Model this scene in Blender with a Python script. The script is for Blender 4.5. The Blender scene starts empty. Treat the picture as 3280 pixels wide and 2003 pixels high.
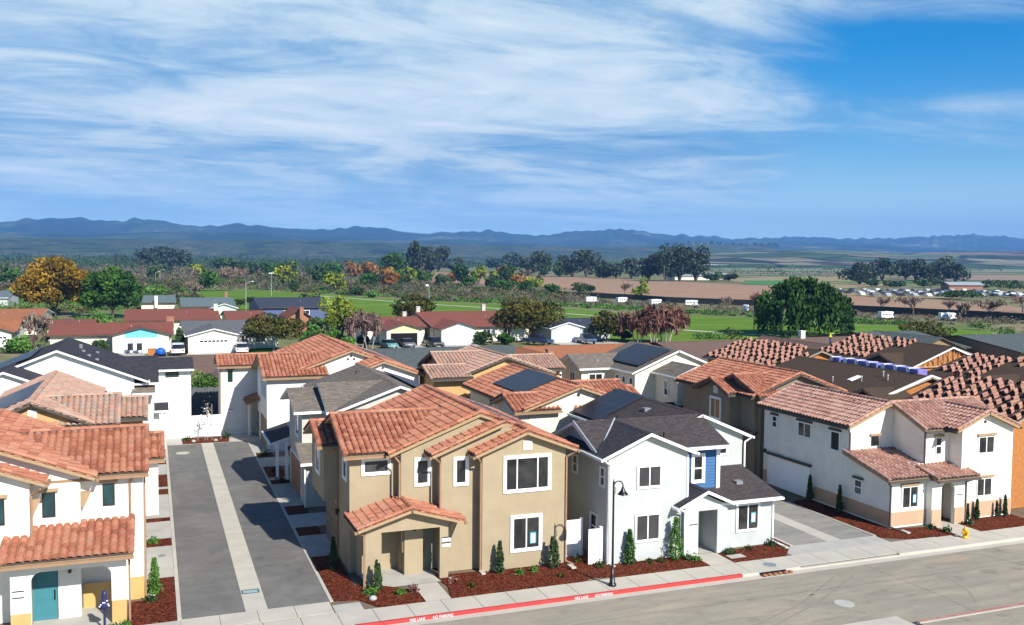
import bpy, bmesh, math, random
import numpy as np
from mathutils import Vector, Matrix
R = math.radians
scene = bpy.context.scene
COL = scene.collection
random.seed(7); rng = np.random.default_rng(11)

# ------------------------------------------------------------------ camera
cam_d = bpy.data.cameras.new('camera'); cam = bpy.data.objects.new('camera', cam_d); COL.objects.link(cam)
ax_x = Vector((-1155.0, 181.5, -3010.0)).normalized()        # the alley direction (world +Y) seen from the camera
ax_s = Vector((7860.0, 103.5, -3010.0)); ax_s = (ax_s - ax_x * ax_s.dot(ax_x)).normalized()   # the street direction (world +X)
ax_z = ax_s.cross(ax_x)
rot = Matrix((ax_s, ax_x, ax_z))                              # world = rot @ camera
cam.matrix_world = Matrix.Translation((0, 0, 15.0)) @ rot.to_4x4()
cam_d.sensor_width = 36.0; cam_d.lens = 36.0 * 3010.0 / 3280.0
cam_d.clip_start = 0.5; cam_d.clip_end = 40000
scene.camera = cam

# ------------------------------------------------------------------ light
SUN_DIR = Vector((1.27, -3.78, 2.96)).normalized()            # towards the sun
sd = bpy.data.lights.new('sun', 'SUN'); sd.energy = 5.0; sd.angle = R(0.55); sd.color = (1.0, 0.955, 0.88)
sun = bpy.data.objects.new('sun', sd); COL.objects.link(sun)
sun.rotation_euler = SUN_DIR.to_track_quat('Z', 'Y').to_euler(); sun.location = (0, 0, 60)
scene.view_settings.view_transform = 'Standard'; scene.view_settings.look = 'None'
scene.view_settings.gamma = 1; scene.view_settings.exposure = 0.62; scene.view_settings.use_curve_mapping = False

def NG(tree):
    N, L = tree.nodes, tree.links
    def n(t, **k):
        x = N.new(t)
        for a, b in k.items(): setattr(x, a, b)
        return x
    return N, L, n
def setin(node, d):
    for k, v in d.items(): node.inputs[k].default_value = v
def mth(n, L, op, a, b=None, clamp=False):
    m = n('ShaderNodeMath', operation=op); m.use_clamp = clamp
    for i, v in enumerate((a, b)):
        if v is None: continue
        if hasattr(v, 'links') or hasattr(v, 'is_linked'): L.new(v, m.inputs[i])
        else: m.inputs[i].default_value = v
    return m.outputs[0]
def ramp(n, L, fac, stops, interp='LINEAR'):
    r = n('ShaderNodeValToRGB'); r.color_ramp.interpolation = interp
    el = r.color_ramp.elements
    while len(el) < len(stops): el.new(0.5)
    for e, (p, c) in zip(el, stops):
        e.position = p; e.color = (c[0], c[1], c[2], 1) if not isinstance(c, (int, float)) else (c, c, c, 1)
    if fac is not None: L.new(fac, r.inputs[0])
    return r.outputs[0]

w = bpy.data.worlds.new('World'); scene.world = w; w.use_nodes = True
N, L, n = NG(w.node_tree); N.clear()
sky = n('ShaderNodeTexSky', sky_type='NISHITA'); sky.sun_disc = False
sky.sun_elevation = math.asin(SUN_DIR.z); sky.sun_rotation = math.atan2(SUN_DIR.x, SUN_DIR.y)
sky.air_density = 1.0; sky.dust_density = 0.3; sky.ozone_density = 3.0; sky.altitude = 50
hs = n('ShaderNodeHueSaturation'); setin(hs, {'Saturation': 1.65, 'Value': 1.75, 'Hue': 0.503}); L.new(sky.outputs[0], hs.inputs['Color'])
bg1 = n('ShaderNodeBackground'); L.new(hs.outputs[0], bg1.inputs[0]); bg1.inputs[1].default_value = 0.05
tc = n('ShaderNodeTexCoord'); sx = n('ShaderNodeSeparateXYZ'); L.new(tc.outputs['Generated'], sx.inputs[0])
zc = mth(n, L, 'MAXIMUM', sx.outputs[2], 0.0)
yc = mth(n, L, 'MAXIMUM', sx.outputs[1], 0.02)
tt = mth(n, L, 'DIVIDE', sx.outputs[0], yc); ee = mth(n, L, 'DIVIDE', zc, yc)
zz = mth(n, L, 'ADD', zc, 0.085)
px = mth(n, L, 'DIVIDE', sx.outputs[0], zz); py = mth(n, L, 'DIVIDE', sx.outputs[1], zz)
cx = n('ShaderNodeCombineXYZ'); L.new(px, cx.inputs[0]); L.new(py, cx.inputs[1])
def cloudnoise(rz, sc, loc, scale, detail, rough, dist):
    m = n('ShaderNodeMapping'); m.inputs['Rotation'].default_value = (0, 0, R(rz)); m.inputs['Scale'].default_value = sc; m.inputs['Location'].default_value = loc
    L.new(cx.outputs[0], m.inputs[0])
    t = n('ShaderNodeTexNoise'); L.new(m.outputs[0], t.inputs['Vector'])
    setin(t, {'Scale': scale, 'Detail': detail, 'Roughness': rough, 'Distortion': dist})
    return t.outputs[0]
n1 = cloudnoise(20, (0.72, 1.1, 1), (3.1, 0.4, 0), 0.66, 10, 0.58, 1.1)
n2 = cloudnoise(14, (0.62, 1.0, 1), (7.3, 2.2, 0), 2.4, 10, 0.66, 1.2)
n3 = cloudnoise(30, (0.5, 1.0, 1), (1.3, 5.2, 0), 0.55, 4, 0.5, 0.3)
cov_r = ramp(n, L, mth(n, L, 'ADD', ee, mth(n, L, 'MULTIPLY', mth(n, L, 'SUBTRACT', tt, 1.0), -0.06)),
             [(0.0, 0.34), (0.05, 0.30), (0.13, 0.24), (0.165, 0.56), (0.215, 0.60), (0.25, 0.30), (0.31, 0.22), (0.345, 0.62), (0.42, 0.75)])
tn = mth(n, L, 'ADD', tt, mth(n, L, 'MULTIPLY', mth(n, L, 'SUBTRACT', n3, 0.5), 0.5))
mr = n('ShaderNodeMapRange', interpolation_type='SMOOTHSTEP'); L.new(tn, mr.inputs[0]); setin(mr, {1: 0.50, 2: 0.95, 3: 0.0, 4: 1.0})
mxc = n('ShaderNodeMix', data_type='FLOAT'); L.new(mr.outputs[0], mxc.inputs[0]); mxc.inputs[2].default_value = 0.96; L.new(cov_r, mxc.inputs[3])
nn = mth(n, L, 'ADD', mth(n, L, 'MULTIPLY', n1, 0.62), mth(n, L, 'MULTIPLY', n2, 0.38))
hi = n('ShaderNodeMapRange', interpolation_type='SMOOTHSTEP'); L.new(zc, hi.inputs[0]); setin(hi, {1: 0.36, 2: 0.60, 3: 0.0, 4: 0.8})   # thin cloud bank in the north, clear overhead
al = mth(n, L, 'SUBTRACT', mth(n, L, 'ADD', mth(n, L, 'SUBTRACT', nn, 0.62), mxc.outputs[0]), hi.outputs[0])
mra = n('ShaderNodeMapRange', interpolation_type='SMOOTHSTEP'); L.new(al, mra.inputs[0]); setin(mra, {1: 0.26, 2: 0.88, 3: 0.0, 4: 0.96})
nf = n('ShaderNodeMapRange', interpolation_type='SMOOTHSTEP'); L.new(sx.outputs[1], nf.inputs[0]); setin(nf, {1: 0.22, 2: 0.56, 3: 0.0, 4: 1.0})   # the cloud bank stands in the north
ccol = ramp(n, L, nn, [(0.36, (0.17, 0.36, 0.60)), (0.45, (0.36, 0.55, 0.74)), (0.53, (0.62, 0.77, 0.85)), (0.64, (0.86, 0.93, 0.95))])
bg2 = n('ShaderNodeBackground'); L.new(ccol, bg2.inputs[0]); bg2.inputs[1].default_value = 0.70
mixs = n('ShaderNodeMixShader'); L.new(mth(n, L, 'MULTIPLY', mra.outputs[0], nf.outputs[0]), mixs.inputs[0]); L.new(bg1.outputs[0], mixs.inputs[1]); L.new(bg2.outputs[0], mixs.inputs[2])
hb = n('ShaderNodeMapRange', interpolation_type='SMOOTHSTEP'); L.new(zc, hb.inputs[0]); setin(hb, {1: 0.0, 2: 0.11, 3: 0.70, 4: 0.0})     # pale air near the horizon
bg3 = n('ShaderNodeBackground'); bg3.inputs[0].default_value = (.42, .74, .96, 1); bg3.inputs[1].default_value = 0.95
mix3 = n('ShaderNodeMixShader'); L.new(mth(n, L, 'MULTIPLY', hb.outputs[0], mth(n, L, 'ADD', mth(n, L, 'MULTIPLY', nf.outputs[0], .8), .2)), mix3.inputs[0]); L.new(mixs.outputs[0], mix3.inputs[1]); L.new(bg3.outputs[0], mix3.inputs[2])
wo = n('ShaderNodeOutputWorld'); L.new(mix3.outputs[0], wo.inputs[0])

# ------------------------------------------------------------------ materials
MATS = {}
def mat(name, col, rough=0.8, var=0.12, scale=3.0, bump=0.0, bscale=40.0, metal=0.0, spec=0.3, col2=None, detail=4):
    """solid colour with a little procedural wear and grain"""
    if name in MATS: return MATS[name]
    if max(col) < .7: col = tuple(c * .86 for c in col); col2 = tuple(c * .86 for c in col2) if col2 else None
    m = bpy.data.materials.new(name); m.use_nodes = True
    N, L, n = NG(m.node_tree); b = N['Principled BSDF']
    tc = n('ShaderNodeTexCoord'); t = n('ShaderNodeTexNoise'); L.new(tc.outputs['Object'], t.inputs['Vector'])
    setin(t, {'Scale': scale, 'Detail': detail, 'Roughness': 0.6})
    c2 = col2 if col2 else tuple(c * (1 - var * 2) for c in col)
    c1 = col if col2 else tuple(min(1, c * (1 + var * .6)) for c in col)
    r = ramp(n, L, t.outputs[0], [(0.32, c2), (0.68, c1)]); L.new(r, b.inputs['Base Color'])
    setin(b, {'Roughness': rough, 'Metallic': metal, 'Specular IOR Level': spec})
    if bump:
        t2 = n('ShaderNodeTexNoise'); L.new(tc.outputs['Object'], t2.inputs['Vector']); setin(t2, {'Scale': bscale, 'Detail': 3})
        bp = n('ShaderNodeBump'); setin(bp, {'Strength': bump, 'Distance': 0.02}); L.new(t2.outputs[0], bp.inputs['Height']); L.new(bp.outputs[0], b.inputs['Normal'])
    MATS[name] = m; return m
def stucco(name, col): return mat(name, col, 0.9, 0.055, 1.1, 0.5, 55, spec=0.15, detail=8)

def tile_mat(name, cols):
    """per-tile colour from the tile number stored in the UV map"""
    cols = [tuple(c * .86 for c in q) for q in cols]
    m = bpy.data.materials.new(name); m.use_nodes = True
    N, L, n = NG(m.node_tree); b = N['Principled BSDF']
    uv = n('ShaderNodeUVMap'); fl = n('ShaderNodeVectorMath', operation='FLOOR'); L.new(uv.outputs[0], fl.inputs[0])
    wn = n('ShaderNodeTexWhiteNoise', noise_dimensions='2D'); L.new(fl.outputs[0], wn.inputs[0])
    t = n('ShaderNodeTexNoise'); L.new(uv.outputs[0], t.inputs['Vector']); setin(t, {'Scale': 0.13, 'Detail': 3})
    f = mth(n, L, 'ADD', mth(n, L, 'MULTIPLY', wn.outputs[0], 0.50), mth(n, L, 'MULTIPLY', t.outputs[0], 0.56), True)
    k = len(cols) - 1
    r = ramp(n, L, f, [(0.12 + 0.76 * i / k, c) for i, c in enumerate(cols)])
    t2 = n('ShaderNodeTexNoise'); L.new(uv.outputs[0], t2.inputs['Vector']); setin(t2, {'Scale': 2.2, 'Detail': 5, 'Roughness': .7})
    mx = n('ShaderNodeMix', data_type='RGBA', blend_type='MULTIPLY'); mx.inputs[0].default_value = 0.45
    L.new(r, mx.inputs[6]); L.new(ramp(n, L, t2.outputs[0], [(0.3, 0.55), (0.65, 1.15)]), mx.inputs[7])
    L.new(mx.outputs[2], b.inputs['Base Color']); setin(b, {'Roughness': 0.78, 'Specular IOR Level': 0.25})
    MATS[name] = m; return m
def shingle_mat(name, c1, c2):
    m = bpy.data.materials.new(name); m.use_nodes = True
    N, L, n = NG(m.node_tree); b = N['Principled BSDF']
    uv = n('ShaderNodeUVMap'); br = n('ShaderNodeTexBrick'); L.new(uv.outputs[0], br.inputs['Vector'])
    setin(br, {'Color1': (*c1, 1), 'Color2': (*c2, 1), 'Mortar': (*[c * 0.35 for c in c1], 1), 'Scale': 1.0, 'Mortar Size': 0.012, 'Brick Width': 0.34, 'Row Height': 0.16, 'Bias': 0.0})
    t2 = n('ShaderNodeTexNoise'); L.new(uv.outputs[0], t2.inputs['Vector']); setin(t2, {'Scale': 5.0, 'Detail': 7, 'Roughness': .75})
    mx = n('ShaderNodeMix', data_type='RGBA', blend_type='MULTIPLY'); mx.inputs[0].default_value = 0.8
    L.new(br.outputs[0], mx.inputs[6]); L.new(ramp(n, L, t2.outputs[0], [(0.3, 0.6), (0.7, 1.25)]), mx.inputs[7])
    L.new(mx.outputs[2], b.inputs['Base Color']); setin(b, {'Roughness': 0.92, 'Specular IOR Level': 0.2})
    bp = n('ShaderNodeBump'); setin(bp, {'Strength': 0.6, 'Distance': 0.02}); L.new(br.outputs[0], bp.inputs['Height']); L.new(bp.outputs[0], b.inputs['Normal'])
    MATS[name] = m; return m

tile_mat('terracotta tile', [(.20, .072, .045), (.35, .128, .074), (.455, .172, .100), (.52, .232, .138), (.42, .21, .14)])
tile_mat('brown red tile', [(.24, .12, .095), (.36, .185, .14), (.47, .25, .185), (.54, .33, .25), (.38, .23, .19)])
tile_mat('weathered tile', [(.22, .185, .155), (.38, .25, .19), (.48, .28, .20), (.56, .33, .235), (.42, .33, .26), (.54, .28, .18)])
shingle_mat('charcoal shingle', (.055, .052, .062), (.034, .033, .040))
shingle_mat('brown grey shingle', (.082, .066, .064), (.055, .045, .045))
shingle_mat('olive grey shingle', (.215, .18, .145), (.14, .118, .095))
shingle_mat('ranch red brown shingle', (.26, .088, .060), (.20, .066, .046))
shingle_mat('ranch grey shingle', (.155, .16, .165), (.115, .12, .125))
shingle_mat('ranch green grey shingle', (.115, .135, .13), (.08, .095, .09))
shingle_mat('ranch orange shingle', (.42, .165, .075), (.33, .125, .06))
shingle_mat('ranch tan brown shingle', (.20, .125, .095), (.15, .095, .072))
shingle_mat('brown underlayment', (.085, .055, .036), (.070, .046, .030))
shingle_mat('slate blue shingle', (.055, .065, .09), (.04, .048, .068))
shingle_mat('teal grey shingle', (.16, .21, .21), (.12, .16, .165))

stucco('white stucco', (.82, .785, .70)); stucco('cool white stucco', (.56, .585, .56)); stucco('soft white stucco', (.76, .775, .73)); stucco('cream stucco', (.76, .70, .55))
stucco('tan stucco', (.43, .345, .225)); stucco('orange stucco', (.62, .40, .175)); stucco('olive stucco', (.30, .25, .17))
stucco('grey white stucco', (.66, .66, .62)); stucco('peach band', (.60, .40, .26)); stucco('amber band', (.66, .42, .16)); stucco('ranch cream', (.74, .69, .56))
stucco('dusty cream stucco', (.58, .56, .50)); stucco('brown stucco', (.33, .22, .13))
mat('white trim', (.82, .82, .80), 0.6, 0.02); mat('tan trim', (.44, .30, .17), 0.6, 0.05); mat('dark fascia', (.10, .085, .07), .7, .1)
mat('copper gutter', (.36, .22, .13), 0.55, 0.06); mat('bronze frame', (.045, .04, .035), .4, .05); mat('black metal', (.012, .012, .014), .35, .1, spec=.5)
mat('dark frame', (.03, .03, .03), .5, .1); mat('white vinyl', (.86, .86, .87), .45, .01)
mat('concrete', (.50, .48, .42), .9, .10, 0.8, .2, 30, col2=(.40, .385, .34)); mat('sidewalk concrete', (.56, .51, .42), .9, .10, 0.7, .15, 30, col2=(.47, .44, .37))
mat('teal door', (.055, .22, .26), .45, .03); mat('grey green door', (.20, .22, .17), .5, .04); mat('white door', (.75, .75, .73), .5, .03)
mat('taupe garage', (.22, .165, .12), .6, .05); mat('rust garage', (.30, .14, .075), .6, .05); mat('white garage', (.88, .89, .92), .5, .01)
mat('red paint', (.62, .055, .05), .6, .12, 2.5, col2=(.42, .05, .045)); mat('white lettering', (.85, .82, .8), .7, .05)
mat('yellow paint', (.75, .40, .01), .4, .05); mat('wood', (.20, .12, .07), .85, .15, 6); mat('osb sheathing', (.52, .21, .06), .85, .15, 5, col2=(.36, .14, .04))
mat('bark', (.13, .10, .075), .95, .25, 4, .5, 12); mat('pale bark', (.42, .38, .33), .9, .15, 4); mat('grey wrap', (.21, .23, .25), .7, .2, 2)
mat('lilac wrap', (.15, .13, .42), .5, .2, 3, col2=(.32, .28, .6)); mat('white wrap', (.85, .85, .88), .5, .05); mat('lumber', (.60, .36, .20), .8, .2, 5)
mat('stone', (.45, .44, .42), .9, .2, 3, .5, 9); mat('steel grey', (.30, .32, .34), .5, .1, metal=.3); mat('galvanised', (.52, .54, .55), .5, .1, metal=.3)
mat('blue siding', (.045, .145, .33), .6, .05); mat('turquoise paint', (.18, .60, .68), .6, .03); mat('yellow cream paint', (.72, .66, .32), .7, .04)
mat('blue paint', (.10, .13, .26), .6, .05); mat('orange paint', (.72, .16, .035), .7, .06); mat('mint paint', (.50, .72, .60), .7, .04)
mat('brown board', (.13, .075, .05), .85, .12, 5); mat('brick', (.42, .20, .12), .9, .2, 9); mat('poster white', (.75, .85, .88), .6, .02); mat('poster blue', (.08, .33, .42), .6, .02)
mat('plaque white', (.85, .85, .85), .5, .01); mat('tyre', (.02, .02, .02), .8, .1); mat('chrome', (.6, .6, .62), .25, .05, metal=.9)
mat('skin', (.45, .28, .20), .6, .03); mat('yellow vest', (.70, .75, .05), .8, .05); mat('jeans', (.05, .06, .12), .85, .1); mat('dark hair', (.03, .02, .015), .8, .1)
mat('navy plastic', (.035, .035, .11), .35, .15, 6); mat('rust metal', (.30, .13, .07), .7, .2, 4); mat('brown grass tan', (.4, .3, .2), .95, .2)
mat('dark void', (.006, .006, .006), .9, .1); mat('grey fence board', (.13, .14, .145), .85, .15, 3); mat('dark fence board', (.05, .05, .05), .9, .2, 2)

def glass_mat(name, tint=(.012, .013, .015), var=(.05, .05, .045)):
    m = bpy.data.materials.new(name); m.use_nodes = True
    N, L, n = NG(m.node_tree); b = N['Principled BSDF']
    tc = n('ShaderNodeTexCoord'); t = n('ShaderNodeTexNoise'); L.new(tc.outputs['Object'], t.inputs['Vector']); setin(t, {'Scale': 1.3, 'Detail': 3})
    L.new(ramp(n, L, t.outputs[0], [(0.42, tint), (0.75, var)]), b.inputs['Base Color'])
    setin(b, {'Roughness': 0.06, 'Specular IOR Level': 0.55, 'IOR': 1.5}); MATS[name] = m
glass_mat('window glass'); glass_mat('teal glass', (.01, .035, .04), (.02, .07, .08)); glass_mat('screened glass', (.03, .027, .03), (.055, .05, .05)); glass_mat('car glass', (.01, .012, .015), (.02, .02, .03))
MATS['screened glass'].node_tree.nodes['Principled BSDF'].inputs['Roughness'].default_value = 0.5
def solar_mat():
    m = bpy.data.materials.new('solar cells'); m.use_nodes = True
    N, L, n = NG(m.node_tree); b = N['Principled BSDF']
    uv = n('ShaderNodeUVMap'); br = n('ShaderNodeTexBrick', offset=0.0); L.new(uv.outputs[0], br.inputs['Vector'])
    setin(br, {'Color1': (.010, .013, .026, 1), 'Color2': (.014, .017, .032, 1), 'Mortar': (.05, .055, .07, 1), 'Scale': 1.0, 'Mortar Size': 0.02, 'Brick Width': 1.02, 'Row Height': 1.7})
    L.new(br.outputs[0], b.inputs['Base Color']); setin(b, {'Roughness': 0.34, 'Specular IOR Level': 0.2}); MATS['solar cells'] = m
solar_mat()

# ------------------------------------------------------------------ mesh builder
ORG = {}
class MB:
    def __init__(s): s.v = []; s.f = []; s.uv = []; s.hasuv = False; s.attr = None
    def add(s, vs, fs, uvs=None):
        o = len(s.v); s.v.extend([tuple(p) for p in vs])
        for i, f in enumerate(fs):
            s.f.append([o + k for k in f])
            if uvs is not None: s.hasuv = True; s.uv.append([uvs[k] for k in f])
            else: s.uv.append([(0, 0)] * len(f))
        return s
    def box(s, x0, x1, y0, y1, z0, z1):
        v = [(x0,y0,z0),(x1,y0,z0),(x1,y1,z0),(x0,y1,z0),(x0,y0,z1),(x1,y0,z1),(x1,y1,z1),(x0,y1,z1)]
        return s.add(v, [(0,3,2,1),(4,5,6,7),(0,1,5,4),(1,2,6,5),(2,3,7,6),(3,0,4,7)])
    def obox(s, c, u, v, w):
        c, u, v, w = map(Vector, (c, u, v, w))
        P = [c + a*u + b*v + d*w for d in (-1, 1) for a, b in ((-1,-1),(1,-1),(1,1),(-1,1))]
        return s.add(P, [(0,3,2,1),(4,5,6,7),(0,1,5,4),(1,2,6,5),(2,3,7,6),(3,0,4,7)])
    def prism(s, poly, d):
        """closed prism: polygon of 3d points extruded by vector d"""
        k = len(poly); P = [Vector(p) for p in poly]; Q = [p + Vector(d) for p in P]
        return s.add(P + Q, [tuple(range(k))[::-1], tuple(range(k, 2*k))] + [(i, (i+1) % k, k + (i+1) % k, k + i) for i in range(k)])
    def cyl(s, p0, p1, r0, r1=None, n=8, cap=True):
        p0, p1 = Vector(p0), Vector(p1); r1 = r0 if r1 is None else r1
        d = (p1 - p0).normalized(); a = d.orthogonal().normalized(); b = d.cross(a)
        V = [p + r*(math.cos(2*math.pi*i/n)*a + math.sin(2*math.pi*i/n)*b) for p, r in ((p0, r0), (p1, r1)) for i in range(n)]
        F = [(i, (i+1) % n, n + (i+1) % n, n + i) for i in range(n)]
        if cap: F += [tuple(range(n))[::-1], tuple(range(n, 2*n))]
        return s.add(V, F)
    def tube(s, pts, r, n=8):
        for a, b in zip(pts[:-1], pts[1:]): s.cyl(a, b, r, r, n)
        return s
    def lathe(s, c, prof, n=16):
        c = Vector(c); V = []; F = []
        for z, r in prof:
            V += [c + Vector((r*math.cos(2*math.pi*i/n), r*math.sin(2*math.pi*i/n), z)) for i in range(n)]
        for k in range(len(prof) - 1):
            F += [(k*n+i, k*n+(i+1) % n, (k+1)*n+(i+1) % n, (k+1)*n+i) for i in range(n)]
        F += [tuple(range(n))[::-1], tuple(range((len(prof)-1)*n, len(prof)*n))]
        return s.add(V, F)
    def build(s, name, m, parent=None, label=None, smooth=False, bevel=0):
        org = ORG.get(parent.name, Vector()) if parent else Vector()
        me = bpy.data.meshes.new(name)
        me.from_pydata([(a - org.x, b - org.y, c - org.z) for a, b, c in s.v], [], s.f)
        if s.hasuv:
            l = me.uv_layers.new(name='UVMap'); l.data.foreach_set('uv', np.array([c for f in s.uv for c in f], dtype=np.float32).ravel())
        me.materials.append(MATS[m] if isinstance(m, str) else m)
        if smooth: me.polygons.foreach_set('use_smooth', [True] * len(me.polygons))
        me.update()
        o = bpy.data.objects.new(name, me); COL.objects.link(o)
        if parent: o.parent = parent; ORG[o.name] = org
        if label: o['label'] = label
        if bevel:
            b = o.modifiers.new('bevel', 'BEVEL'); b.width = bevel; b.segments = 2; b.limit_method = 'ANGLE'
        return o
def thing(name, label, cat, loc=(0, 0, 0), group=None, rz=0):
    o = bpy.data.objects.new(name, None); COL.objects.link(o); o.location = loc; o.rotation_euler = (0, 0, rz); o.empty_display_size = .3
    o['label'] = label; o['category'] = cat
    if group: o['group'] = group
    ORG[o.name] = Vector(loc); return o
def tag(o, label, cat, group=None, kind=None):
    if label: o['label'] = label
    if cat: o['category'] = cat
    if group: o['group'] = group
    if kind: o['kind'] = kind
    return o
def struct(name, mb, m): o = mb.build(name, m); o['kind'] = 'structure'; return o
def copy_thing(root, loc, rz=0, label=None, scale=None):
    def rec(o, parent):
        c = o.copy(); COL.objects.link(c); c.parent = parent
        for ch in [k for k in KIDS.get(o.name, [])]: rec(ch, c)
        return c
    r = rec(root, None); r.location = loc; r.rotation_euler = (0, 0, rz)
    if scale: r.scale = scale
    if label: r['label'] = label
    return r
KIDS = {}
def register(root):
    bpy.context.view_layer.update()
    def rec(o):
        KIDS[o.name] = list(o.children)
        for c in o.children: rec(c)
    rec(root)

# ------------------------------------------------------------------ roofs
TW, TC = 0.30, 0.40          # tile width and course
def plane_tiles(mb, O, U, V, W, Ln, seed=0):
    O, U, V = Vector(O), Vector(U), Vector(V); Nn = U.cross(V)
    us = []; prof = [(0, -.035), (.07, .045), (.28, .095), (.58, .100), (.84, .060), (.93, -.035)]
    nt = max(1, round(W / TW)); tw = W / nt
    for i in range(nt): us += [((i + a) * tw, h, i + a) for a, h in prof]
    us.append((W, 0, nt - .001))
    nc = max(1, round(Ln / TC)); tc_ = Ln / nc; vs = []
    for j in range(nc): vs += [(j * tc_, .062, j + .02), ((j + 1) * tc_ - .001, .004, j + .97)]
    nu, nv = len(us), len(vs)
    off = seed * 137
    A = np.array([[u, h, t] for u, h, t in us]); B = np.array(vs)
    Oa, Ua, Va, Na = (np.array(x) for x in (O, U, V, Nn))
    rnd = np.random.default_rng(seed + 5)
    jit = rnd.normal(0, .006, (nv, nt + 1))
    P = Oa + A[None, :, 0:1] * Ua + B[:, None, 0:1] * Va + (A[None, :, 1:2] + B[:, None, 1:2] + jit[:, np.minimum(A[:, 2].astype(int), nt)][:, :, None]) * Na
    UVx = np.broadcast_to(A[None, :, 2] + off, (nv, nu)); UVy = np.broadcast_to(B[:, None, 2] + off, (nv, nu))
    uvs = list(zip(UVx.ravel().tolist(), UVy.ravel().tolist()))
    F = [(j*nu+i, j*nu+i+1, (j+1)*nu+i+1, (j+1)*nu+i) for j in range(nv-1) for i in range(nu-1)]
    # the roof slope adds a dark strip for shade in the open tile ends
    mb.add(P.reshape(-1, 3).tolist(), F, uvs)
def caps(mb, p0, p1, r=.13, seed=0, rise=.05):
    p0, p1 = Vector(p0), Vector(p1); d = p1 - p0; Ln = d.length; d.normalize(); k = max(1, round(Ln / .42))
    side = d.cross(Vector((0, 0, 1))).normalized(); up = side.cross(d).normalized()
    for i in range(k):
        a = p0 + d * (Ln * i / k); b = p0 + d * (Ln * (i + 1) / k + .03); ra, rb = r * 1.12, r * .92
        V = []
        for q, rr in ((a, ra), (b, rb)):
            V += [q + side * (rr * math.cos(t)) + up * (rr * math.sin(t) * .9 + rise) for t in [math.pi * j / 6 for j in range(7)]]
        V += [a + side * ra * .0 + up * (rise - .03)]
        F = [(j, j + 1, 8 + j, 7 + j) for j in range(6)] + [tuple(range(7)) + (14,)]
        mb.add(V, F, [(i + .5 + seed * 31, seed + .5)] * len(V))
def plane_flat(mb, O, U, V, W, Ln, lift=0.0):
    O, U, V = Vector(O), Vector(U), Vector(V); Nn = U.cross(V) * lift
    P = [O + Nn, O + U * W + Nn, O + U * W + V * Ln + Nn, O + V * Ln + Nn]
    off = (O.x * 1.7 + O.y) % 50
    mb.add(P, [(0, 1, 2, 3)], [(off, 0), (off + W, 0), (off + W, Ln), (off, Ln)])
def slab(mb, O, U, V, W, Ln, t0, t1):
    O, U, V = Vector(O), Vector(U), Vector(V); Nn = U.cross(V)
    P = [O + Nn * t0, O + U * W + Nn * t0, O + U * W + V * Ln + Nn * t0, O + V * Ln + Nn * t0]
    mb.prism(P, -Nn * (t0 - t1) * 1.0 if False else Nn * (t1 - t0))
SEED = [0]
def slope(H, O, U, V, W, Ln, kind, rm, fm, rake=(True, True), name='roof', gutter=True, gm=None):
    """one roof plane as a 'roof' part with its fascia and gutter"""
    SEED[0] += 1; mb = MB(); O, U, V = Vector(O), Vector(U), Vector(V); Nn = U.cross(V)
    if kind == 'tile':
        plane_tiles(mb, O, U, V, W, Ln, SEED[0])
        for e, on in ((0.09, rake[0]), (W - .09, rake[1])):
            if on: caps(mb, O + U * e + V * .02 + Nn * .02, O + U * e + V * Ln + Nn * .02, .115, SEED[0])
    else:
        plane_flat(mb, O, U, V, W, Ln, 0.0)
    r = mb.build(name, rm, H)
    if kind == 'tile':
        q = MB(); q.obox(O + U * (W / 2) + V * .05 + Nn * .01, U * (W / 2 - .03), V * .015, Nn * .055); q.build('tile_end_shade', 'dark fascia', H)  # dark strip stands in for the shade inside the open tile ends
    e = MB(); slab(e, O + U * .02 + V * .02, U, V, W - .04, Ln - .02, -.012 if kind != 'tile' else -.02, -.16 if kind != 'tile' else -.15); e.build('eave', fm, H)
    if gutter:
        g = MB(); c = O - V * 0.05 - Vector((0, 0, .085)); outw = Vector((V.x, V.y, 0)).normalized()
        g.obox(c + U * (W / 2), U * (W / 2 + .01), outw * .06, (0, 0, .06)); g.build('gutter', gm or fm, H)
    return r
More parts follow.
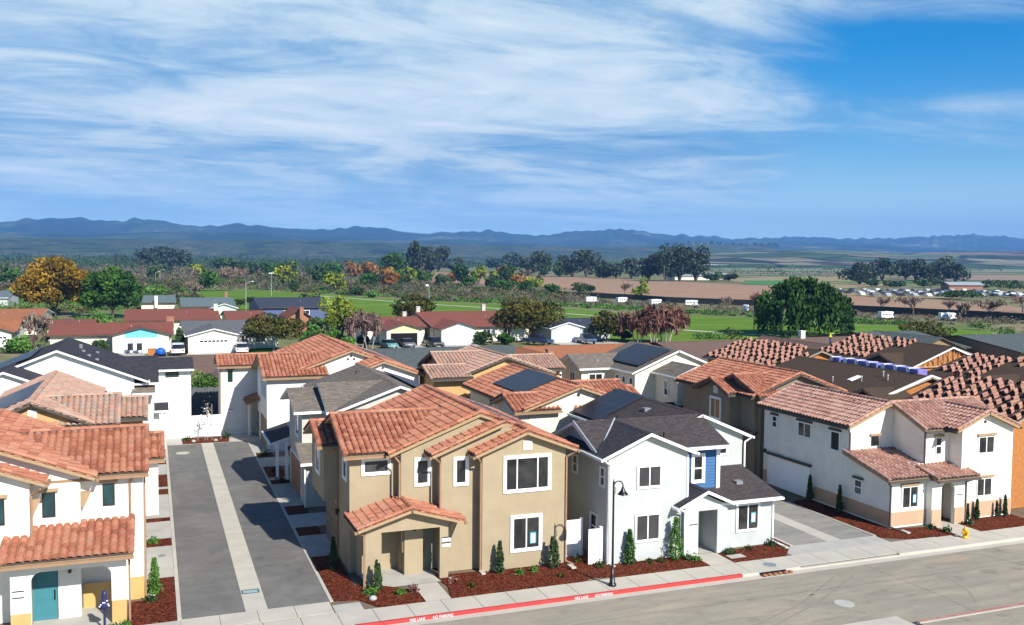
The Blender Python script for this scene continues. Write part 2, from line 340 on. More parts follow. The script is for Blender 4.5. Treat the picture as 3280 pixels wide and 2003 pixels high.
def groof(H, x0, x1, y0, y1, ze, pitch, axis, kind='tile', rm='terracotta tile', fm='tan trim', rakes=(True, True), sides=(True, True), ridge=True, gm=None):
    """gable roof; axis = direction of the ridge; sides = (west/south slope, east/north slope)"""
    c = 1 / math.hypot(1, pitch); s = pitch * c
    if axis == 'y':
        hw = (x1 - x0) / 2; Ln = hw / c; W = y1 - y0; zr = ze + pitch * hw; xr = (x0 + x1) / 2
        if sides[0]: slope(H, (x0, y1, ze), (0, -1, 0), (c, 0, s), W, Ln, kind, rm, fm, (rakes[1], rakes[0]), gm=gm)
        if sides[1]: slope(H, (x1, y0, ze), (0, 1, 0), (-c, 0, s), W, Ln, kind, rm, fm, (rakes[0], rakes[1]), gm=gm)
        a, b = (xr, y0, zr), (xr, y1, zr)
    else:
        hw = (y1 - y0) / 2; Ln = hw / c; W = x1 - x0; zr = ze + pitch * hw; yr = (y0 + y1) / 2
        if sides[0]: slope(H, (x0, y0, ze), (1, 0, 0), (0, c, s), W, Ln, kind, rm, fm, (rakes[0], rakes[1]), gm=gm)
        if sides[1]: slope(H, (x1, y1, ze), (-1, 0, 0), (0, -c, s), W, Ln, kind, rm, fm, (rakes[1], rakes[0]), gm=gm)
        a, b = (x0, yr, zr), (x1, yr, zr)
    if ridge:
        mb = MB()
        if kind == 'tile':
            caps(mb, a, b, .125, SEED[0] + 400, .075); d = Vector((.13, 0, 0)) if axis == 'y' else Vector((0, .13, 0)); q = MB(); q.obox((Vector(a) + Vector(b)) / 2 + Vector((0, 0, .02)), (Vector(b) - Vector(a)) * .498, d, (0, 0, .065)); q.build('ridge_gap_shade', 'dark fascia', H)  # dark box under the caps, painted shade for the gaps along the ridge
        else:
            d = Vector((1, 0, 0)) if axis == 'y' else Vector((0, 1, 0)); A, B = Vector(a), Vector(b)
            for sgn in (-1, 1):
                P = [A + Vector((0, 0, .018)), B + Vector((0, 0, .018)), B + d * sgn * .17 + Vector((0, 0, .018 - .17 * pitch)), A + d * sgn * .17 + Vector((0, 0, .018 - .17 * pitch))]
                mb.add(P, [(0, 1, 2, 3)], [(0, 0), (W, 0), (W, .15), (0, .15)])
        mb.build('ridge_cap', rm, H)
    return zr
def shed(H, x0, x1, y0, y1, ze, pitch, face='S', kind='tile', rm='terracotta tile', fm='tan trim', rakes=(True, True), gm=None):
    c = 1 / math.hypot(1, pitch); s = pitch * c
    if face == 'S': slope(H, (x0, y0, ze), (1, 0, 0), (0, c, s), x1 - x0, (y1 - y0) / c, kind, rm, fm, rakes, gm=gm)
    elif face == 'W': slope(H, (x0, y1, ze), (0, -1, 0), (c, 0, s), y1 - y0, (x1 - x0) / c, kind, rm, fm, rakes, gm=gm)
    elif face == 'N': slope(H, (x1, y1, ze), (-1, 0, 0), (0, -c, s), x1 - x0, (y1 - y0) / c, kind, rm, fm, rakes, gm=gm)
    elif face == 'E': slope(H, (x1, y0, ze), (0, 1, 0), (-c, 0, s), y1 - y0, (x1 - x0) / c, kind, rm, fm, rakes, gm=gm)
def gwall(mb, wx0, wx1, wy0, wy1, z0, rx0, rx1, ry0, ry1, ze, pitch, axis, drop=.17):
    """a wall block whose top follows the underside of the gable roof (rx0..ry1, ze, pitch, axis)"""
    if axis == 'y':
        xr = (rx0 + rx1) / 2; h = lambda x: ze + pitch * ((rx1 - rx0) / 2 - abs(x - xr)) - drop
        P = [(wx0, wy0, z0), (wx1, wy0, z0), (wx1, wy0, h(wx1))]
        if wx0 < xr < wx1: P.append((xr, wy0, h(xr)))
        P.append((wx0, wy0, h(wx0))); mb.prism(P[::-1], (0, wy1 - wy0, 0))
    else:
        yr = (ry0 + ry1) / 2; h = lambda y: ze + pitch * ((ry1 - ry0) / 2 - abs(y - yr)) - drop
        P = [(wx0, wy0, z0), (wx0, wy1, z0), (wx0, wy1, h(wy1))]
        if wy0 < yr < wy1: P.append((wx0, yr, h(yr)))
        P.append((wx0, wy0, h(wy0))); mb.prism(P, (wx1 - wx0, 0, 0))
def gable(H, W, x0, x1, y0, y1, ze, pitch, axis, ins=(.4, .4, .4, .4), z0=0, **k):
    """roof + wall block; ins = wall inset from the roof edge on x0, x1, y0, y1"""
    groof(H, x0, x1, y0, y1, ze, pitch, axis, **k)
    gwall(W, x0 + ins[0], x1 - ins[1], y0 + ins[2], y1 - ins[3], z0, x0, x1, y0, y1, ze, pitch, axis)

# ------------------------------------------------------------------ openings
def frame_of(face, pos):
    if face == 'S': return lambda a, n, z: (a, pos - n, z)
    if face == 'N': return lambda a, n, z: (a, pos + n, z)
    if face == 'W': return lambda a, n, z: (pos - n, a, z)
    return lambda a, n, z: (pos + n, a, z)
def fbox(mb, T, a0, a1, n0, n1, z0, z1):
    P = [T(a0, n0, z0), T(a1, n1, z1)]
    mb.box(*[f(P[0][i], P[1][i]) for i in range(3) for f in (min, max)])
def window(H, face, pos, a0, a1, z0, z1, style='2', trim='white trim', tw=.09, fm='white trim', glass='window glass', awning=None):
    T = frame_of(face, pos); g = MB(); fbox(g, T, a0, a1, .004, .012, z0, z1)
    wdw = g.build('window', glass, H)
    f = MB(); t = .045
    for b in ((a0, a1, z0, z0 + t), (a0, a1, z1 - t, z1), (a0, a0 + t, z0 + t, z1 - t), (a1 - t, a1, z0 + t, z1 - t)): fbox(f, T, b[0], b[1], .003, .045, b[2], b[3])
    m = (a0 + a1) / 2; zm = (z0 + z1) / 2
    if style == '2': fbox(f, T, m - .03, m + .03, .004, .042, z0 + t, z1 - t)
    if style == '3':
        for q in (.26, .74): fbox(f, T, a0 + (a1 - a0) * q - .03, a0 + (a1 - a0) * q + .03, .004, .042, z0 + t, z1 - t)
    if style == 'dh': fbox(f, T, a0 + t, a1 - t, .004, .042, zm - .035, zm + .035)
    f.build('frame', fm, wdw)
    if trim:
        q = MB(); e = tw
        for b in ((a0 - e, a1 + e, z1, z1 + e), (a0 - e, a1 + e, z0 - e, z0), (a0 - e, a0, z0, z1), (a1, a1 + e, z0, z1)): fbox(q, T, b[0], b[1], .001, .06, b[2], b[3])
        q.build('trim', trim, wdw)
    if awning:
        q = MB(); fbox(q, T, a0 - .12, a1 + .12, .0, .13, z1 + .06, z1 + .18); q.build('header', awning, wdw)
    return wdw
def poster(H, face, pos, a0, a1, z0, z1):
    T = frame_of(face, pos); q = MB(); fbox(q, T, a0, a1, .046, .05, z0, z1); o = q.build('window_poster', 'poster blue', H)
    q = MB(); m = (a1 - a0) * .16; fbox(q, T, a0 + m, a1 - m, .051, .053, z0 + m, z1 - m * 1.6); q.build('notice', 'poster white', o)
def plaque(H, face, pos, a0, z0, n=2):
    T = frame_of(face, pos)
    for i in range(n):
        q = MB(); fbox(q, T, a0, a0 + .42, .002, .03, z0 - i * .26, z0 - i * .26 + .17); o = q.build('address_plaque', 'plaque white', H)
        q = MB(); fbox(q, T, a0, a0 + .42, .0, .05, z0 - i * .26 + .17, z0 - i * .26 + .205); q.build('plaque_hood', 'dark frame', o)
def wall_lamp(H, face, pos, a, z):
    T = frame_of(face, pos); q = MB(); fbox(q, T, a - .05, a + .05, 0, .06, z, z + .12); fbox(q, T, a - .09, a + .09, .05, .22, z + .10, z + .13); fbox(q, T, a - .06, a + .06, .07, .19, z - .12, z + .10)
    q.build('wall_lamp', 'black metal', H)
def downspout(H, pts, m='copper gutter'):
    q = MB()
    for a, b in zip(pts[:-1], pts[1:]):
        a, b = Vector(a), Vector(b); d = (b - a) / 2; u = d.orthogonal().normalized() if abs(d.normalized().z) < .9 else Vector((1, 0, 0)); v = d.normalized().cross(u).normalized()
        q.obox((a + b) / 2, u * .04, v * .035, d * 1.01)
    q.build('downspout', m, H)
def garage(H, face, pos, a0, a1, z1=2.15, m='white garage', fm=None, rows=5):
    T = frame_of(face, pos); q = MB(); h = z1 / rows
    for i in range(rows): fbox(q, T, a0, a1, .0, .03, i * h + .03, (i + 1) * h - .012)
    fbox(q, T, a0, a1, -.01, .012, .02, z1); d = q.build('garage_door', m, H)
    if fm:
        q = MB(); fbox(q, T, a0 - .1, a1 + .1, .0, .06, z1, z1 + .12); fbox(q, T, a0 - .1, a0, 0, .06, 0, z1); fbox(q, T, a1, a1 + .1, 0, .06, 0, z1); q.build('frame', fm, d)
    return d
def door(H, face, pos, a0, a1, z1, m, z0=0.02, handle=1):
    T = frame_of(face, pos); q = MB(); fbox(q, T, a0, a1, 0, .035, z0, z1)
    for i in range(3): fbox(q, T, a0 + .12, a1 - .12, .034, .05, z0 + .2 + i * (z1 - z0 - .3) / 3, z0 + (z1 - z0 - .3) / 3 * (i + 1) + .1)
    d = q.build('door', m, H)
    q = MB(); a = a1 - .1 if handle > 0 else a0 + .1; fbox(q, T, a - .025, a + .025, .035, .09, .85, 1.25); q.build('handle', 'black metal', d)
    return d
def arch_panel(mb, face, pos, thick, a0, a1, z1, o0, o1, oz, rad=None, n=10):
    """wall a0..a1 x 0..z1 with an opening o0..o1 whose head is at oz; rad = corner radius"""
    T = frame_of(face, pos); rad = rad if rad is not None else (o1 - o0) / 2
    if o0 - a0 > .01: fbox(mb, T, a0, o0, -thick, 0, 0, z1)
    if a1 - o1 > .01: fbox(mb, T, o1, a1, -thick, 0, 0, z1)
    pts = [(o0, oz - rad)] + [(o0 + rad - rad * math.cos(t), oz - rad + rad * math.sin(t)) for t in [math.pi / 2 * i / n for i in range(1, n + 1)]]
    pts += [(o1 - (p[0] - o0), p[1]) for p in pts[::-1]]
    for p, q in zip(pts[:-1], pts[1:]):
        if q[0] - p[0] < 1e-4: continue
        mb.add([T(p[0], 0, p[1]), T(q[0], 0, q[1]), T(q[0], 0, z1), T(p[0], 0, z1), T(p[0], -thick, p[1]), T(q[0], -thick, q[1]), T(q[0], -thick, z1), T(p[0], -thick, z1)],
               [(0,1,2,3), (7,6,5,4), (0,4,5,1), (3,2,6,7)])
def band(H, face, pos, a0, a1, z1, m, z0=0.0):
    T = frame_of(face, pos); q = MB(); fbox(q, T, a0, a1, .0, .03, z0, z1); q.build('wall_base', m, H)
def vent(H, face, pos, a, z, s=.45, m='white trim'):
    T = frame_of(face, pos); q = MB(); fbox(q, T, a - s/2, a + s/2, 0, .05, z - s/2, z + s/2); v = q.build('gable_vent', m, H)
    q = MB()
    for i in range(4): fbox(q, T, a - s*.3, a + s*.3, .05, .062, z - s*.3 + i*s*.16, z - s*.3 + i*s*.16 + s*.07)
    q.build('louvre', 'tan trim', v)
def hole(H, face, pos, a, z, r=.09):
    T = frame_of(face, pos); q = MB(); q.cyl(T(a, -.02, z), T(a, .05, z), r, r, 10); q.build('gable_vent', 'bronze frame', H)
def solar(H, O, U, V, nu, nv, su=1.02, sv=1.7, lift=.16):
    O, U, V = Vector(O), Vector(U), Vector(V); Nn = U.cross(V); O = O + Nn * lift; W, Ln = nu * su, nv * sv
    q = MB(); slab(q, O, U, V, W, Ln, -.002, -.05); p = q.build('solar_panel', 'dark frame', H)
    q = MB(); q.add([O, O + U * W, O + U * W + V * Ln, O + V * Ln], [(0, 1, 2, 3)], [(0, 0), (nu * su, 0), (nu * su, nv * sv), (0, nv * sv)]); q.build('cells', 'solar cells', p)
    q = MB()
    for a in (.1, .5, .9):
        for b in (.12, .88): c = O + U * W * a + V * Ln * b; q.cyl(c - Nn * (lift + .02), c - Nn * .05, .03, .03, 6)
    q.build('mounting_rail', 'dark frame', p)
def pipe_vent(H, p, h=.35, m='terracotta tile'):
    q = MB(); q.cyl((p[0], p[1], p[2] - .1), (p[0], p[1], p[2] + h), .05, .05, 8); q.cyl((p[0], p[1], p[2] + h), (p[0], p[1], p[2] + h + .06), .08, .06, 8); q.build('roof_vent', m, H)
def roof_hump(H, p, m='dark frame', s=.22):
    q = MB(); q.box(p[0] - s, p[0] + s, p[1] - s, p[1] + s, p[2] - .12, p[2] + .12); q.build('roof_vent', m, H)
# ================================================================== ground, roads
def sheet(name, pts, m, z, kind='structure'):
    mb = MB(); mb.add([(x, y, z) for x, y in pts], [tuple(range(len(pts)))]); o = mb.build(name, m); o['kind'] = kind; return o
def rect(name, x0, x1, y0, y1, m, z, kind='structure'): return sheet(name, [(x0, y0), (x1, y0), (x1, y1), (x0, y1)], m, z, kind)

def ground_mat():
    m = bpy.data.materials.new('valley ground'); m.use_nodes = True
    N, L, n = NG(m.node_tree); b = N['Principled BSDF']; tc = n('ShaderNodeTexCoord')
    def nz(s, d=5, r=.6, sc=(1, 1, 1)):
        mp = n('ShaderNodeMapping'); mp.inputs['Scale'].default_value = sc; L.new(tc.outputs['Object'], mp.inputs[0])
        t = n('ShaderNodeTexNoise'); L.new(mp.outputs[0], t.inputs['Vector']); setin(t, {'Scale': s, 'Detail': d, 'Roughness': r}); return t.outputs[0]
    a = ramp(n, L, nz(.012, 6), [(.3, (.10, .135, .045)), (.42, (.20, .17, .10)), (.50, (.12, .17, .05)), (.56, (.27, .20, .13)), (.62, (.15, .19, .07)), (.75, (.24, .20, .12))])
    c = ramp(n, L, nz(.35, 8, .75), [(.3, .55), (.7, 1.3)])
    mx = n('ShaderNodeMix', data_type='RGBA', blend_type='MULTIPLY'); mx.inputs[0].default_value = 1.0; L.new(a, mx.inputs[6]); L.new(c, mx.inputs[7])
    L.new(mx.outputs[2], b.inputs['Base Color']); setin(b, {'Roughness': .95, 'Specular IOR Level': .1}); MATS['valley ground'] = m
ground_mat()
def asphalt(name, base, warm):
    m = bpy.data.materials.new(name); m.use_nodes = True
    N, L, n = NG(m.node_tree); b = N['Principled BSDF']; tc = n('ShaderNodeTexCoord')
    def nz(s, d, r, sc=(1, 1, 1), dist=0):
        mp = n('ShaderNodeMapping'); mp.inputs['Scale'].default_value = sc; L.new(tc.outputs['Object'], mp.inputs[0])
        t = n('ShaderNodeTexNoise'); L.new(mp.outputs[0], t.inputs['Vector']); setin(t, {'Scale': s, 'Detail': d, 'Roughness': r, 'Distortion': dist}); return t.outputs[0]
    a = ramp(n, L, nz(.35, 7, .6, (1, .6, 1) if 'alley' in name else (.5, 1.4, 1), .4), [(.3, tuple(x * .88 for x in base)), (.5, base), (.68, warm)])
    c = ramp(n, L, nz(28, 3, .7), [(.3, .86), (.7, 1.14)]); e = ramp(n, L, nz(1.1, 9, .72, (.8, 1.2, 1) if 'alley' in name else (.35, 1.9, 1), .8), [(.36, .86), (.6, 1.07)])
    m1 = n('ShaderNodeMix', data_type='RGBA', blend_type='MULTIPLY'); m1.inputs[0].default_value = 1; L.new(a, m1.inputs[6]); L.new(c, m1.inputs[7])
    m3 = n('ShaderNodeMix', data_type='RGBA', blend_type='MULTIPLY'); m3.inputs[0].default_value = 1; L.new(m1.outputs[2], m3.inputs[6]); L.new(ramp(n, L, nz(.9, 5, .5), [(.60, 1.0), (.70, .80)]), m3.inputs[7])
    m2 = n('ShaderNodeMix', data_type='RGBA', blend_type='MULTIPLY'); m2.inputs[0].default_value = 1; L.new(m3.outputs[2], m2.inputs[6]); L.new(e, m2.inputs[7])
    L.new(m2.outputs[2], b.inputs['Base Color']); setin(b, {'Roughness': .93, 'Specular IOR Level': .15})
    bp = n('ShaderNodeBump'); setin(bp, {'Strength': .25, 'Distance': .01}); L.new(nz(60, 2, .5), bp.inputs['Height']); L.new(bp.outputs[0], b.inputs['Normal']); MATS[name] = m
asphalt('alley asphalt', (.148, .143, .132), (.185, .175, .155)); asphalt('street asphalt', (.285, .256, .198), (.345, .295, .215)); asphalt('side drive paving', (.235, .226, .20), (.30, .28, .235))
def mulch_mat():
    m = bpy.data.materials.new('red mulch'); m.use_nodes = True
    N, L, n = NG(m.node_tree); b = N['Principled BSDF']; tc = n('ShaderNodeTexCoord')
    t = n('ShaderNodeTexVoronoi'); L.new(tc.outputs['Object'], t.inputs['Vector']); setin(t, {'Scale': 17.0, 'Randomness': 1.0})
    t2 = n('ShaderNodeTexNoise'); L.new(tc.outputs['Object'], t2.inputs['Vector']); setin(t2, {'Scale': 7.0, 'Detail': 8, 'Roughness': .8})
    s = n('ShaderNodeSeparateXYZ'); L.new(t.outputs['Color'], s.inputs[0])
    f = mth(n, L, 'ADD', mth(n, L, 'MULTIPLY', s.outputs[0], .5), mth(n, L, 'MULTIPLY', t2.outputs[0], .5))
    L.new(ramp(n, L, f, [(.25, (.018, .005, .003)), (.45, (.075, .016, .007)), (.62, (.15, .032, .013)), (.82, (.25, .08, .04))]), b.inputs['Base Color'])
    bp = n('ShaderNodeBump'); setin(bp, {'Strength': 1.0, 'Distance': .05}); L.new(f, bp.inputs['Height']); L.new(bp.outputs[0], b.inputs['Normal'])
    setin(b, {'Roughness': .95, 'Specular IOR Level': .1}); MATS['red mulch'] = m
mulch_mat()
def field_mat(name, c1, c2, sc=(.02, .5, 1), rz=0.0, scale=1.0):
    m = bpy.data.materials.new(name); m.use_nodes = True
    N, L, n = NG(m.node_tree); b = N['Principled BSDF']; tc = n('ShaderNodeTexCoord')
    mp = n('ShaderNodeMapping'); mp.inputs['Scale'].default_value = sc; mp.inputs['Rotation'].default_value = (0, 0, rz); L.new(tc.outputs['Object'], mp.inputs[0])
    t = n('ShaderNodeTexNoise'); L.new(mp.outputs[0], t.inputs['Vector']); setin(t, {'Scale': scale, 'Detail': 7, 'Roughness': .65})
    t2 = n('ShaderNodeTexNoise'); L.new(tc.outputs['Object'], t2.inputs['Vector']); setin(t2, {'Scale': .06, 'Detail': 8, 'Roughness': .7})
    f = mth(n, L, 'ADD', mth(n, L, 'MULTIPLY', t.outputs[0], .5), mth(n, L, 'MULTIPLY', t2.outputs[0], .5))
    L.new(ramp(n, L, f, [(.36, c1), (.64, c2)]), b.inputs['Base Color']); setin(b, {'Roughness': .95, 'Specular IOR Level': .05}); MATS[name] = m
field_mat('lawn grass', (.070, .145, .012), (.145, .235, .03), (.05, .12, 1)); field_mat('ploughed soil', (.27, .165, .10), (.37, .245, .16), (.5, .04, 1), .5)
field_mat('crop green', (.05, .16, .05), (.10, .24, .08)); field_mat('dry grass', (.22, .19, .10), (.34, .27, .15)); field_mat('pasture green', (.13, .20, .09), (.20, .24, .13)); field_mat('soil pink', (.24, .17, .14), (.32, .24, .19))
mat('pale path', (.55, .50, .42), .9, .06)

gmb = MB(); gmb.add([(-7000, -60, -.16), (20000, -60, -.16), (20000, 9700, -.16), (-7000, 9700, -.16)], [(0, 1, 2, 3)]); struct('ground', gmb, 'valley ground')
rect('lot_ground', -45, 110, 37.42, 131, mat('bare lot soil', (.20, .15, .10), .95, .15, .5), -.03)
rect('street', -40, 120, 26.5, 36.82, 'street asphalt', -.13)
rect('near_pavement', -40, 29.6, 20, 30.05, 'sidewalk concrete', -.122); rect('near_gutter', 26.1, 29.6, 30.05, 30.9, 'sidewalk concrete', -.124)
g = MB(); g.box(29.75, 120, 29.7, 29.95, -.15, .0); struct('near_kerb', g, 'sidewalk concrete')
g = MB(); g.add([(29.75, 29.78, .004), (120, 29.78, .004), (120, 29.95, .004), (29.75, 29.95, .004)], [(0, 1, 2, 3)]); struct('red_kerb_line', g, mat('faded red paint', (.42, .11, .09), .8, .2, 3, col2=(.46, .28, .22)))
rect('near_verge', 29.75, 120, 20, 29.69, 'street asphalt', -.03)
rect('gutter_pan', -40, 120, 36.82, 37.28, 'sidewalk concrete', -.126)
def kerb(x0, x1, m, nm='kerb'):
    g = MB(); g.prism([(x0, 37.27, -.15), (x0, 37.45, -.15), (x0, 37.45, .012), (x0, 37.31, .012), (x0, 37.28, -.01)], (x1 - x0, 0, 0)); return struct(nm, g, m)
kerb(-40, -.5, 'sidewalk concrete'); RK = kerb(7.6, 26.25, 'red paint', 'red_kerb'); kerb(26.25, 27.2, 'sidewalk concrete'); kerb(28.75, 29.6, 'sidewalk concrete'); kerb(35.8, 120, 'sidewalk concrete')
# pavement between the kerb and the gardens, in cast slabs with joints
g = MB(); x = -40.0
while x < 119:
    g.box(x + .012, x + 1.508, 37.46, 38.95, -.06, .0); x += 1.52
struct('pavement', g, 'sidewalk concrete')
g = MB(); g.box(-.5, 7.6, 37.28, 37.45, -.15, -.06); g.box(29.6, 35.8, 37.28, 37.45, -.15, -.06); struct('driveway_lip', g, 'sidewalk concrete')
g = MB()
for i in range(4): g.box(.95 + i * 1.53, .95 + i * 1.53 + 1.51, 39.05, 40.38, -.05, .002)
struct('alley_apron', g, 'sidewalk concrete')
g = MB(); g.box(-.8, .94, 38.97, 40.3, -.05, .0); g.box(7.1, 8.3, 38.97, 39.9, -.05, -.0); g.box(30.4, 36.9, 38.97, 40.3, -.05, .0); g.box(36.92, 39.9, 38.97, 39.1, -.05, .0); struct('alley_pavement', g, 'concrete')
rect('alley', 1.0, 3.53, 40.4, 78.6, 'alley asphalt', -.004); rect('alley_east', 4.47, 7.08, 40.4, 78.6, 'alley asphalt', -.004)
g = MB(); y = 40.4
while y < 78.5: g.box(3.54, 4.46, y + .01, y + 3.0, -.05, -.001); y += 3.05
struct('alley_drain_strip', g, 'sidewalk concrete')
g = MB(); g.box(.82, .99, 40.38, 78.6, -.05, .012); g.box(7.09, 7.24, 40.38, 78.6, -.05, .012); struct('alley_edging', g, 'sidewalk concrete')
rect('far_court', -1.2, 8.8, 78.61, 82.2, 'concrete', -.006)
rect('side_drive', 31.5, 36.85, 40.3, 84, 'side drive paving', -.004); g = MB(); g.box(33.7, 34.6, 40.32, 84, -.05, .001); struct('side_drive_strip', g, 'sidewalk concrete')
g = MB(); g.box(36.86, 37.0, 40.3, 47.9, -.05, .02); g.box(31.3, 31.49, 40.3, 60, -.05, .02); struct('side_drive_edging', g, 'sidewalk concrete')
def mulch(pts, z=.015):
    mb = MB(); mb.prism([(x, y, -.03) for x, y in pts], (0, 0, .03 + z)); o = mb.build('mulch_bed', 'red mulch'); o['kind'] = 'structure'
L_str = [(40.4, 46.0), (51.15, 52.5), (56.0, 56.75), (62.42, 63.8), (64.5, 68.1), (71.6, 72.9)]
pr = 46.0
for a, b in L_str:
    mulch([(-.45, a), (.80, a), (.80, b), (-.45, b)])
for a, b in zip([46.0] + [q[1] for q in L_str[1:]], [q[0] for q in L_str[1:]] + [78.6]): rect('garage_pad', -1.6, .81, a + .01, b - .01, 'concrete', -.002)
R_str = [(50.6, 52.2), (55.0, 56.9), (62.9, 64.0), (64.9, 68.3), (71.6, 73.4)]
for a, b in R_str: mulch([(7.26, a), (8.46, a), (8.46, b), (7.26, b)])
for a, b in zip([46.8] + [q[1] for q in R_str], [q[0] for q in R_str] + [78.6]): rect('garage_pad', 7.25, 9.6, a + .01, b - .01, 'concrete', -.002)
mulch([(7.26, 40.4), (8.3, 40.15), (8.97, 39.0), (11.03, 39.0), (11.03, 40.4), (9.2, 42), (8.5, 42), (8.5, 46.75), (7.26, 46.75)])
mulch([(12.2, 39.0), (18.7, 39.0), (19.2, 39.35), (20.8, 39.0), (25.52, 39.0), (25.4, 40.7), (20.8, 40.7), (20.8, 42.5), (18.9, 42.5), (18.9, 41.7), (12.3, 42.1), (12.5, 40.5)])
mulch([(26.95, 39.05), (30.1, 39.05), (31.3, 40.3), (31.3, 42), (30.7, 41.0), (26.95, 40.6)])
mulch([(37.02, 39.9), (38.5, 39.05), (41.4, 38.98), (41.3, 40.6), (38.7, 41.0), (38.7, 48.0), (37.02, 48.0)])
mulch([(43.2, 38.98), (46.2, 38.98), (47.8, 39.6), (47.9, 41.1), (43.9, 41.1), (43.2, 40.6)])
mulch([(2.15, 78.75), (5.7, 78.75), (5.9, 81.3), (2.15, 81.3)])
mulch([(-6, 39.0), (-2.6, 39.0), (-2.7, 40.6), (-6, 40.8)]); mulch([(-1.1, 40.35), (-.46, 40.35), (-.46, 43.2), (-1.1, 43.2)])
rect('front_walk', 11.05, 12.2, 38.96, 41.2, 'sidewalk concrete', .002); rect('front_walk', 25.55, 26.92, 38.96, 40.7, 'sidewalk concrete', .002); rect('front_walk', 41.42, 43.18, 38.96, 41.2, 'sidewalk concrete', .002)
rect('porch_floor', 9.0, 12.4, 41.2, 45.0, 'concrete', .012); rect('porch_floor', 26.0, 27.0, 40.7, 43, 'concrete', .012); rect('porch_floor', 41.95, 42.95, 40.7, 42.6, 'sidewalk concrete', .012); rect('porch_floor', -4.7, -1.2, 39.2, 43.2, 'concrete', .012)
def lid(x, y, rx, ry, nm, label, z=.0, m='steel grey', n=20):
    mb = MB(); mb.prism([(x + rx * math.cos(2 * math.pi * i / n), y + ry * math.sin(2 * math.pi * i / n), z) for i in range(n)], (0, 0, .012)); tag(mb.build(nm, m), label, 'manhole cover')
lid(28.5, 32.85, .45, .45, 'manhole_cover', 'round grey manhole cover in the middle of the street', -.128, 'concrete'); lid(28.4, 38.1, .32, .32, 'manhole_cover', 'round manhole cover in the pavement behind the storm drain', .002)
lid(.31, 49.5, .17, .17, 'drain_lid', 'small dark lid in the concrete pad beside the white tiled house'); lid(7.75, 50.2, .16, .16, 'drain_lid', 'small dark lid in the shaded pad beside the tan house')
lid(8.0, 60.5, .16, .16, 'drain_lid', 'small dark lid in the pad before the brown garage door'); lid(2.05, 75.2, .5, .5, 'manhole_cover', 'pale ringed manhole cover at the far end of the alley', -.001, 'sidewalk concrete')
lid(37.2, 47.9, .25, .25, 'drain_lid', 'dark lid beside the white garage door of the right corner house', .022, 'dark frame')
t = thing('trench_drain', 'teal framed rectangular drain grate in the alley centre strip', 'drain', (3.95, 42.8, 0)); g = MB()
for a in ((3.58, 4.34, 42.56, 42.62), (3.58, 4.34, 42.98, 43.04), (3.58, 3.64, 42.62, 42.98), (4.28, 4.34, 42.62, 42.98)): g.box(*a, .0, .012)
g.build('frame', mat('teal iron', (.03, .12, .14), .5, .1), t); g = MB()
for i in range(9): g.box(3.66 + i * .07, 3.70 + i * .07, 42.63, 42.97, .0, .008)
g.build('grate', mat('pale teal iron', (.30, .50, .52), .5, .1), t)
t = thing('storm_drain', 'kerb inlet with dark slot and brown sandbags in the gutter', 'drain', (28, 37.2, -.12)); g = MB(); g.box(27.2, 28.75, 37.27, 37.45, -.0, .02); g.build('inlet_top', 'sidewalk concrete', t)
g = MB(); g.box(27.25, 28.7, 37.33, 37.44, -.15, .0); g.build('slot', 'dark void', t)
sb = None
for i in range(6):
    g = MB(); x = 27.35 + i * .3; g.lathe((x, 37.05 + .03 * (i % 2), -.125), [(0, .10), (.04, .15), (.09, .12), (.11, .03)], 8); o = g.build('sandbag', mat('brown sacking', (.36, .15, .08), .9, .2, 9), None, smooth=True); tag(o, 'brown sandbag in the row before the kerb inlet', 'sandbag', 'sandbags before the kerb inlet'); 
rect('flat_vault_lid', 27.1, 28.0, 39.45, 40.0, 'concrete', .03)
for i, (x, y, rx, ry, c, lb) in enumerate([(38.0, 36.0, 1.3, .35, (.42, .31, .20), 0)]):
    n_ = 22; mb = MB(); mb.add([(x + rx * math.cos(6.283 * k / n_) * (1 + .2 * math.sin(5 * k)), y + ry * math.sin(6.283 * k / n_) * (1 + .2 * math.cos(3 * k)), -.1265) for k in range(n_)], [tuple(range(n_))]); struct('dirt_stain', mb, mat('road dirt', c, .95, .1, 2, col2=(.34, .29, .23)))
def seam(pts, wd, m_='dark seam', z=-.1275):
    mb = MB()
    for (a, b), (c, d) in zip(pts[:-1], pts[1:]):
        dx, dy = c - a, d - b; l = math.hypot(dx, dy); nx, ny = -dy / l * wd / 2, dx / l * wd / 2
        mb.add([(a - nx, b - ny, z), (c - nx, d - ny, z), (c + nx, d + ny, z), (a + nx, b + ny, z)], [(0, 1, 2, 3)])
    struct('pavement_seam', mb, m_)
mat('dark seam', (.19, .17, .14), .9, .2, 3); mat('tyre mark', (.25, .228, .185), .9, .1, 1.5, col2=(.29, .26, .21))
seam([(38.9, 36.75), (40.1, 36.1), (40.8, 34.0), (41.5, 30.2)], .06); seam([(8, 34.6), (22, 34.75), (36, 34.5), (52, 34.7)], .03); seam([(33.2, 30.1), (33.4, 32), (33.1, 36.8)], .03)
for x_, y_ in ((27, 34.2), (35.0, 34.9), (35.2, 34.6), (31, 35.3)): seam([(x_, y_), (x_ + 1.2, y_ + .05)], .07, 'tyre mark')
seam([(34.2, 31.0), (35.0, 32.1), (35.5, 33.6), (35.4, 34.4)], .09, 'tyre mark'); seam([(23.0, 32.0), (26.5, 33.4), (30.5, 35.9)], .10, 'tyre mark'); seam([(24.0, 31.8), (27.4, 33.3), (31.6, 35.8)], .10, 'tyre mark')
seam([(1.02, 60.2), (3.5, 60.25)], .02, 'dark seam', .0005); seam([(4.5, 52.2), (7.05, 52.15)], .02, 'dark seam', .0005)
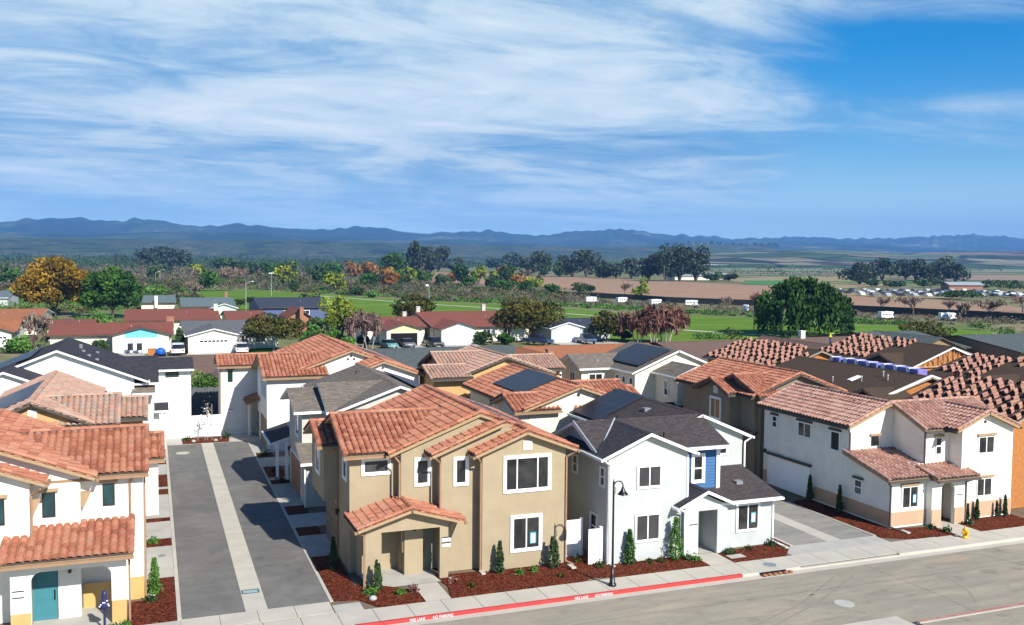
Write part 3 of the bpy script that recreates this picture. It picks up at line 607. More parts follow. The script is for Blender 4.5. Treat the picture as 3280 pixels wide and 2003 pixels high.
def lettering(txt, x0, size, y, z, parent, sxx=1.0):
    cu = bpy.data.curves.new('lettering', 'FONT'); cu.body = txt; cu.size = size; cu.extrude = .0015
    to = bpy.data.objects.new('lettering_tmp', cu); COL.objects.link(to); dg = bpy.context.evaluated_depsgraph_get()
    me = bpy.data.meshes.new_from_object(to.evaluated_get(dg)); bpy.data.objects.remove(to)
    o = bpy.data.objects.new('lettering', me); me.materials.append(MATS['white lettering']); COL.objects.link(o); o.parent = parent
    o.location = (x0, y, z); o.rotation_euler = (R(88), 0, 0); o.scale = (sxx, 1, 1); return o
for x0 in (9.85, 17.4): lettering('FIRE LANE', x0, .175, 37.262, -.122, RK, .85); lettering('NO PARKING', x0 + 1.0, .175, 37.262, -.122, RK, .85)

# ================================================================== house F : tan, front centre
H = thing('tan_house', 'tan stucco two storey house with orange tile roof at the street corner', 'house', (14, 46, 0)); TAN = H; W = MB()
k = dict(kind='tile', rm='terracotta tile', fm='tan trim', gm='copper gutter'); E_ = .383
gable(H, W, 14.1, 19.43, 41.4, 47.0, 5.73, E_, 'y', (.5, .5, .4, .4), rakes=(True, False), sides=(True, True), **k)
groof(H, 12.15, 19.44, 42.0, 47.2, 5.725, E_, 'y', rakes=(True, False), sides=(True, False), **k); gwall(W, 12.72, 18.9, 42.4, 46.8, 0, 12.15, 19.44, 42, 47.2, 5.725, E_, 'y')
groof(H, 10.3, 19.45, 42.9, 53.0, 5.72, E_, 'y', rakes=(True, True), sides=(True, True), **k); gwall(W, 10.95, 18.88, 43.1, 52.6, 0, 10.3, 19.45, 42.9, 53, 5.72, E_, 'y')
groof(H, 8.25, 13.6, 43.35, 50.55, 5.7, E_, 'x', rakes=(True, False), **k); gwall(W, 8.62, 12, 43.76, 50.1, 0, 8.25, 13.6, 43.35, 50.55, 5.7, E_, 'x')
groof(H, 7.55, 9.4, 46.6, 51.0, 5.62, E_, 'x', rakes=(True, False), **k); gwall(W, 7.95, 8.7, 46.95, 50.6, 2.75, 7.55, 9.4, 46.6, 51.0, 5.62, E_, 'x')
# entry porch with its own low gable
groof(H, 8.45, 13.55, 41.15, 44.2, 2.75, .30, 'y', rakes=(True, False), **k)
arch_panel(W, 'S', 41.62, .2, 8.92, 12.86, 2.62, 9.66, 12.45, 2.45, .02, 2)
W.prism([(8.92, 41.63, 2.62), (12.86, 41.63, 2.62), (12.86, 41.63, 2.72), (11.0, 41.63, 3.25), (8.92, 41.63, 2.75)], (0, .18, 0))
W.box(8.92, 9.12, 41.83, 42.0, 0, 2.6); W.box(8.92, 9.12, 43.3, 43.75, 0, 2.6); W.box(8.925, 9.118, 42.0, 43.3, 1.9, 2.6)
W.box(9.64, 9.72, 41.83, 41.9, 0, 2.4)
W.box(11.0, 11.9, 42.6, 43.1, 0, 2.6); 
W.build('wall', 'tan stucco', H)
door(H, 'S', 43.1, 11.95, 12.6, 2.2, 'grey green door', handle=-1); wall_lamp(H, 'S', 42.6, 11.45, 2.25); window(H, 'W', 10.99, 42.75, 43.0, 1.1, 2.2, 'g', 'tan trim', .04)
window(H, 'S', 41.8, 15.78, 18.02, 3.85, 5.42, '3', 'white trim', .13, glass='window glass'); window(H, 'S', 41.8, 16.17, 17.57, .92, 2.48, '2', 'white trim', .13, glass='window glass'); poster(H, 'S', 41.8, 17.05, 17.38, 1.15, 1.72)
window(H, 'S', 42.4, 13.45, 13.98, 4.25, 5.42, 'g', 'white trim', .12); window(H, 'S', 43.1, 11.72, 12.3, 4.2, 5.36, 'g', 'white trim', .12); window(H, 'S', 43.76, 9.3, 10.5, 4.75, 5.36, 'g', 'white trim', .12, glass='screened glass')
window(H, 'W', 7.95, 48.1, 49.2, 3.95, 5.2, 'g', 'white trim', .13); window(H, 'W', 8.62, 44.4, 45.2, 4.4, 5.2, 'g', 'white trim', .12)
vent(H, 'S', 41.8, 16.9, 6.0); plaque(H, 'S', 41.62, 12.52 + .02, 1.75); garage(H, 'W', 8.62, 46.9, 50.0, 2.4, 'taupe garage'); wall_lamp(H, 'W', 8.62, 46.4, 2.3)
downspout(H, [(10.62, 42.95, 5.6), (10.86, 43.02, 5.3), (10.86, 43.02, 3.4)]); downspout(H, [(12.35, 42.0, 5.6), (12.66, 42.3, 5.3), (12.66, 42.3, 3.0)]); downspout(H, [(14.3, 41.5, 5.6), (14.54, 41.85, 5.3), (14.54, 41.85, .1)])
downspout(H, [(19.35, 41.5, 5.6), (18.96, 41.75, 5.3), (18.96, 41.75, .1), (19.2, 41.3, .03)]); downspout(H, [(8.5, 41.3, 2.62), (8.86, 41.6, 2.4), (8.86, 41.6, .05)]); downspout(H, [(8.3, 46.5, 5.5), (8.56, 46.5, 5.3), (8.56, 46.5, .05)])
pz = lambda x: 5.72 + E_ * (x - 10.3)
for x, y in ((13.0, 50.2), (12.2, 52.0), (14.3, 47.6), (13.6, 45.2)): pipe_vent(H, (x, y, pz(x)), .12)
roof_hump(H, (14.2, 46.9, pz(14.2)), 'terracotta tile', .18); c_ = 1 / math.hypot(1, E_)
solar(H, (18.1, 45.0, 5.72 + E_ * 1.35), (0, 1, 0), (-c_, 0, E_ * c_), 7, 1, 1.02, 1.75)

# ================================================================== house A : white, front left (mirror plan)
H = thing('white_house', 'white stucco house with orange tile roof, teal door and amber wall base', 'house', (-6, 46, 0)); W = MB(); m_ = lambda x: 8.02 - x
groof(H, m_(19.43), m_(14.1), 41.4, 47.0, 5.73, E_, 'y', rakes=(True, False), **k); gwall(W, m_(18.9), m_(14.7), 41.8, 46.8, 0, m_(19.43), m_(14.1), 41.4, 47, 5.73, E_, 'y')
groof(H, m_(19.44), m_(12.15), 41.95, 47.2, 5.725, E_, 'y', rakes=(True, False), sides=(False, True), **k); gwall(W, m_(18.9), m_(12.8), 42.4, 46.8, 0, m_(19.44), m_(12.15), 42, 47.2, 5.725, E_, 'y')
groof(H, m_(19.45), m_(10.3), 42.7, 50.9, 5.66, E_, 'y', rakes=(True, True), **k); gwall(W, m_(18.88), m_(10.95), 43.1, 50.5, 0, m_(19.45), m_(10.3), 42.9, 50.9, 5.66, E_, 'y')
groof(H, m_(13.6), m_(8.25), 43.2, 50.4, 5.62, E_, 'x', rakes=(False, True), **k); gwall(W, -4, -.47, 43.5, 50.0, 0, m_(13.6), m_(8.25), 43.2, 50.4, 5.66, E_, 'x')
groof(H, m_(9.4), m_(7.55), 46.75, 51.0, 5.45, E_, 'x', rakes=(False, True), **k); gwall(W, -.55, .17, 47.0, 50.6, 2.75, m_(9.4), m_(7.55), 46.75, 51.0, 5.45, E_, 'x')
shed(H, -5.75, -.82, 40.45, 43.4, 2.92, .26, 'S', **k)
W.box(-5.35, -4.75, 40.9, 41.1, 0, 2.78); arch_panel(W, 'S', 40.9, .2, -4.75, -1.12, 2.86, -4.62, -1.68, 2.42, .38, 8)
W.box(-1.3, -1.12, 41.1, 41.35, 0, 2.8); W.box(-5.35, -5.15, 41.1, 42.4, 0, 2.86)
W.box(-3.75, -2.9, 42.15, 42.6, 0, 2.86); W.box(-4.78, -4.72, 41.9, 42.4, 0, 2.86); W.build('wall', 'white stucco', H)
door(H, 'S', 42.2, -4.7, -3.78, 2.3, 'teal door'); wall_lamp(H, 'S', 42.15, -3.3, 2.05)
band(H, 'S', 40.9, -5.35, -4.63, .82, 'amber band'); band(H, 'S', 40.9, -1.67, -1.12, .95, 'amber band'); band(H, 'S', 43.1, -2.88, -1.3, 1.05, 'amber band'); band(H, 'S', 43.5, -1.0, -.46, 1.0, 'amber band')
window(H, 'S', 43.1, -4.38, -3.88, 4.05, 5.08, 'g', None, fm='bronze frame', glass='teal glass', awning='tan trim'); window(H, 'S', 43.5, -2.08, -1.6, 4.25, 5.2, 'g', None, fm='bronze frame', glass='teal glass', awning='tan trim'); window(H, 'S', 42.4, -6.4, -5.68, 4.05, 5.12, 'g', None, fm='bronze frame', glass='teal glass', awning='tan trim')
plaque(H, 'S', 40.9, -5.28, 1.55)
for (x, y, z) in ((-2.93, 43.1, 5.0), (-4.78, 42.4, 5.0)):
    q = MB(); q.prism([(x, y - .02, z), (x + .02, y - .02, z - .65), (x + .16, y - .02, z - .62), (x + .42, y - .02, z)][::-1], (0, .22, 0)); q.build('corbel', 'tan trim', H)
downspout(H, [(-.9, 43.2, 5.5), (-.98, 43.42, 5.2), (-.98, 43.42, 3.7), (-1.12, 43.3, 3.62)]); downspout(H, [(-1.05, 40.5, 2.8), (-1.0, 40.85, 2.55), (-1.0, 40.85, .05)]); downspout(H, [(m_(12.35), 42.0, 5.5), (-4.7, 42.35, 5.2), (-4.7, 42.35, 3.3)]); downspout(H, [(-.4, 43.6, 5.4), (-.4, 43.6, .1)])
pa = lambda x: 5.72 + E_ * (m_(10.3) - x)
for x, y in ((-5.2, 50.3), (-5.6, 49.7), (-4.6, 50.2), (-4.1, 49.8), (-3.2, 50.0)): roof_hump(H, (x, y, pa(x)), 'terracotta tile', .13)
wall_lamp(H, 'E', -.47, 51.8, 2.2)

# ================================================================== house B : amber stucco, weathered tiles
H = thing('amber_house', 'amber stucco house with weathered pink and grey tiles, left of the alley', 'house', (-6, 62, 0)); W = MB(); kb = dict(kind='tile', rm='weathered tile', fm='dark fascia'); P_ = .43
groof(H, -9.25, -3.1, 56.2, 70.5, 5.7, P_, 'y', **kb); gwall(W, -8.8, -3.6, 56.6, 70, 0, -9.25, -3.1, 56.2, 70.5, 5.7, P_, 'y')
groof(H, -6.1, -1.75, 56.25, 62.2, 5.6, .42, 'x', rakes=(False, True), **kb); gwall(W, -5, -2.1, 56.62, 61.8, 0, -6.1, -1.75, 56.25, 62.2, 5.6, .42, 'x')
groof(H, -3.6, -.3, 58.0, 64.4, 5.62, .23, 'x', rakes=(False, True), **kb); gwall(W, -3, -.62, 58.4, 64.0, 0, -3.6, -.3, 58.0, 64.4, 5.62, .23, 'x')
W.build('wall', 'orange stucco', H); vent(H, 'S', 56.6, -6.15, 6.35); c_ = 1 / math.hypot(1, P_)
solar(H, (-8.9, 66.2, 5.7 + P_ * .35), (0, -1, 0), (c_, 0, P_ * c_), 8, 2, 1.02, 1.35); garage(H, 'E', -.62, 59.0, 62.0, 2.3, 'taupe garage'); window(H, 'E', -.62, 60, 61, 3.6, 4.6, '2')

# ================================================================== house C : white, charcoal shingles, left rear
H = thing('charcoal_roof_house', 'white house with charcoal shingle roof and white eaves behind the amber house', 'house', (-6, 80, 0)); W = MB(); kc = dict(kind='shingle', rm='charcoal shingle', fm='white trim')
groof(H, -12.9, -.33, 76.3, 88.0, 5.5, .40, 'y', **kc); gwall(W, -12.4, -1.35, 76.75, 87.6, 0, -12.9, -.33, 76.3, 88.0, 5.5, .40, 'y')
groof(H, -6.5, .42, 76.8, 85.8, 5.3, .36, 'x', rakes=(False, True), **kc); gwall(W, -5.5, -.0, 77.2, 85.4, 0, -6.5, .42, 76.8, 85.8, 5.3, .36, 'x')
groof(H, -1.5, 3.15, 81.2, 85.4, 5.76, .36, 'x', rakes=(False, True), **kc); gwall(W, -.5, 2.92, 81.6, 85, 0, -1.5, 3.15, 81.2, 85.4, 5.76, .36, 'x')
groof(H, -12.8, -6.4, 72.3, 78.0, 5.7, .40, 'y', rakes=(True, False), **kc); gwall(W, -12.4, -6.9, 72.7, 77, 0, -12.8, -6.4, 72.3, 78.0, 5.7, .40, 'y')
W.box(-1.34, .42, 77.9, 78.3, 0, 2.9)
W.build('wall', 'soft white stucco', H); shed(H, .05, 1.1, 77.2, 78.6, 3.05, .3, 'S', kind='shingle', rm='charcoal shingle', fm='white trim')
shed(H, -1.5, .15, 76.2, 77.2, 4.6, .45, 'S', kind='shingle', rm='olive grey shingle', fm='white trim')
q = MB(); q.box(.72, .88, 77.3, 77.46, 0, 3.0); q.cyl((.8, 77.38, 2.3), (.4, 77.38, 2.95), .05, .05, 6); q.build('porch_post', 'white trim', H)
window(H, 'S', 81.6, .95, 1.98, 5.08, 5.52, 'g', None, fm='bronze frame', glass='teal glass'); window(H, 'E', .0, 78.8, 79.6, 1.0, 2.1, 'g'); plaque(H, 'S', 81.6, 1.85, 1.9); c_ = 1 / math.hypot(1, .4)
solar(H, (-11.6, 86.0, 5.5 + .4 * 1.3), (0, -1, 0), (c_, 0, .4 * c_), 8, 2, 1.02, 1.7)
zc_ = lambda x: 5.5 + .4 * (-.33 - x)
for x, y in ((-5.4, 83), (-5.1, 81.2), (-4.2, 83.5), (-4.6, 79.5), (-5.5, 84.5), (-4.0, 78.6)): roof_hump(H, (x, y, zc_(x)), 'steel grey', .12)

# ================================================================== house D : white, tiles, right rear
H = thing('white_tower_house', 'white house with orange tile roof at the far end of the alley', 'house', (14, 80, 0)); W = MB()
groof(H, 9.7, 20.3, 75.0, 90.0, 5.65, .36, 'y', **k); gwall(W, 10.2, 19.8, 75.4, 89.6, 0, 9.7, 20.3, 75, 90, 5.65, .36, 'y')
groof(H, 13.5, 20.32, 72.0, 77.0, 5.68, .36, 'y', rakes=(True, False), sides=(False, True), **k); slope(H, (15.4, 77, 5.68 + .36 * 1.9), (0, -1, 0), (.9409, 0, .3387), 5, 1.6, 'tile', 'terracotta tile', 'tan trim'); gwall(W, 15.75, 19.85, 72.4, 76, 0, 13.5, 20.32, 72, 77, 5.68, .36, 'y')
groof(H, 7.85, 13.0, 73.9, 81.6, 5.66, .375, 'x', rakes=(True, False), **k); gwall(W, 8.22, 12, 74.3, 81.2, 0, 7.85, 13, 73.9, 81.6, 5.66, .375, 'x')
groof(H, 5.0, 10.0, 81.7, 85.7, 5.78, .37, 'x', rakes=(True, False), **k); gwall(W, 5.3, 9.5, 82.05, 85.3, 0, 5.0, 10, 81.7, 85.7, 5.78, .37, 'x')
W.box(7.45, 7.65, 81.0, 81.6, 0, 2.6); W.build('wall', 'white stucco', H); shed(H, 7.2, 8.3, 79.2, 82.0, 3.0, .3, 'W', **k)
window(H, 'S', 82.05, 5.88, 6.28, 4.45, 5.4, 'g', None, fm='bronze frame', glass='teal glass', awning='dark fascia'); door(H, 'W', 8.22, 79.9, 80.8, 2.1, 'olive stucco')
for a in (75.0, 76.2, 77.4): window(H, 'W', 8.22, a, a + .6, 3.9, 5.2, 'g', 'white trim', .08)
hole(H, 'S', 75.4, 15.0, 7.05); hole(H, 'S', 75.4, 14.75, 6.8); hole(H, 'S', 75.4, 15.25, 6.8); hole(H, 'S', 72.4, 16.9, 6.35); plaque(H, 'S', 82.05, 5.85, 1.9, 1); garage(H, 'W', 8.22, 74.5, 78.6, 2.3, 'taupe garage')
c_ = 1 / math.hypot(1, .36); solar(H, (19.2, 77.5, 5.65 + .36 * 1.1), (0, 1, 0), (-c_, 0, .36 * c_), 9, 1, 1.02, 2.4)
zd = lambda x: 5.65 + .36 * (x - 9.7)
for x, y in ((13.6, 86), (14.0, 84.6), (13.2, 82), (14.2, 80.4), (12.4, 79)): roof_hump(H, (x, y, zd(x)), 'terracotta tile', .15)
downspout(H, [(7.6, 81.7, 2.8), (7.6, 81.7, .1)]); downspout(H, [(5.28, 82.0, 5.6), (5.28, 82.0, .1)])

# ================================================================== house E : cream, olive grey shingles
H = thing('grey_shingle_house', 'cream house with brown grey shingle roof between the tan house and white tiled house', 'house', (13, 62, 0)); W = MB(); ke = dict(kind='shingle', rm='olive grey shingle', fm='white trim')
groof(H, 10.2, 18.4, 56.4, 69.2, 5.68, .35, 'y', **ke); gwall(W, 10.7, 17.9, 56.8, 68.8, 0, 10.2, 18.4, 56.4, 69.2, 5.68, .35, 'y')
groof(H, 9.75, 14.0, 56.65, 63.4, 5.66, .40, 'x', rakes=(True, False), **ke); gwall(W, 10.15, 12, 57.0, 63, 0, 9.75, 14.0, 56.65, 63.4, 5.66, .40, 'x')
groof(H, 7.95, 10.6, 57.6, 64.0, 5.6, .33, 'x', rakes=(True, False), **ke); gwall(W, 8.5, 10.4, 58.0, 63.6, 0, 7.95, 10.6, 57.6, 64.0, 5.6, .33, 'x')
W.build('wall', 'dusty cream stucco', H)
shed(H, 8.1, 10.3, 55.9, 58.1, 2.78, .38, 'S', kind='shingle', rm='olive grey shingle', fm='white trim'); W = MB(); W.box(8.5, 10.2, 56.3, 58.0, 0, 2.75); W.build('wall', 'dusty cream stucco', H)
shed(H, 7.3, 8.9, 63.7, 68.6, 2.6, .3, 'W', kind='shingle', rm='charcoal shingle', fm='white trim')
for p in ((7.75, 64.1), (8.35, 63.9)): q = MB(); q.box(p[0] - .09, p[0] + .09, p[1] - .09, p[1] + .09, 0, 2.6); q.build('porch_post', 'white trim', H)
window(H, 'W', 8.5, 59.3, 60.4, 3.8, 5.1, 'g', 'white trim', .12); garage(H, 'W', 8.5, 58.2, 62.6, 2.3, 'rust garage', 'white trim'); wall_lamp(H, 'W', 8.5, 63.1, 2.3)
downspout(H, [(8.2, 56.0, 2.65), (8.4, 56.2, 2.5), (8.4, 56.2, .05)], 'white trim'); roof_hump(H, (13.6, 66, 5.68 + .35 * 3.4), 'olive grey shingle', .12)
c_ = 1 / math.hypot(1, .35); solar(H, (17.7, 57.6, 5.68 + .35 * .7), (0, 1, 0), (-c_, 0, .35 * c_), 9, 1, 1.02, 2.2)

# ================================================================== house G : orange stucco centre rear
H = thing('orange_house', 'orange stucco house with mottled grey and pink tiles behind the solar panelled house', 'house', (26, 75, 0)); W = MB()
groof(H, 22.2, 30.6, 69.7, 79.0, 5.68, .36, 'y', **kb); gwall(W, 22.7, 30.1, 70.1, 78.6, 0, 22.2, 30.6, 69.7, 79, 5.68, .36, 'y')
groof(H, 21.6, 26.5, 71.4, 79.2, 5.68, .36, 'x', rakes=(True, False), **kb); gwall(W, 22.1, 26, 71.8, 78.8, 0, 21.6, 26.5, 71.4, 79.2, 5.68, .36, 'x')
groof(H, 19.9, 23.4, 69.2, 74.2, 5.68, .30, 'x', rakes=(True, False), **kb); gwall(W, 20.3, 23, 69.75, 73.8, 0, 19.9, 23.4, 69.2, 74.2, 5.68, .30, 'x')
groof(H, 28.0, 33.0, 73.0, 78.6, 5.65, .33, 'x', rakes=(False, True), **kb); gwall(W, 29, 32.6, 73.4, 78.2, 0, 28.0, 33.0, 73.0, 78.6, 5.65, .33, 'x')
W.build('wall', 'orange stucco', H); zg = lambda x: 5.68 + .36 * (x - 22.2)
for x, y in ((25, 76), (24.6, 74.6), (25.4, 73.2), (24.2, 72.6)): roof_hump(H, (x, y, zg(x)), 'weathered tile', .14)

# ================================================================== house H : cream, solar panel on orange tiles
H = thing('solar_tile_house', 'cream house with orange tiles and a square solar panel on its west slope', 'house', (26, 61, 0)); W = MB(); q_ = .35
groof(H, 21.95, 29.85, 54.9, 67.6, 5.4, q_, 'y', **k); gwall(W, 22.45, 29.3, 55.3, 67.2, 0, 21.95, 29.85, 54.9, 67.6, 5.4, q_, 'y')
groof(H, 21.3, 24.6, 54.95, 59.6, 5.3, .34, 'x', rakes=(True, False), **k); gwall(W, 21.75, 24.2, 55.34, 59.2, 0, 21.3, 24.6, 54.95, 59.6, 5.3, .34, 'x')
groof(H, 25.6, 30.6, 54.95, 62.4, 5.25, .34, 'x', rakes=(False, True), **k); gwall(W, 26, 30.2, 55.32, 62, 0, 25.6, 30.6, 54.95, 62.4, 5.25, .34, 'x')
groof(H, 30.0, 31.6, 56.2, 61.2, 5.2, .34, 'x', rakes=(False, True), **k)
W.build('wall', 'cream stucco', H); c_ = 1 / math.hypot(1, q_)
solar(H, (23.15, 63.9, 5.4 + q_ * 1.2), (0, -1, 0), (c_, 0, q_ * c_), 5, 2, 1.12, 1.45, .2); hole(H, 'S', 54.72 + .58, 25.9, 6.2, .11)
window(H, 'W', 22.45, 60.2, 61.0, 4.0, 4.8, '2', 'white trim', .08); window(H, 'W', 22.45, 61.8, 62.6, 4.0, 4.8, '2', 'white trim', .08); window(H, 'S', 55.32, 26.7, 27.15, 3.5, 4.3, 'g', None, fm='bronze frame', awning='tan trim')

# ================================================================== house I : grey walls west, cream south, olive shingles
H = thing('solar_shingle_house', 'cream gabled house with grey brown shingles and solar panels near the side drive end', 'house', (41, 73, 0)); W = MB(); p_ = .40
groof(H, 37.2, 46.0, 68.8, 77.6, 5.68, p_, 'y', **ke); gwall(W, 37.6, 45.5, 69.2, 77.2, 0, 37.2, 46, 68.8, 77.6, 5.68, p_, 'y')
groof(H, 34.2, 41.0, 72.9, 77.9, 5.65, p_, 'x', rakes=(True, False), **ke); gwall(W, 34.6, 40, 73.3, 77.5, 0, 34.2, 41, 72.9, 77.9, 5.65, p_, 'x')
groof(H, 39.15, 43.1, 65.2, 70.0, 5.68, p_, 'y', rakes=(True, False), **ke); gwall(W, 39.5, 42.75, 65.55, 69.5, 0, 39.15, 43.1, 65.2, 70, 5.68, p_, 'y')
W.build('wall', 'cream stucco', H); c_ = 1 / math.hypot(1, p_); solar(H, (38.1, 75.6, 5.68 + p_ * .9), (0, -1, 0), (c_, 0, p_ * c_), 6, 2, 1.02, 1.7)
window(H, 'S', 73.3, 35.3, 36.6, 3.7, 5.1, '2', 'white trim', .1); window(H, 'W', 34.6, 74.6, 75.6, 3.7, 5.1, '2', 'white trim', .1)
for a in (69.6, 70.9, 72.1): window(H, 'W', 37.6, a, a + .5, 4.0, 5.1, 'dh', 'white trim', .08)
window(H, 'W', 39.5, 67.0, 67.6, 3.9, 5.1, 'dh', 'white trim', .1); shed(H, 38.2, 41.6, 63.9, 66.2, 2.7, .35, 'S', kind='shingle', rm='charcoal shingle', fm='white trim'); W = MB(); W.box(39.5, 41.5, 64.3, 65.4, 0, 2.7); W.build('wall', 'cream stucco', H)
roof_hump(H, (39, 69.8, 5.68 + p_ * 1.8), 'steel grey', .14); roof_hump(H, (36.5, 74.2, 6.1), 'steel grey', .15)

# ================================================================== house J : white and blue, front
H = thing('white_blue_house', 'white house with blue siding panel and charcoal shingle roof behind the street lamp', 'house', (25, 46, 0)); W = MB(); p_ = .42
kj = dict(kind='shingle', rm='charcoal shingle', fm='white trim'); kj2 = dict(kind='shingle', rm='brown grey shingle', fm='white trim')
groof(H, 20.3, 25.6, 40.4, 45.5, 5.38, p_, 'y', rakes=(True, False), **kj); gwall(W, 20.8, 25.25, 40.77, 45, 0, 20.3, 25.6, 40.4, 45.5, 5.38, p_, 'y')
groof(H, 20.45, 28.25, 41.5, 47.3, 5.38, .40, 'x', **kj2); gwall(W, 20.82, 27.9, 42.2, 46.9, 0, 20.45, 28.25, 41.5, 47.3, 5.38, .40, 'x')
groof(H, 24.9, 31.5, 44.05, 54.6, 5.2, p_, 'y', **kj2); gwall(W, 25.4, 31.05, 44.42, 54.2, 0, 24.9, 31.5, 44.05, 54.6, 5.2, p_, 'y')
W.box(27.05, 30.62, 41.05, 44.6, 0, 2.52); W.prism([(30.40, 41.05, 2.52), (30.40, 44.5, 2.52), (30.40, 44.5, 3.4), ], (.2, 0, 0)); W.build('wall', 'cool white stucco', H)
shed(H, 26.4, 31.0, 40.6, 44.5, 2.62, .24, 'S', kind='shingle', rm='brown grey shingle', fm='white trim')
W = MB(); arch_panel(W, 'S', 40.5, .18, 25.0, 27.5, 2.42, 25.78, 26.9, 2.3, .02, 2); W.prism([(25.0, 40.51, 2.42), (27.5, 40.51, 2.42), (27.5, 40.51, 2.5), (26.2, 40.51, 3.1), (25.0, 40.51, 2.52)], (0, .16, 0)); W.box(25.0, 25.18, 40.68, 42.2, 0, 2.4); W.box(26.95, 27.05, 40.68, 42.2, 0, 2.4); W.build('porch_wall', 'cool white stucco', H)
groof(H, 24.45, 27.8, 40.15, 42.6, 2.66, .45, 'y', kind='shingle', rm='charcoal shingle', fm='white trim', rakes=(True, False))
q = MB(); q.box(25.27, 27.88, 42.16, 42.21, 2.4, 5.2); s_ = q.build('siding', 'blue siding', H); q = MB()
for i in range(16): q.prism([(25.28, 42.15, 2.55 + i * .165), (25.28, 42.11, 2.55 + i * .165), (25.28, 42.15, 2.70 + i * .165)], (2.59, 0, 0))
q.build('siding_board', 'blue siding', s_); q = MB(); q.box(27.8, 27.98, 42.05, 42.2, 2.9, 5.2); q.box(25.2, 25.3, 40.73, 40.9, 0, 5.2); q.box(20.76, 20.9, 40.72, 40.86, 0, 5.2); q.build('corner_board', 'white trim', H)
window(H, 'S', 42.12, 26.42, 26.98, 3.45, 4.75, 'dh', 'white trim', .14); window(H, 'S', 40.77, 22.42, 23.7, 3.72, 4.76, '2', 'white trim', .08, glass='screened glass'); window(H, 'S', 40.77, 22.34, 23.66, 1.02, 2.32, '2', 'white trim', .08, glass='screened glass')
window(H, 'S', 41.05, 28.48, 29.78, .88, 2.24, '2', 'white trim', .09); poster(H, 'S', 41.05, 29.3, 29.6, 1.25, 1.8)
window(H, 'W', 20.8, 41.2, 41.65, 3.8, 4.7, 'dh', 'white trim', .07); window(H, 'W', 20.8, 42.0, 42.7, .9, 2.15, 'dh', 'white trim', .07); window(H, 'W', 20.8, 44.4, 44.95, 3.8, 4.7, 'dh', 'white trim', .07); window(H, 'W', 20.8, 46, 46.6, 1.0, 2.2, 'g', 'white trim', .07)
window(H, 'S', 44.42, 29.5, 30.0, 4.2, 4.8, 'g', 'white trim', .08); door(H, 'S', 42.2, 25.8, 26.7, 2.1, 'white door', handle=-1); plaque(H, 'S', 40.5, 25.28, 1.45, 1)
downspout(H, [(20.4, 40.5, 5.25), (20.84, 40.7, 4.95), (20.84, 40.7, .05)], 'white trim'); downspout(H, [(28.15, 41.7, 5.25), (28.0, 42.1, 5.0), (28.0, 42.1, 3.0)], 'white trim'); downspout(H, [(31.45, 44.1, 5.1), (31.12, 44.3, 4.8), (31.12, 44.3, 2.8)], 'white trim'); downspout(H, [(30.9, 40.8, 2.5), (30.68, 41.0, 2.3), (30.68, 41.0, .15), (30.9, 40.3, .05)], 'white trim'); downspout(H, [(24.5, 40.3, 2.55), (24.95, 40.45, 2.35), (24.95, 40.45, .05)], 'white trim')
c_ = 1 / math.hypot(1, p_); solar(H, (25.0, 53.9, 5.2 + p_ * .1), (0, -1, 0), (c_, 0, p_ * c_), 3, 2, 1.12, 1.72, .14); roof_hump(H, (27.2, 48.6, 5.2 + p_ * 2.3), 'steel grey', .2); roof_hump(H, (29.4, 42.4, 2.62 + .24 * 1.8), 'steel grey', .2)
for x, y in ((25.6, 49.2), (25.4, 47.6)): pipe_vent(H, (x, y, 5.2 + p_ * (x - 24.9)), .3, 'dark frame')
pipe_vent(H, (24.8, 42.4, 5.38 + .4 * .9), .3, 'dark frame')
q = MB()
for a, b in (((21.25, 42.35, 5.72), (22.9, 44.35, 6.58)), ((20.5, 41.55, 5.42), (20.5, 44.35, 6.56))): q.cyl(a, b, .05, .05, 6)
q.build('valley_flashing', 'galvanised', H)

# ================================================================== house K : olive, behind right
H = thing('olive_house', 'olive stucco house with orange tiles behind the right corner house', 'house', (43, 58, 0)); W = MB(); p_ = .37; kk = dict(kind='tile', rm='terracotta tile', fm='dark fascia')
groof(H, 38.2, 46.2, 53.6, 63.7, 5.7, p_, 'y', **kk); gwall(W, 38.7, 45.8, 54.0, 63.3, 0, 38.2, 46.2, 53.6, 63.7, 5.7, p_, 'y')
groof(H, 37.4, 40.6, 55.4, 59.9, 5.68, p_, 'x', rakes=(True, False), **kk); gwall(W, 37.9, 40, 55.85, 59.5, 0, 37.4, 40.6, 55.4, 59.9, 5.68, p_, 'x')
groof(H, 38.5, 43.0, 53.2, 59.6, 5.68, p_, 'x', rakes=(True, False), **kk); gwall(W, 38.95, 42, 53.7, 59.2, 0, 38.5, 43.0, 53.2, 59.6, 5.68, p_, 'x')
W.build('wall', 'olive stucco', H); vent(H, 'W', 37.9, 57.6, 5.75, .5); window(H, 'W', 37.9, 57.0, 58.2, 3.7, 5.1, '2', 'white trim', .12); window(H, 'W', 38.95, 54.3, 54.9, 3.9, 4.9, 'dh', 'white trim', .1)
shed(H, 37.7, 39.4, 53.9, 59.4, 2.75, .4, 'W', **kk)
for x, y in ((41, 60), (41.2, 58.8), (40.7, 56), (40.2, 55)): roof_hump(H, (x, y, 5.7 + p_ * (x - 38.2)), 'terracotta tile', .13)

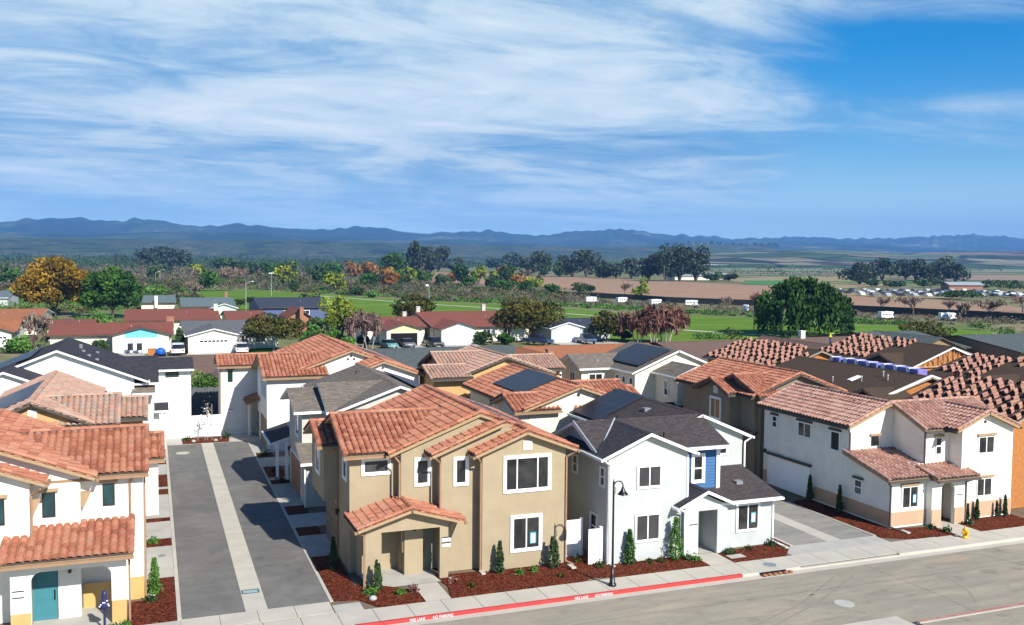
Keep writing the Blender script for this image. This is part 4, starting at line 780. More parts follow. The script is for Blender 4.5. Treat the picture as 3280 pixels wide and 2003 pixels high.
# ================================================================== house L : white corner house right
H = thing('white_corner_house', 'white stucco house with brown red tiles, arched porch and peach wall base', 'house', (43, 47, 0)); W = MB(); p_ = .41; kl = dict(kind='tile', rm='brown red tile', fm='tan trim', gm='dark fascia')
groof(H, 38.35, 44.5, 44.2, 53.3, 5.25, p_, 'y', rakes=(True, True), **kl); gwall(W, 38.7, 44, 44.6, 52.9, 0, 38.35, 44.5, 44.2, 53.3, 5.25, p_, 'y')
groof(H, 41.6, 48.2, 41.65, 47.2, 5.3, .43, 'x', rakes=(True, True), **kl); gwall(W, 42.0, 47.7, 42.05, 46.8, 0, 41.6, 48.2, 41.65, 47.2, 5.3, .43, 'x')
groof(H, 43.1, 47.95, 40.7, 44.4, 5.37, p_, 'y', rakes=(True, False), **kl); gwall(W, 43.85, 47.8, 41.1, 44, 0, 43.1, 47.95, 40.7, 44.4, 5.37, p_, 'y')
W.prism([(38.7, 41.1, 0), (38.7, 44.6, 0), (38.7, 44.6, 3.6), (38.7, 41.1, 2.66)], (2.55, 0, 0)); W.box(41.25, 42.0, 42.0, 44.6, 0, 3.3)
W.build('wall', 'white stucco', H); shed(H, 38.3, 42.2, 40.85, 44.7, 2.78, .245, 'S', **kl); shed(H, 41.3, 44.45, 40.3, 42.3, 2.72, .26, 'S', **kl)
W = MB(); arch_panel(W, 'S', 40.65, .22, 41.25, 43.7, 2.62, 41.95, 42.93, 2.5, .49, 8); W.box(41.25, 41.45, 40.87, 42.0, 0, 2.6); W.box(43.5, 43.7, 40.87, 42.0, 0, 2.6); W.build('porch_wall', 'white stucco', H)
door(H, 'S', 42.0, 42.05, 42.85, 2.1, 'brown board'); band(H, 'S', 42.0, 41.5, 42.04, .95, 'peach band'); band(H, 'S', 41.1, 38.68, 41.24, .9, 'peach band', .12); band(H, 'W', 38.7, 41.1, 47.9, .92, 'peach band', .12); band(H, 'W', 38.7, 52.5, 52.9, .92, 'peach band', .1); band(H, 'S', 41.1, 43.86, 47.83, 1.0, 'peach band', .1); band(H, 'S', 40.65, 41.24, 41.94, .95, 'peach band', 0); band(H, 'S', 40.65, 42.94, 43.71, .95, 'peach band', 0)
garage(H, 'W', 38.7, 48.0, 52.3, 2.0, 'white garage'); q = MB(); q.box(38.5, 38.7, 47.9, 52.4, 2.06, 2.2); q.build('garage_header', 'dark fascia', H); wall_lamp(H, 'W', 38.7, 52.65, 2.2)
kw = dict(trim='white trim', tw=.05, awning='dark fascia'); window(H, 'W', 38.7, 51.5, 52.0, 3.95, 4.7, 'dh', **kw); window(H, 'W', 38.7, 48.05, 49.3, 3.85, 4.75, '2', **kw); window(H, 'W', 38.7, 45.4, 46.2, 3.55, 4.7, 'g', **kw); window(H, 'W', 38.7, 43.4, 44.0, 1.35, 2.2, 'dh', **kw)
kw['awning'] = 'tan trim'; window(H, 'S', 44.6, 40.35, 40.9, 3.95, 4.5, 'g', None, fm='bronze frame', awning='tan trim'); window(H, 'S', 42.05, 42.8, 43.25, 3.75, 4.75, 'dh', None, fm='white trim', awning='tan trim'); window(H, 'S', 41.1, 39.5, 40.65, 1.08, 2.3, '2', **kw); poster(H, 'S', 41.1, 40.25, 40.5, 1.35, 1.85)
window(H, 'S', 41.1, 45.1, 46.3, 3.84, 4.84, '2', None, fm='white trim', awning='tan trim'); window(H, 'S', 41.1, 45.06, 46.22, 1.3, 2.36, '2', None, fm='white trim', awning='tan trim'); hole(H, 'S', 41.1, 45.55, 5.72, .09); plaque(H, 'S', 40.65, 43.1, 1.5, 1)
downspout(H, [(38.4, 44.3, 5.1), (38.72, 44.54, 4.8), (38.72, 44.54, 3.7)], 'dark fascia'); downspout(H, [(38.4, 40.95, 2.62), (38.66, 41.06, 2.4), (38.66, 41.06, .1), (38.9, 40.3, .04)], 'dark fascia'); downspout(H, [(41.7, 41.75, 5.15), (41.96, 42.0, 4.9), (41.96, 42.0, 3.2)], 'dark fascia'); downspout(H, [(44.4, 40.4, 2.6), (43.75, 40.62, 2.4), (43.75, 40.62, .1)], 'dark fascia')
for x, y in ((40.4, 49.6), (40.5, 50.2), (40.8, 45.9), (40.9, 46.6), (39.9, 50.4)): roof_hump(H, (x, y, 5.25 + p_ * (x - 38.35)), 'brown red tile', .12)
q = MB(); q.box(40.9, 41.1, 40.1, 40.3, 0, .04)
# ================================================================== houses under construction
mat('grey wood', (.34, .29, .23), .8, .1)
TM = mat('underlayment brown', (.10, .066, .043), .9, .15, 2.5, col2=(.065, .042, .028))
def site_gable(H, W, *a, **k2):
    gable(H, W, *a, kind='shingle', rm='brown underlayment', fm=k2.pop('fm', 'grey wood'), **k2)
def truss(H, x0, x1, y, z0, pitch, step=.6):
    q = MB(); xm = (x0 + x1) / 2; x = x0 + .3
    while x < x1 - .2:
        h = z0 + pitch * ((x1 - x0) / 2 - abs(x - xm)); q.box(x - .025, x + .025, y - .04, y + .04, z0 - .1, h - .1); x += step
    q.cyl((x0 + .4, y, z0), (xm, y, z0 + pitch * (x1 - x0) / 2 - .1), .05, .05, 4); q.cyl((x1 - .4, y, z0), (xm, y, z0 + pitch * (x1 - x0) / 2 - .1), .05, .05, 4); q.box(x0 + .2, x1 - .2, y - .05, y + .05, z0 - .15, z0 - .02)
    for s in (-1, 1):
        for i in range(3): q.cyl((xm + s * i * .9, y, z0 + .02), (xm + s * (i + .8) * .9, y, z0 + pitch * ((x1 - x0) / 2 - (i + .8) * .9) - .15), .03, .03, 4)
    q.build('truss', 'lumber', H)
def unfinished(label, x0, x1, y0, y1, ze, pitch, loc, gables=(), wall='osb sheathing', fm='grey wood'):
    H = thing('unfinished_house', label, 'house', loc); W = MB(); site_gable(H, W, x0, x1, y0, y1, ze, pitch, 'y', fm=fm)
    for g in gables:
        (gx0, gx1, gy0, gy1, gze, gp, ax, cov) = g
        groof(H, gx0, gx1, gy0, gy1, gze, gp, ax, kind='shingle', rm='brown underlayment', fm='white trim' if cov == 't' else fm, rakes=(True, False))
        w2 = MB(); gwall(w2, gx0 + .35, gx1 - (.35 if ax == 'y' else 0), gy0 + .35, gy1 - (.35 if ax == 'x' else 0), 0 if cov != 't' else 0, gx0, gx1, gy0, gy1, gze, gp, ax, .3)
        w2.build('wall', {'g': 'grey wrap', 'o': wall, 't': 'osb sheathing', 'd': 'brown board'}[cov], H)
        if cov == 't': truss(H, gx0, gx1, gy0 + .22, gze, gp)
    W.build('wall', wall, H); return H
UM = unfinished('house under construction with bare orange sheathing beside the white corner house', 48.35, 57.5, 41.6, 51.0, 5.3, .38, (53, 46, 0))
UN = unfinished('unfinished house with dark brown roofing felt and white gable board', 47.3, 57.0, 51.7, 66.5, 5.45, .29, (52, 59, 0), [(46.7, 50, 50.9, 54.3, 5.45, .38, 'x', 'd'), (51.2, 55, 64.6, 68.2, 5.5, .3, 'x', 'g')])
UO = unfinished('unfinished house with tile stacks, left of the felt roofed house', 51.4, 60.4, 68.2, 80.6, 5.45, .36, (56, 74, 0), [(56.4, 60.4, 66.9, 72, 5.6, .45, 'y', 'g'), (51, 54, 64.9, 68.3, 5.45, .35, 'x', 'g')])
UP = unfinished('unfinished house with open roof trusses in its white edged gable', 65.2, 76.5, 67.9, 81.0, 5.4, .30, (70, 74, 0), [(65.3, 75.0, 67.1, 72, 5.4, .36, 'y', 't'), (64.7, 69, 68.4, 73.4, 5.4, .36, 'x', 'd')])
UQ = unfinished('unfinished house at the far right edge with stacked tiles and dark gables', 61.8, 72.0, 53.0, 62.6, 5.4, .30, (67, 60, 0), [(61.2, 66, 52.8, 57.2, 5.4, .36, 'x', 'd'), (67, 72, 50.5, 56, 5.5, .36, 'y', 'd')])
q = MB(); q.cyl((47.6, 51.75, 5.5), (52.1, 51.75, 6.9), .09, .09, 4); q.cyl((52.1, 51.75, 6.9), (54.2, 51.75, 6.25), .09, .09, 4); q.build('barge_board', 'white trim', UN)
for x, y in ((49.5, 55.9), (50.4, 54.2), (50.9, 55.2), (48.6, 58.0)): pipe_vent(UN, (x, y, 5.45 + .29 * (x - 47.3)), .35, 'galvanised')
q = MB(); q.obox((49.7, 56.9, 5.45 + .29 * 2.4 + .05), (.5, 0, .145), (0, .25, 0), (0, 0, .04)); q.build('roof_hatch', 'white trim', UN)
for i in range(4): window(UM, 'W', 48.7, 42.2 + i * 2.1, 42.9 + i * 2.1, 3.9 if i % 2 else 1.2, 5.0 if i % 2 else 2.2, 'g', 'white trim', .06)
# loose stacks of roof tiles laid out on the open roofs
def stack_mesh():
    mb = MB(); r = random.Random(3)
    for i in range(4):
        z = .02 + i * .062; o = r.uniform(-.03, .03); w_ = .15
        V = []; F = []
        for j, x in enumerate((-.26, .26)):
            for kk_ in range(7): t = math.pi * kk_ / 6; V.append((x + o, w_ * math.cos(t), z + .10 * math.sin(t)))
        F = [(a, a + 1, 8 + a, 7 + a) for a in range(6)]
        mb.add(V, F, [(i + .5, .5)] * 14); mb.add([(a + 0, b, c - .03) for a, b, c in V], [f[::-1] for f in F], [(i + .5, .5)] * 14)
    for i in range(3):
        V = []
        for j, x in enumerate((-.22, .24)):
            for kk_ in range(7): t = math.pi * kk_ / 6; V.append((x, .31 + .13 * math.cos(t), .02 + i * .06 + .08 * math.sin(t)))
        mb.add(V, [(a, a + 1, 8 + a, 7 + a) for a in range(6)], [(i + 7.5, .5)] * 14)
    return mb
tile_mat('pink loose tile', [(.24, .10, .07), (.42, .20, .14), (.54, .29, .21), (.34, .15, .11)])
STK = None; NST = 0
def stacks(lbl, x0, x1, y0, y1, ze, pitch, xe0, west_only=True, dx=.85, dy=1.0, z_fn=None, skip=None, lim=999):
    global STK, NST
    xm = (xe0[0] + xe0[1]) / 2; y = y0; cnt = 0; r = random.Random(int(x0 * 10))
    while y < y1:
        x = x0
        while x < x1:
            px_, py_ = x + r.uniform(-.12, .12), y + r.uniform(-.12, .12); z = ze + pitch * ((xe0[1] - xe0[0]) / 2 - abs(px_ - xm)) + .015
            if (not skip or not skip(px_, py_)) and cnt < lim:
                if STK is None:
                    STK = stack_mesh().build('tile_stack', 'pink loose tile'); o = STK
                else:
                    o = STK.copy(); COL.objects.link(o)
                sgn = 1 if px_ < xm else -1
                o.location = (px_, py_, z); o.rotation_euler = (0, -math.atan(pitch) * sgn, r.uniform(-.35, .35)); o.scale = (.72, .72, r.uniform(.7, 1.25))
                tag(o, 'pink clay tile stack laid out on ' + lbl, 'tile stack', 'tile stacks on ' + lbl); cnt += 1; NST += 1
            x += dx
        y += dy
stacks('the orange sheathed house under construction', 49.0, 53.6, 41.9, 50.8, 5.3, .38, (48.35, 57.5), dx=.66, dy=.82)
stacks('the unfinished roof left of the felt covered one', 51.8, 56.2, 68.6, 80.4, 5.45, .36, (51.4, 60.4), skip=lambda x, y: x > 55.0 and y < 70, dx=.68, dy=.86)
stacks('the roof of the house with open trusses', 66.0, 71.6, 72.6, 80.8, 5.4, .30, (65.2, 76.5), skip=lambda x, y: y < 73.6 and x < 69, dx=.70, dy=.88)
stacks('the unfinished roof at the far right edge', 63.2, 68.6, 54.4, 62.3, 5.4, .30, (61.8, 72.0), skip=lambda x, y: y < 57.4 and x < 66, dx=.70, dy=.88)
stacks('the slope beside the open trusses', 74.9, 76.4, 67.5, 72.5, 5.35, .30, (65.2, 76.5), dx=.8, dy=1.0)
WR = None
for i in range(7):
    y = 53.6 + i * 1.4; x = 52.6 + .12 * (i % 3)
    q = MB(); q.box(-.55, .35, -.42, .42, .0, .42); o = q.build('wrapped_bundle', 'lilac wrap', bevel=.05); o.location = (x, y, 6.62); o.scale = (1, 1, 1.35); q = MB(); q.box(.36, .72, -.43, .43, .0, .43); e = q.build('white_end', 'white wrap', o); 
    o.rotation_euler = (0, 0, math.pi / 2 + .1 * ((i * 7) % 3 - 1)); tag(o, 'lilac wrapped material bundle in the row behind the felt roof ridge', 'bundle', 'lilac wrapped bundles along the roof ridge')

# ================================================================== ranch houses beyond
def ranch(label, x0, x1, y0, y1, ze, zr, rm, wallm, gar=None, gcol=None, gdoor='white garage', chim=(), loc=None, win=(), nm='ranch_house', axis='x', trim='brown board', opengar=False):
    H = thing(nm, label, 'house', loc or ((x0 + x1) / 2, (y0 + y1) / 2, 0)); W = MB(); hw = (y1 - y0) / 2 if axis == 'x' else (x1 - x0) / 2; p = (zr - ze) / hw
    gable(H, W, x0, x1, y0, y1, ze, p, axis, (.4, .4, .55, .55), kind='shingle', rm=rm, fm=trim)
    if gar:
        gx0, gx1, gy, gz = gar; hg = (gx1 - gx0) / 2; pg = (gz - ze) / hg; yb = y0 + (gz - ze) / p + .5 if axis == 'x' else y0 + 3
        groof(H, gx0, gx1, gy - .45, yb, ze, pg, 'y', kind='shingle', rm=rm, fm=trim if trim != 'brown board' else 'dark fascia', rakes=(True, False))
        gwall(W, gx0 + .45, gx1 - .45, gy, yb - .3, 0, gx0, gx1, gy - .45, yb, ze, pg, 'y')
        a0, a1 = (gx0 + gx1) / 2 - 2.35, (gx0 + gx1) / 2 + 2.35
        a0, a1 = max(a0, gx0 + .8), min(a1, gx1 - .8)
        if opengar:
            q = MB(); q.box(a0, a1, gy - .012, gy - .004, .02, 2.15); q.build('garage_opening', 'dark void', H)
        else: garage(H, 'S', gy, a0, a1, 2.15, gdoor, rows=4)
        if not gcol and not opengar:
            q = MB()
            for i in range(7): xx_ = a0 + .25 + i * (a1 - a0 - .5) / 7; q.box(xx_, xx_ + (a1 - a0 - .5) / 7 - .12, gy - .05, gy - .035, 1.72, 1.98)
            q.build('door_window', 'window glass', H)
        if gcol:
            h = lambda x: ze + pg * (hg - abs(x - (gx0 + gx1) / 2)) - .18
            xm = (gx0 + gx1) / 2; q = MB(); q.prism([(a0, gy - .03, 2.3), (a1, gy - .03, 2.3), (a1, gy - .03, h(a1)), (xm, gy - .03, h(xm)), (a0, gy - .03, h(a0))][::-1], (0, .028, 0)); q.build('gable_panel', gcol, H)
    W.build('wall', wallm, H)
    for (a0, a1, z0, z1) in win: window(H, 'S', y0 + .55, a0, a1, z0, z1, '2', 'white trim', .08)
    for (cx_, cy_, cz, cm) in chim:
        q = MB(); q.box(cx_ - .36, cx_ + .36, cy_ - .35, cy_ + .35, 1.5, cz - .12); q.box(cx_ - .41, cx_ + .41, cy_ - .4, cy_ + .4, cz - .12, cz); q.build('chimney', cm, H)
    pipe_vent(H, ((x0 * .35 + x1 * .65), y0 + hw * .6 if axis == 'x' else (y0 + y1) / 2, ze + p * hw * .55), .3, 'galvanised')
    return H
ranch('low house with red brown roof and turquoise garage gable', -15.0, 3.2, 158.2, 172.0, 2.75, 4.15, 'ranch red brown shingle', 'ranch cream', (-6.2, 2.9, 156.4, 3.95), 'turquoise paint', chim=[(2.6, 167.5, 4.9, 'brick')], win=[(-12.5, -11, 1, 2.1)])
ranch('cream ranch house with grey roof and white garage beside the street tree', 4.4, 19.8, 158.0, 176.0, 2.75, 4.15, 'ranch grey shingle', 'ranch cream', (4.7, 13.2, 152.6, 3.85), None, win=[(15.8, 17.4, 1.0, 2.1), (13.6, 14.6, .6, 2.2)], trim='white trim')
ranch('brown roofed ranch house with dark open garage under a yellow gable', 34.0, 46.0, 162.0, 177.0, 2.8, 4.2, 'ranch red brown shingle', 'ranch cream', (36.8, 43.8, 156.6, 3.85), 'yellow cream paint', opengar=True, chim=[(44, 171, 5.0, 'dusty cream stucco')])
ranch('red brown roofed ranch house with white sectional garage and two chimneys', 46.2, 65.5, 160.0, 184.0, 2.8, 4.9, 'ranch red brown shingle', 'ranch cream', (46.4, 53.6, 156.2, 3.95), 'white door', chim=[(46.9, 172, 5.9, 'dusty cream stucco'), (60.5, 173.5, 6.1, 'dusty cream stucco')], win=[(56, 57.4, 1, 2.2), (60, 61.4, 1, 2.2)])
ranch('white house with slate roof and white garage near the big olive tree', 66.5, 81.0, 158.0, 171.0, 2.6, 3.75, 'slate blue shingle', 'cool white stucco', (66.8, 74.2, 155.4, 3.65), 'white door', trim='white trim', win=[(76, 77.5, 1, 2.1)])
ranch('red brown roofed ranch house in the second row with cream gable end', -5.0, 12.5, 190.0, 212.0, 2.8, 4.4, 'ranch red brown shingle', 'ranch cream', chim=[(12.0, 199, 5.4, 'ranch cream'), (3.5, 188.5, 3.6, 'brick')])
ranch('brown roofed house just right of the cream chimney in the second row', 13.2, 21.0, 186.0, 205.0, 2.8, 4.2, 'ranch red brown shingle', 'ranch cream')
ranch('pale house with grey green roof far behind the green tree', -3.0, 6.0, 262, 285, 2.8, 4.3, 'teal grey shingle', 'ranch cream', chim=[(1, 262, 4.6, 'white trim')])
ranch('long teal grey roofed house beyond the second row', 6.5, 19.5, 240, 270, 2.8, 4.4, 'teal grey shingle', 'ranch cream', chim=[(18.5, 262, 5.6, 'brick')])
ranch('small mint gabled house in the third row', 13.0, 19.5, 236.0, 248, 2.6, 3.7, 'teal grey shingle', 'mint paint', axis='y', trim='white trim')
ranch('blue gabled house with slate roof and white front', 24.0, 41.0, 232.0, 262, 2.8, 4.6, 'slate blue shingle', 'blue paint', win=[(30, 32, 1, 2), (34, 36, 1, 2)], trim='dark fascia', axis='x')
ranch('small brick gabled house half hidden by the yellow green willow', 25.0, 30.5, 192.0, 203.0, 2.8, 4.6, 'ranch red brown shingle', 'brick', axis='y', chim=[(28, 191, 5.0, 'brick')])
ranch('orange roofed ranch house left of the golden tree', -40, -19.5, 196, 222, 2.8, 4.3, 'ranch orange shingle', 'ranch cream', trim='white trim')
ranch('orange roofed ranch house at the left edge of the picture', -32, -20.3, 170, 182, 2.7, 4.1, 'ranch orange shingle', 'ranch cream', (-26.5, -20.5, 167.5, 3.7), None)
ranch('teal grey roofed house behind the orange roofs at left edge', -56, -38, 300, 325, 2.8, 4.4, 'teal grey shingle', 'cool white stucco', trim='white trim')
ranch('low brown roofed house below the golden tree', -17.5, -9.5, 181, 196, 2.5, 3.3, 'ranch red brown shingle', 'ranch cream')
# row backing on to the new houses
ranch('brown roofed house seen between the two white houses at the alley end', 2.6, 9.6, 98.0, 116.0, 2.75, 4.3, 'ranch tan brown shingle', 'brown stucco', (4.6, 9.0, 96.0, 3.6), None, chim=[])
ranch('green grey roofed house behind the orange stucco house', 23.0, 41.8, 99.5, 118.0, 2.7, 4.3, 'ranch green grey shingle', 'brown stucco')
ranch('orange roofed house with brick chimney in the row behind', 42.3, 60.0, 98.5, 115.5, 2.7, 4.3, 'ranch orange shingle', 'brown stucco', (38.6, 45.6, 97.5, 4.25), None, chim=[(43.0, 99.8, 4.6, 'brick')])
ranch('long tan brown roofed house behind the felt roofed site', 61.5, 82.5, 98.0, 118.0, 2.7, 4.3, 'ranch tan brown shingle', 'brown stucco', (76.0, 84.0, 97.0, 4.6), None, chim=[(85.3, 108.5, 5.3, 'ranch cream')])
ranch('tan brown roofed house right of the pale chimney', 83.2, 98.5, 98.5, 119.0, 2.7, 4.3, 'ranch tan brown shingle', 'brown stucco')
ranch('green grey roofed house before the park, right side', 100.0, 112.0, 104.0, 126.0, 2.7, 4.3, 'ranch green grey shingle', 'brown stucco', (100.5, 109.5, 103.0, 4.4), None, trim='dark fascia')
ranch('grey roofed house beside the rust coloured tree', 112.5, 128.0, 96.0, 118.0, 2.7, 4.2, 'ranch green grey shingle', 'brown stucco', trim='dark fascia')
rect('ranch_street', -60, 130, 140.5, 150.5, mat('old asphalt', (.20, .19, .18), .9, .1), -.1)
for a, b, c, d in ((-5, 2, 150.5, 156.4), (4.9, 12, 150.5, 152.6), (36.5, 46, 150.5, 156.6), (46.6, 53, 150.5, 156.2), (67, 80, 150.5, 155.4)): rect('driveway', a, b, c, d, 'concrete', -.02)
rect('front_lawn', 13.2, 24.5, 150.6, 157.5, 'lawn grass', -.02)
for pts, nm, m_, z in (([(20.8, 459.1), (53.0, 422.2), (90.6, 318.0), (107.0, 291.2), (116.9, 265.1), (125.9, 234.0), (138.8, 220.9), (149.4, 206.5), (157.2, 183.6), (166.5, 170.1), (171.8, 163.5), (172.5, 145), (166.0, 128), (140, 112), (131, 118), (112, 133), (60, 178), (12.0, 266.1)], 'park_lawn', 'lawn grass', -.05),
    ([(291.8, 1020.2), (325.6, 841.9), (352.7, 669.3), (351.8, 515.8), (361.4, 475.4), (291.7, 348.4), (298.8, 295.9), (277.7, 235.8), (250, 190), (218.8, 178), (213.3, 185), (198.8, 226), (191.2, 258), (175.7, 300), (187.4, 350), (203.7, 477.0), (178.2, 531.9), (155.2, 540.0)], 'brown_field', 'ploughed soil', -.06),
    ([(424.1, 609.2), (462.9, 608.9), (363.0, 475.3), (354.8, 510.7)], 'green_field', 'crop green', .1), ([(440, 680), (760, 860), (430.1, 465.8), (364.0, 428.4), (352, 480)], 'tan_field', 'dry grass', .02),
    ([(206, 2700), (420, 2400), (330, 1900), (178, 2300)], 'tan_field', 'soil pink', .1), ([(850, 900), (1100, 847), (692.5, 560), (666.8, 627.0)], 'pink_field', 'soil pink', .1),
    ([(342.3, 409.0), (398, 371.3), (314.9, 300), (291.6, 318.4), (291.7, 348.4)], 'car_lot', 'dry grass', .05), ([(433.2, 385), (460, 372), (361.7, 300), (350.9, 309.0)], 'car_lot', 'dry grass', .05),
    ([(1500, 2600), (2900, 2600), (2100, 1250), (900, 1150), (700, 1300)], 'far_pasture', 'pasture green', .15)): sheet(nm, pts, m_, z)
def strip(nm, pts, wd, m_, z, tall=0):
    mb = MB()
    for (a, b), (c, d) in zip(pts[:-1], pts[1:]):
        dx, dy = c - a, d - b; l = math.hypot(dx, dy); nx, ny = -dy / l * wd / 2, dx / l * wd / 2
        mb.prism([(a - nx, b - ny, z), (c - nx, d - ny, z), (c + nx, d + ny, z), (a + nx, b + ny, z)], (0, 0, tall or .01))
    return mb.build(nm, m_)
for pts in ([(96, 262), (106.3, 241.0), (111, 229.0), (112.9, 216.7)], [(101, 186), (107.5, 176.7), (111.8, 166.0), (118.7, 158.3), (126, 150)], [(60, 372), (84, 300), (100, 262)]): o = strip('park_path', pts, 2.0, 'pale path', -.04); o['kind'] = 'structure'
o = strip('storage_fence', [(155, 352), (172.0, 317.3), (172.5, 295.2), (191.2, 263.9), (197.8, 232), (211, 196), (216, 172)], .15, 'dark fence board', -.1, 2.0); tag(o, 'long dark fence between the brown field and the park', 'fence')
# pale plastic sheeting and greenhouses far away
for (x, y, sx_, sy_, h, lb, m_, nm) in ((620, 3600, 620, 60, 3.5, 'thin bright line of far greenhouses left of the valley', 'white trim', 'greenhouse'), (1180, 1900, 190, 20, 6, 'long white barn at the foot of the right hills', 'white trim', 'barn'), (395, 640, 34, 12, 4, 'white farm building beside the small green field', 'ranch cream', 'farm_building'), (428, 655, 20, 10, 5, 'low farm shed right of the white farm building', 'ranch cream', 'farm_building'), (990, 1830, 60, 18, 7, 'white farm shed left of the long barn', 'white trim', 'farm_building'), (-300, 3000, 170, 25, 6, 'row of white sheds below the left hills', 'white trim', 'farm_building'), (402, 1500, 40, 16, 6, 'white farm house among the far trees', 'white trim', 'farm_building')):
    H = thing(nm, lb, 'building', (x, y, 0)); W = MB(); W.box(x - sx_ / 2, x + sx_ / 2, y - sy_ / 2, y + sy_ / 2, -.2, h * .7); W.build('wall', m_, H); q = MB(); q.prism([(x - sx_ / 2 - 1, y - sy_ / 2 - 1, h * .7), (x - sx_ / 2 - 1, y + sy_ / 2 + 1, h * .7), (x - sx_ / 2 - 1, y, h)], (sx_ + 2, 0, 0)); q.build('roof', 'white trim' if nm != 'farm_building' else 'galvanised', H)
H = thing('barn', 'red and white roofed shed behind the rows of parked cars', 'building', (428, 402, 0)); W = MB(); W.prism([(414, 401, -.1), (433, 395.5, -.1), (436, 404, -.1), (417, 410, -.1)], (0, 0, 2.6)); W.build('wall', 'brick', H)
q = MB(); q.prism([(413.4, 400.2, 2.6), (433.4, 394.6, 2.6), (434.8, 399.8, 4.2), (414.8, 405.6, 4.2)], (0, 0, .12)); q.prism([(414.8, 405.6, 4.2), (434.8, 399.8, 4.2), (437, 404.6, 2.6), (417, 410.6, 2.6)], (0, 0, .12)); q.build('roof', 'galvanised', H)

# ================================================================== vehicles
def car_parts(prof, W_, gl, wheels, body, bumper=True):
    """prof = side outline (x,z) of the body; gl = side outline of the cabin glass"""
    H = bpy.data.objects.new('proto', None)
    return H
def vehicle(nm, label, cat, loc, rz, body, L_=4.5, W_=1.8, Hh=1.45, kind='sedan', group=None):
    t = thing(nm, label, cat, (0, 0, 0), group); h = L_ / 2; w_ = W_ / 2
    mat('paint ' + body, {'white': (.8, .8, .8), 'black': (.02, .02, .025), 'navy': (.03, .06, .12), 'silver': (.45, .47, .5), 'teal': (.15, .35, .36), 'red': (.35, .03, .03), 'grey': (.15, .16, .17)}[body], .3, .02, spec=.6)
    if kind == 'truck': low = [(-h, .45), (-h, 1.0), (-h + .05, 1.05), (-.1, 1.05), (.75, 1.05), (h - .1, .98), (h, .8), (h, .45)]; cab = [(-.55, 1.05), (-.4, 1.75), (.55, 1.78), (1.15, 1.05)]
    elif kind == 'suv': low = [(-h, .4), (-h, 1.0), (h - 1.2, 1.02), (h - .1, .92), (h, .7), (h, .4)]; cab = [(-h + .08, 1.0), (-h + .3, 1.65), (.4, 1.7), (1.1, 1.02)]
    else: low = [(-h, .35), (-h, .85), (-h + .9, .92), (h - 1.3, .92), (h - .1, .75), (h, .6), (h, .35)]; cab = [(-h + .5, .9), (-h + 1.15, Hh - .05), (.35, Hh), (1.15, .92)]
    q = MB(); q.prism([(x, -w_, z) for x, z in low][::-1], (0, W_, 0)); q.prism([(x * .9 + (cab[0][0] + cab[-1][0]) * .05, -w_ + .14, z + .03) for x, z in (cab[1], cab[2])] + [(cab[2][0], -w_ + .14, cab[2][1] - .03), (cab[1][0], -w_ + .14, cab[1][1] - .03)], (0, W_ - .28, 0)); b = q.build('body', 'paint ' + body, t, bevel=.06)
    q = MB(); q.prism([(x, -w_ + .1, z) for x, z in cab][::-1], (0, W_ - .2, 0)); q.build('cabin_glass', 'car glass', t, bevel=.04)
    for sx_ in (-h * .62, h * .62):
        for sy_ in (-1, 1):
            q = MB(); q.cyl((sx_, sy_ * (w_ - .2), .33), (sx_, sy_ * (w_ + .01), .33), .33, .33, 14); wh = q.build('wheel', 'tyre', t); q = MB(); q.cyl((sx_, sy_ * (w_ + .011), .33), (sx_, sy_ * (w_ + .02), .33), .18, .18, 10); q.build('rim', 'chrome', wh)
    for sy_ in (-1, 1):
        q = MB(); q.box(h - .06, h + .015, sy_ * w_ * .7 - .2, sy_ * w_ * .7 + .2, .6, .74); q.build('headlight', 'chrome', t); q = MB(); q.box(-h - .015, -h + .06, sy_ * w_ * .75 - .15, sy_ * w_ * .75 + .15, .65, .85); q.build('tail_light', 'red paint', t)
    t.location = loc; t.rotation_euler = (0, 0, rz); return t
vehicle('parked_car', 'white car with dark windows parked before the grey roofed ranch house', 'car', (12.9, 151.6, -.02), R(90), 'white', kind='suv')
vehicle('parked_car', 'teal car parked left of the dark open garage', 'car', (36.9, 153.4, -.02), R(-85), 'teal')
vehicle('parked_truck', 'black pickup parked between the open garage and the white garage', 'truck', (44.6, 153.0, -.02), R(-88), 'black', 5.4, 1.95, kind='truck')
vehicle('parked_car', 'silver car standing inside the open garage mouth', 'car', (40.2, 154.2, -.02), R(-90), 'grey')
vehicle('parked_truck', 'navy pickup in the shade under the big olive tree', 'truck', (63.6, 152.6, -.02), R(-60), 'navy', 5.4, 1.95, kind='truck')
vehicle('parked_truck', 'grey pickup before the white house with slate roof', 'truck', (72.6, 152.4, -.02), R(-88), 'navy', 5.4, 1.95, kind='truck')
vehicle('parked_car', 'white van parked beside the turquoise gabled house', 'van', (3.6, 152.5, -.02), R(90), 'white', 4.9, 1.9, kind='suv')
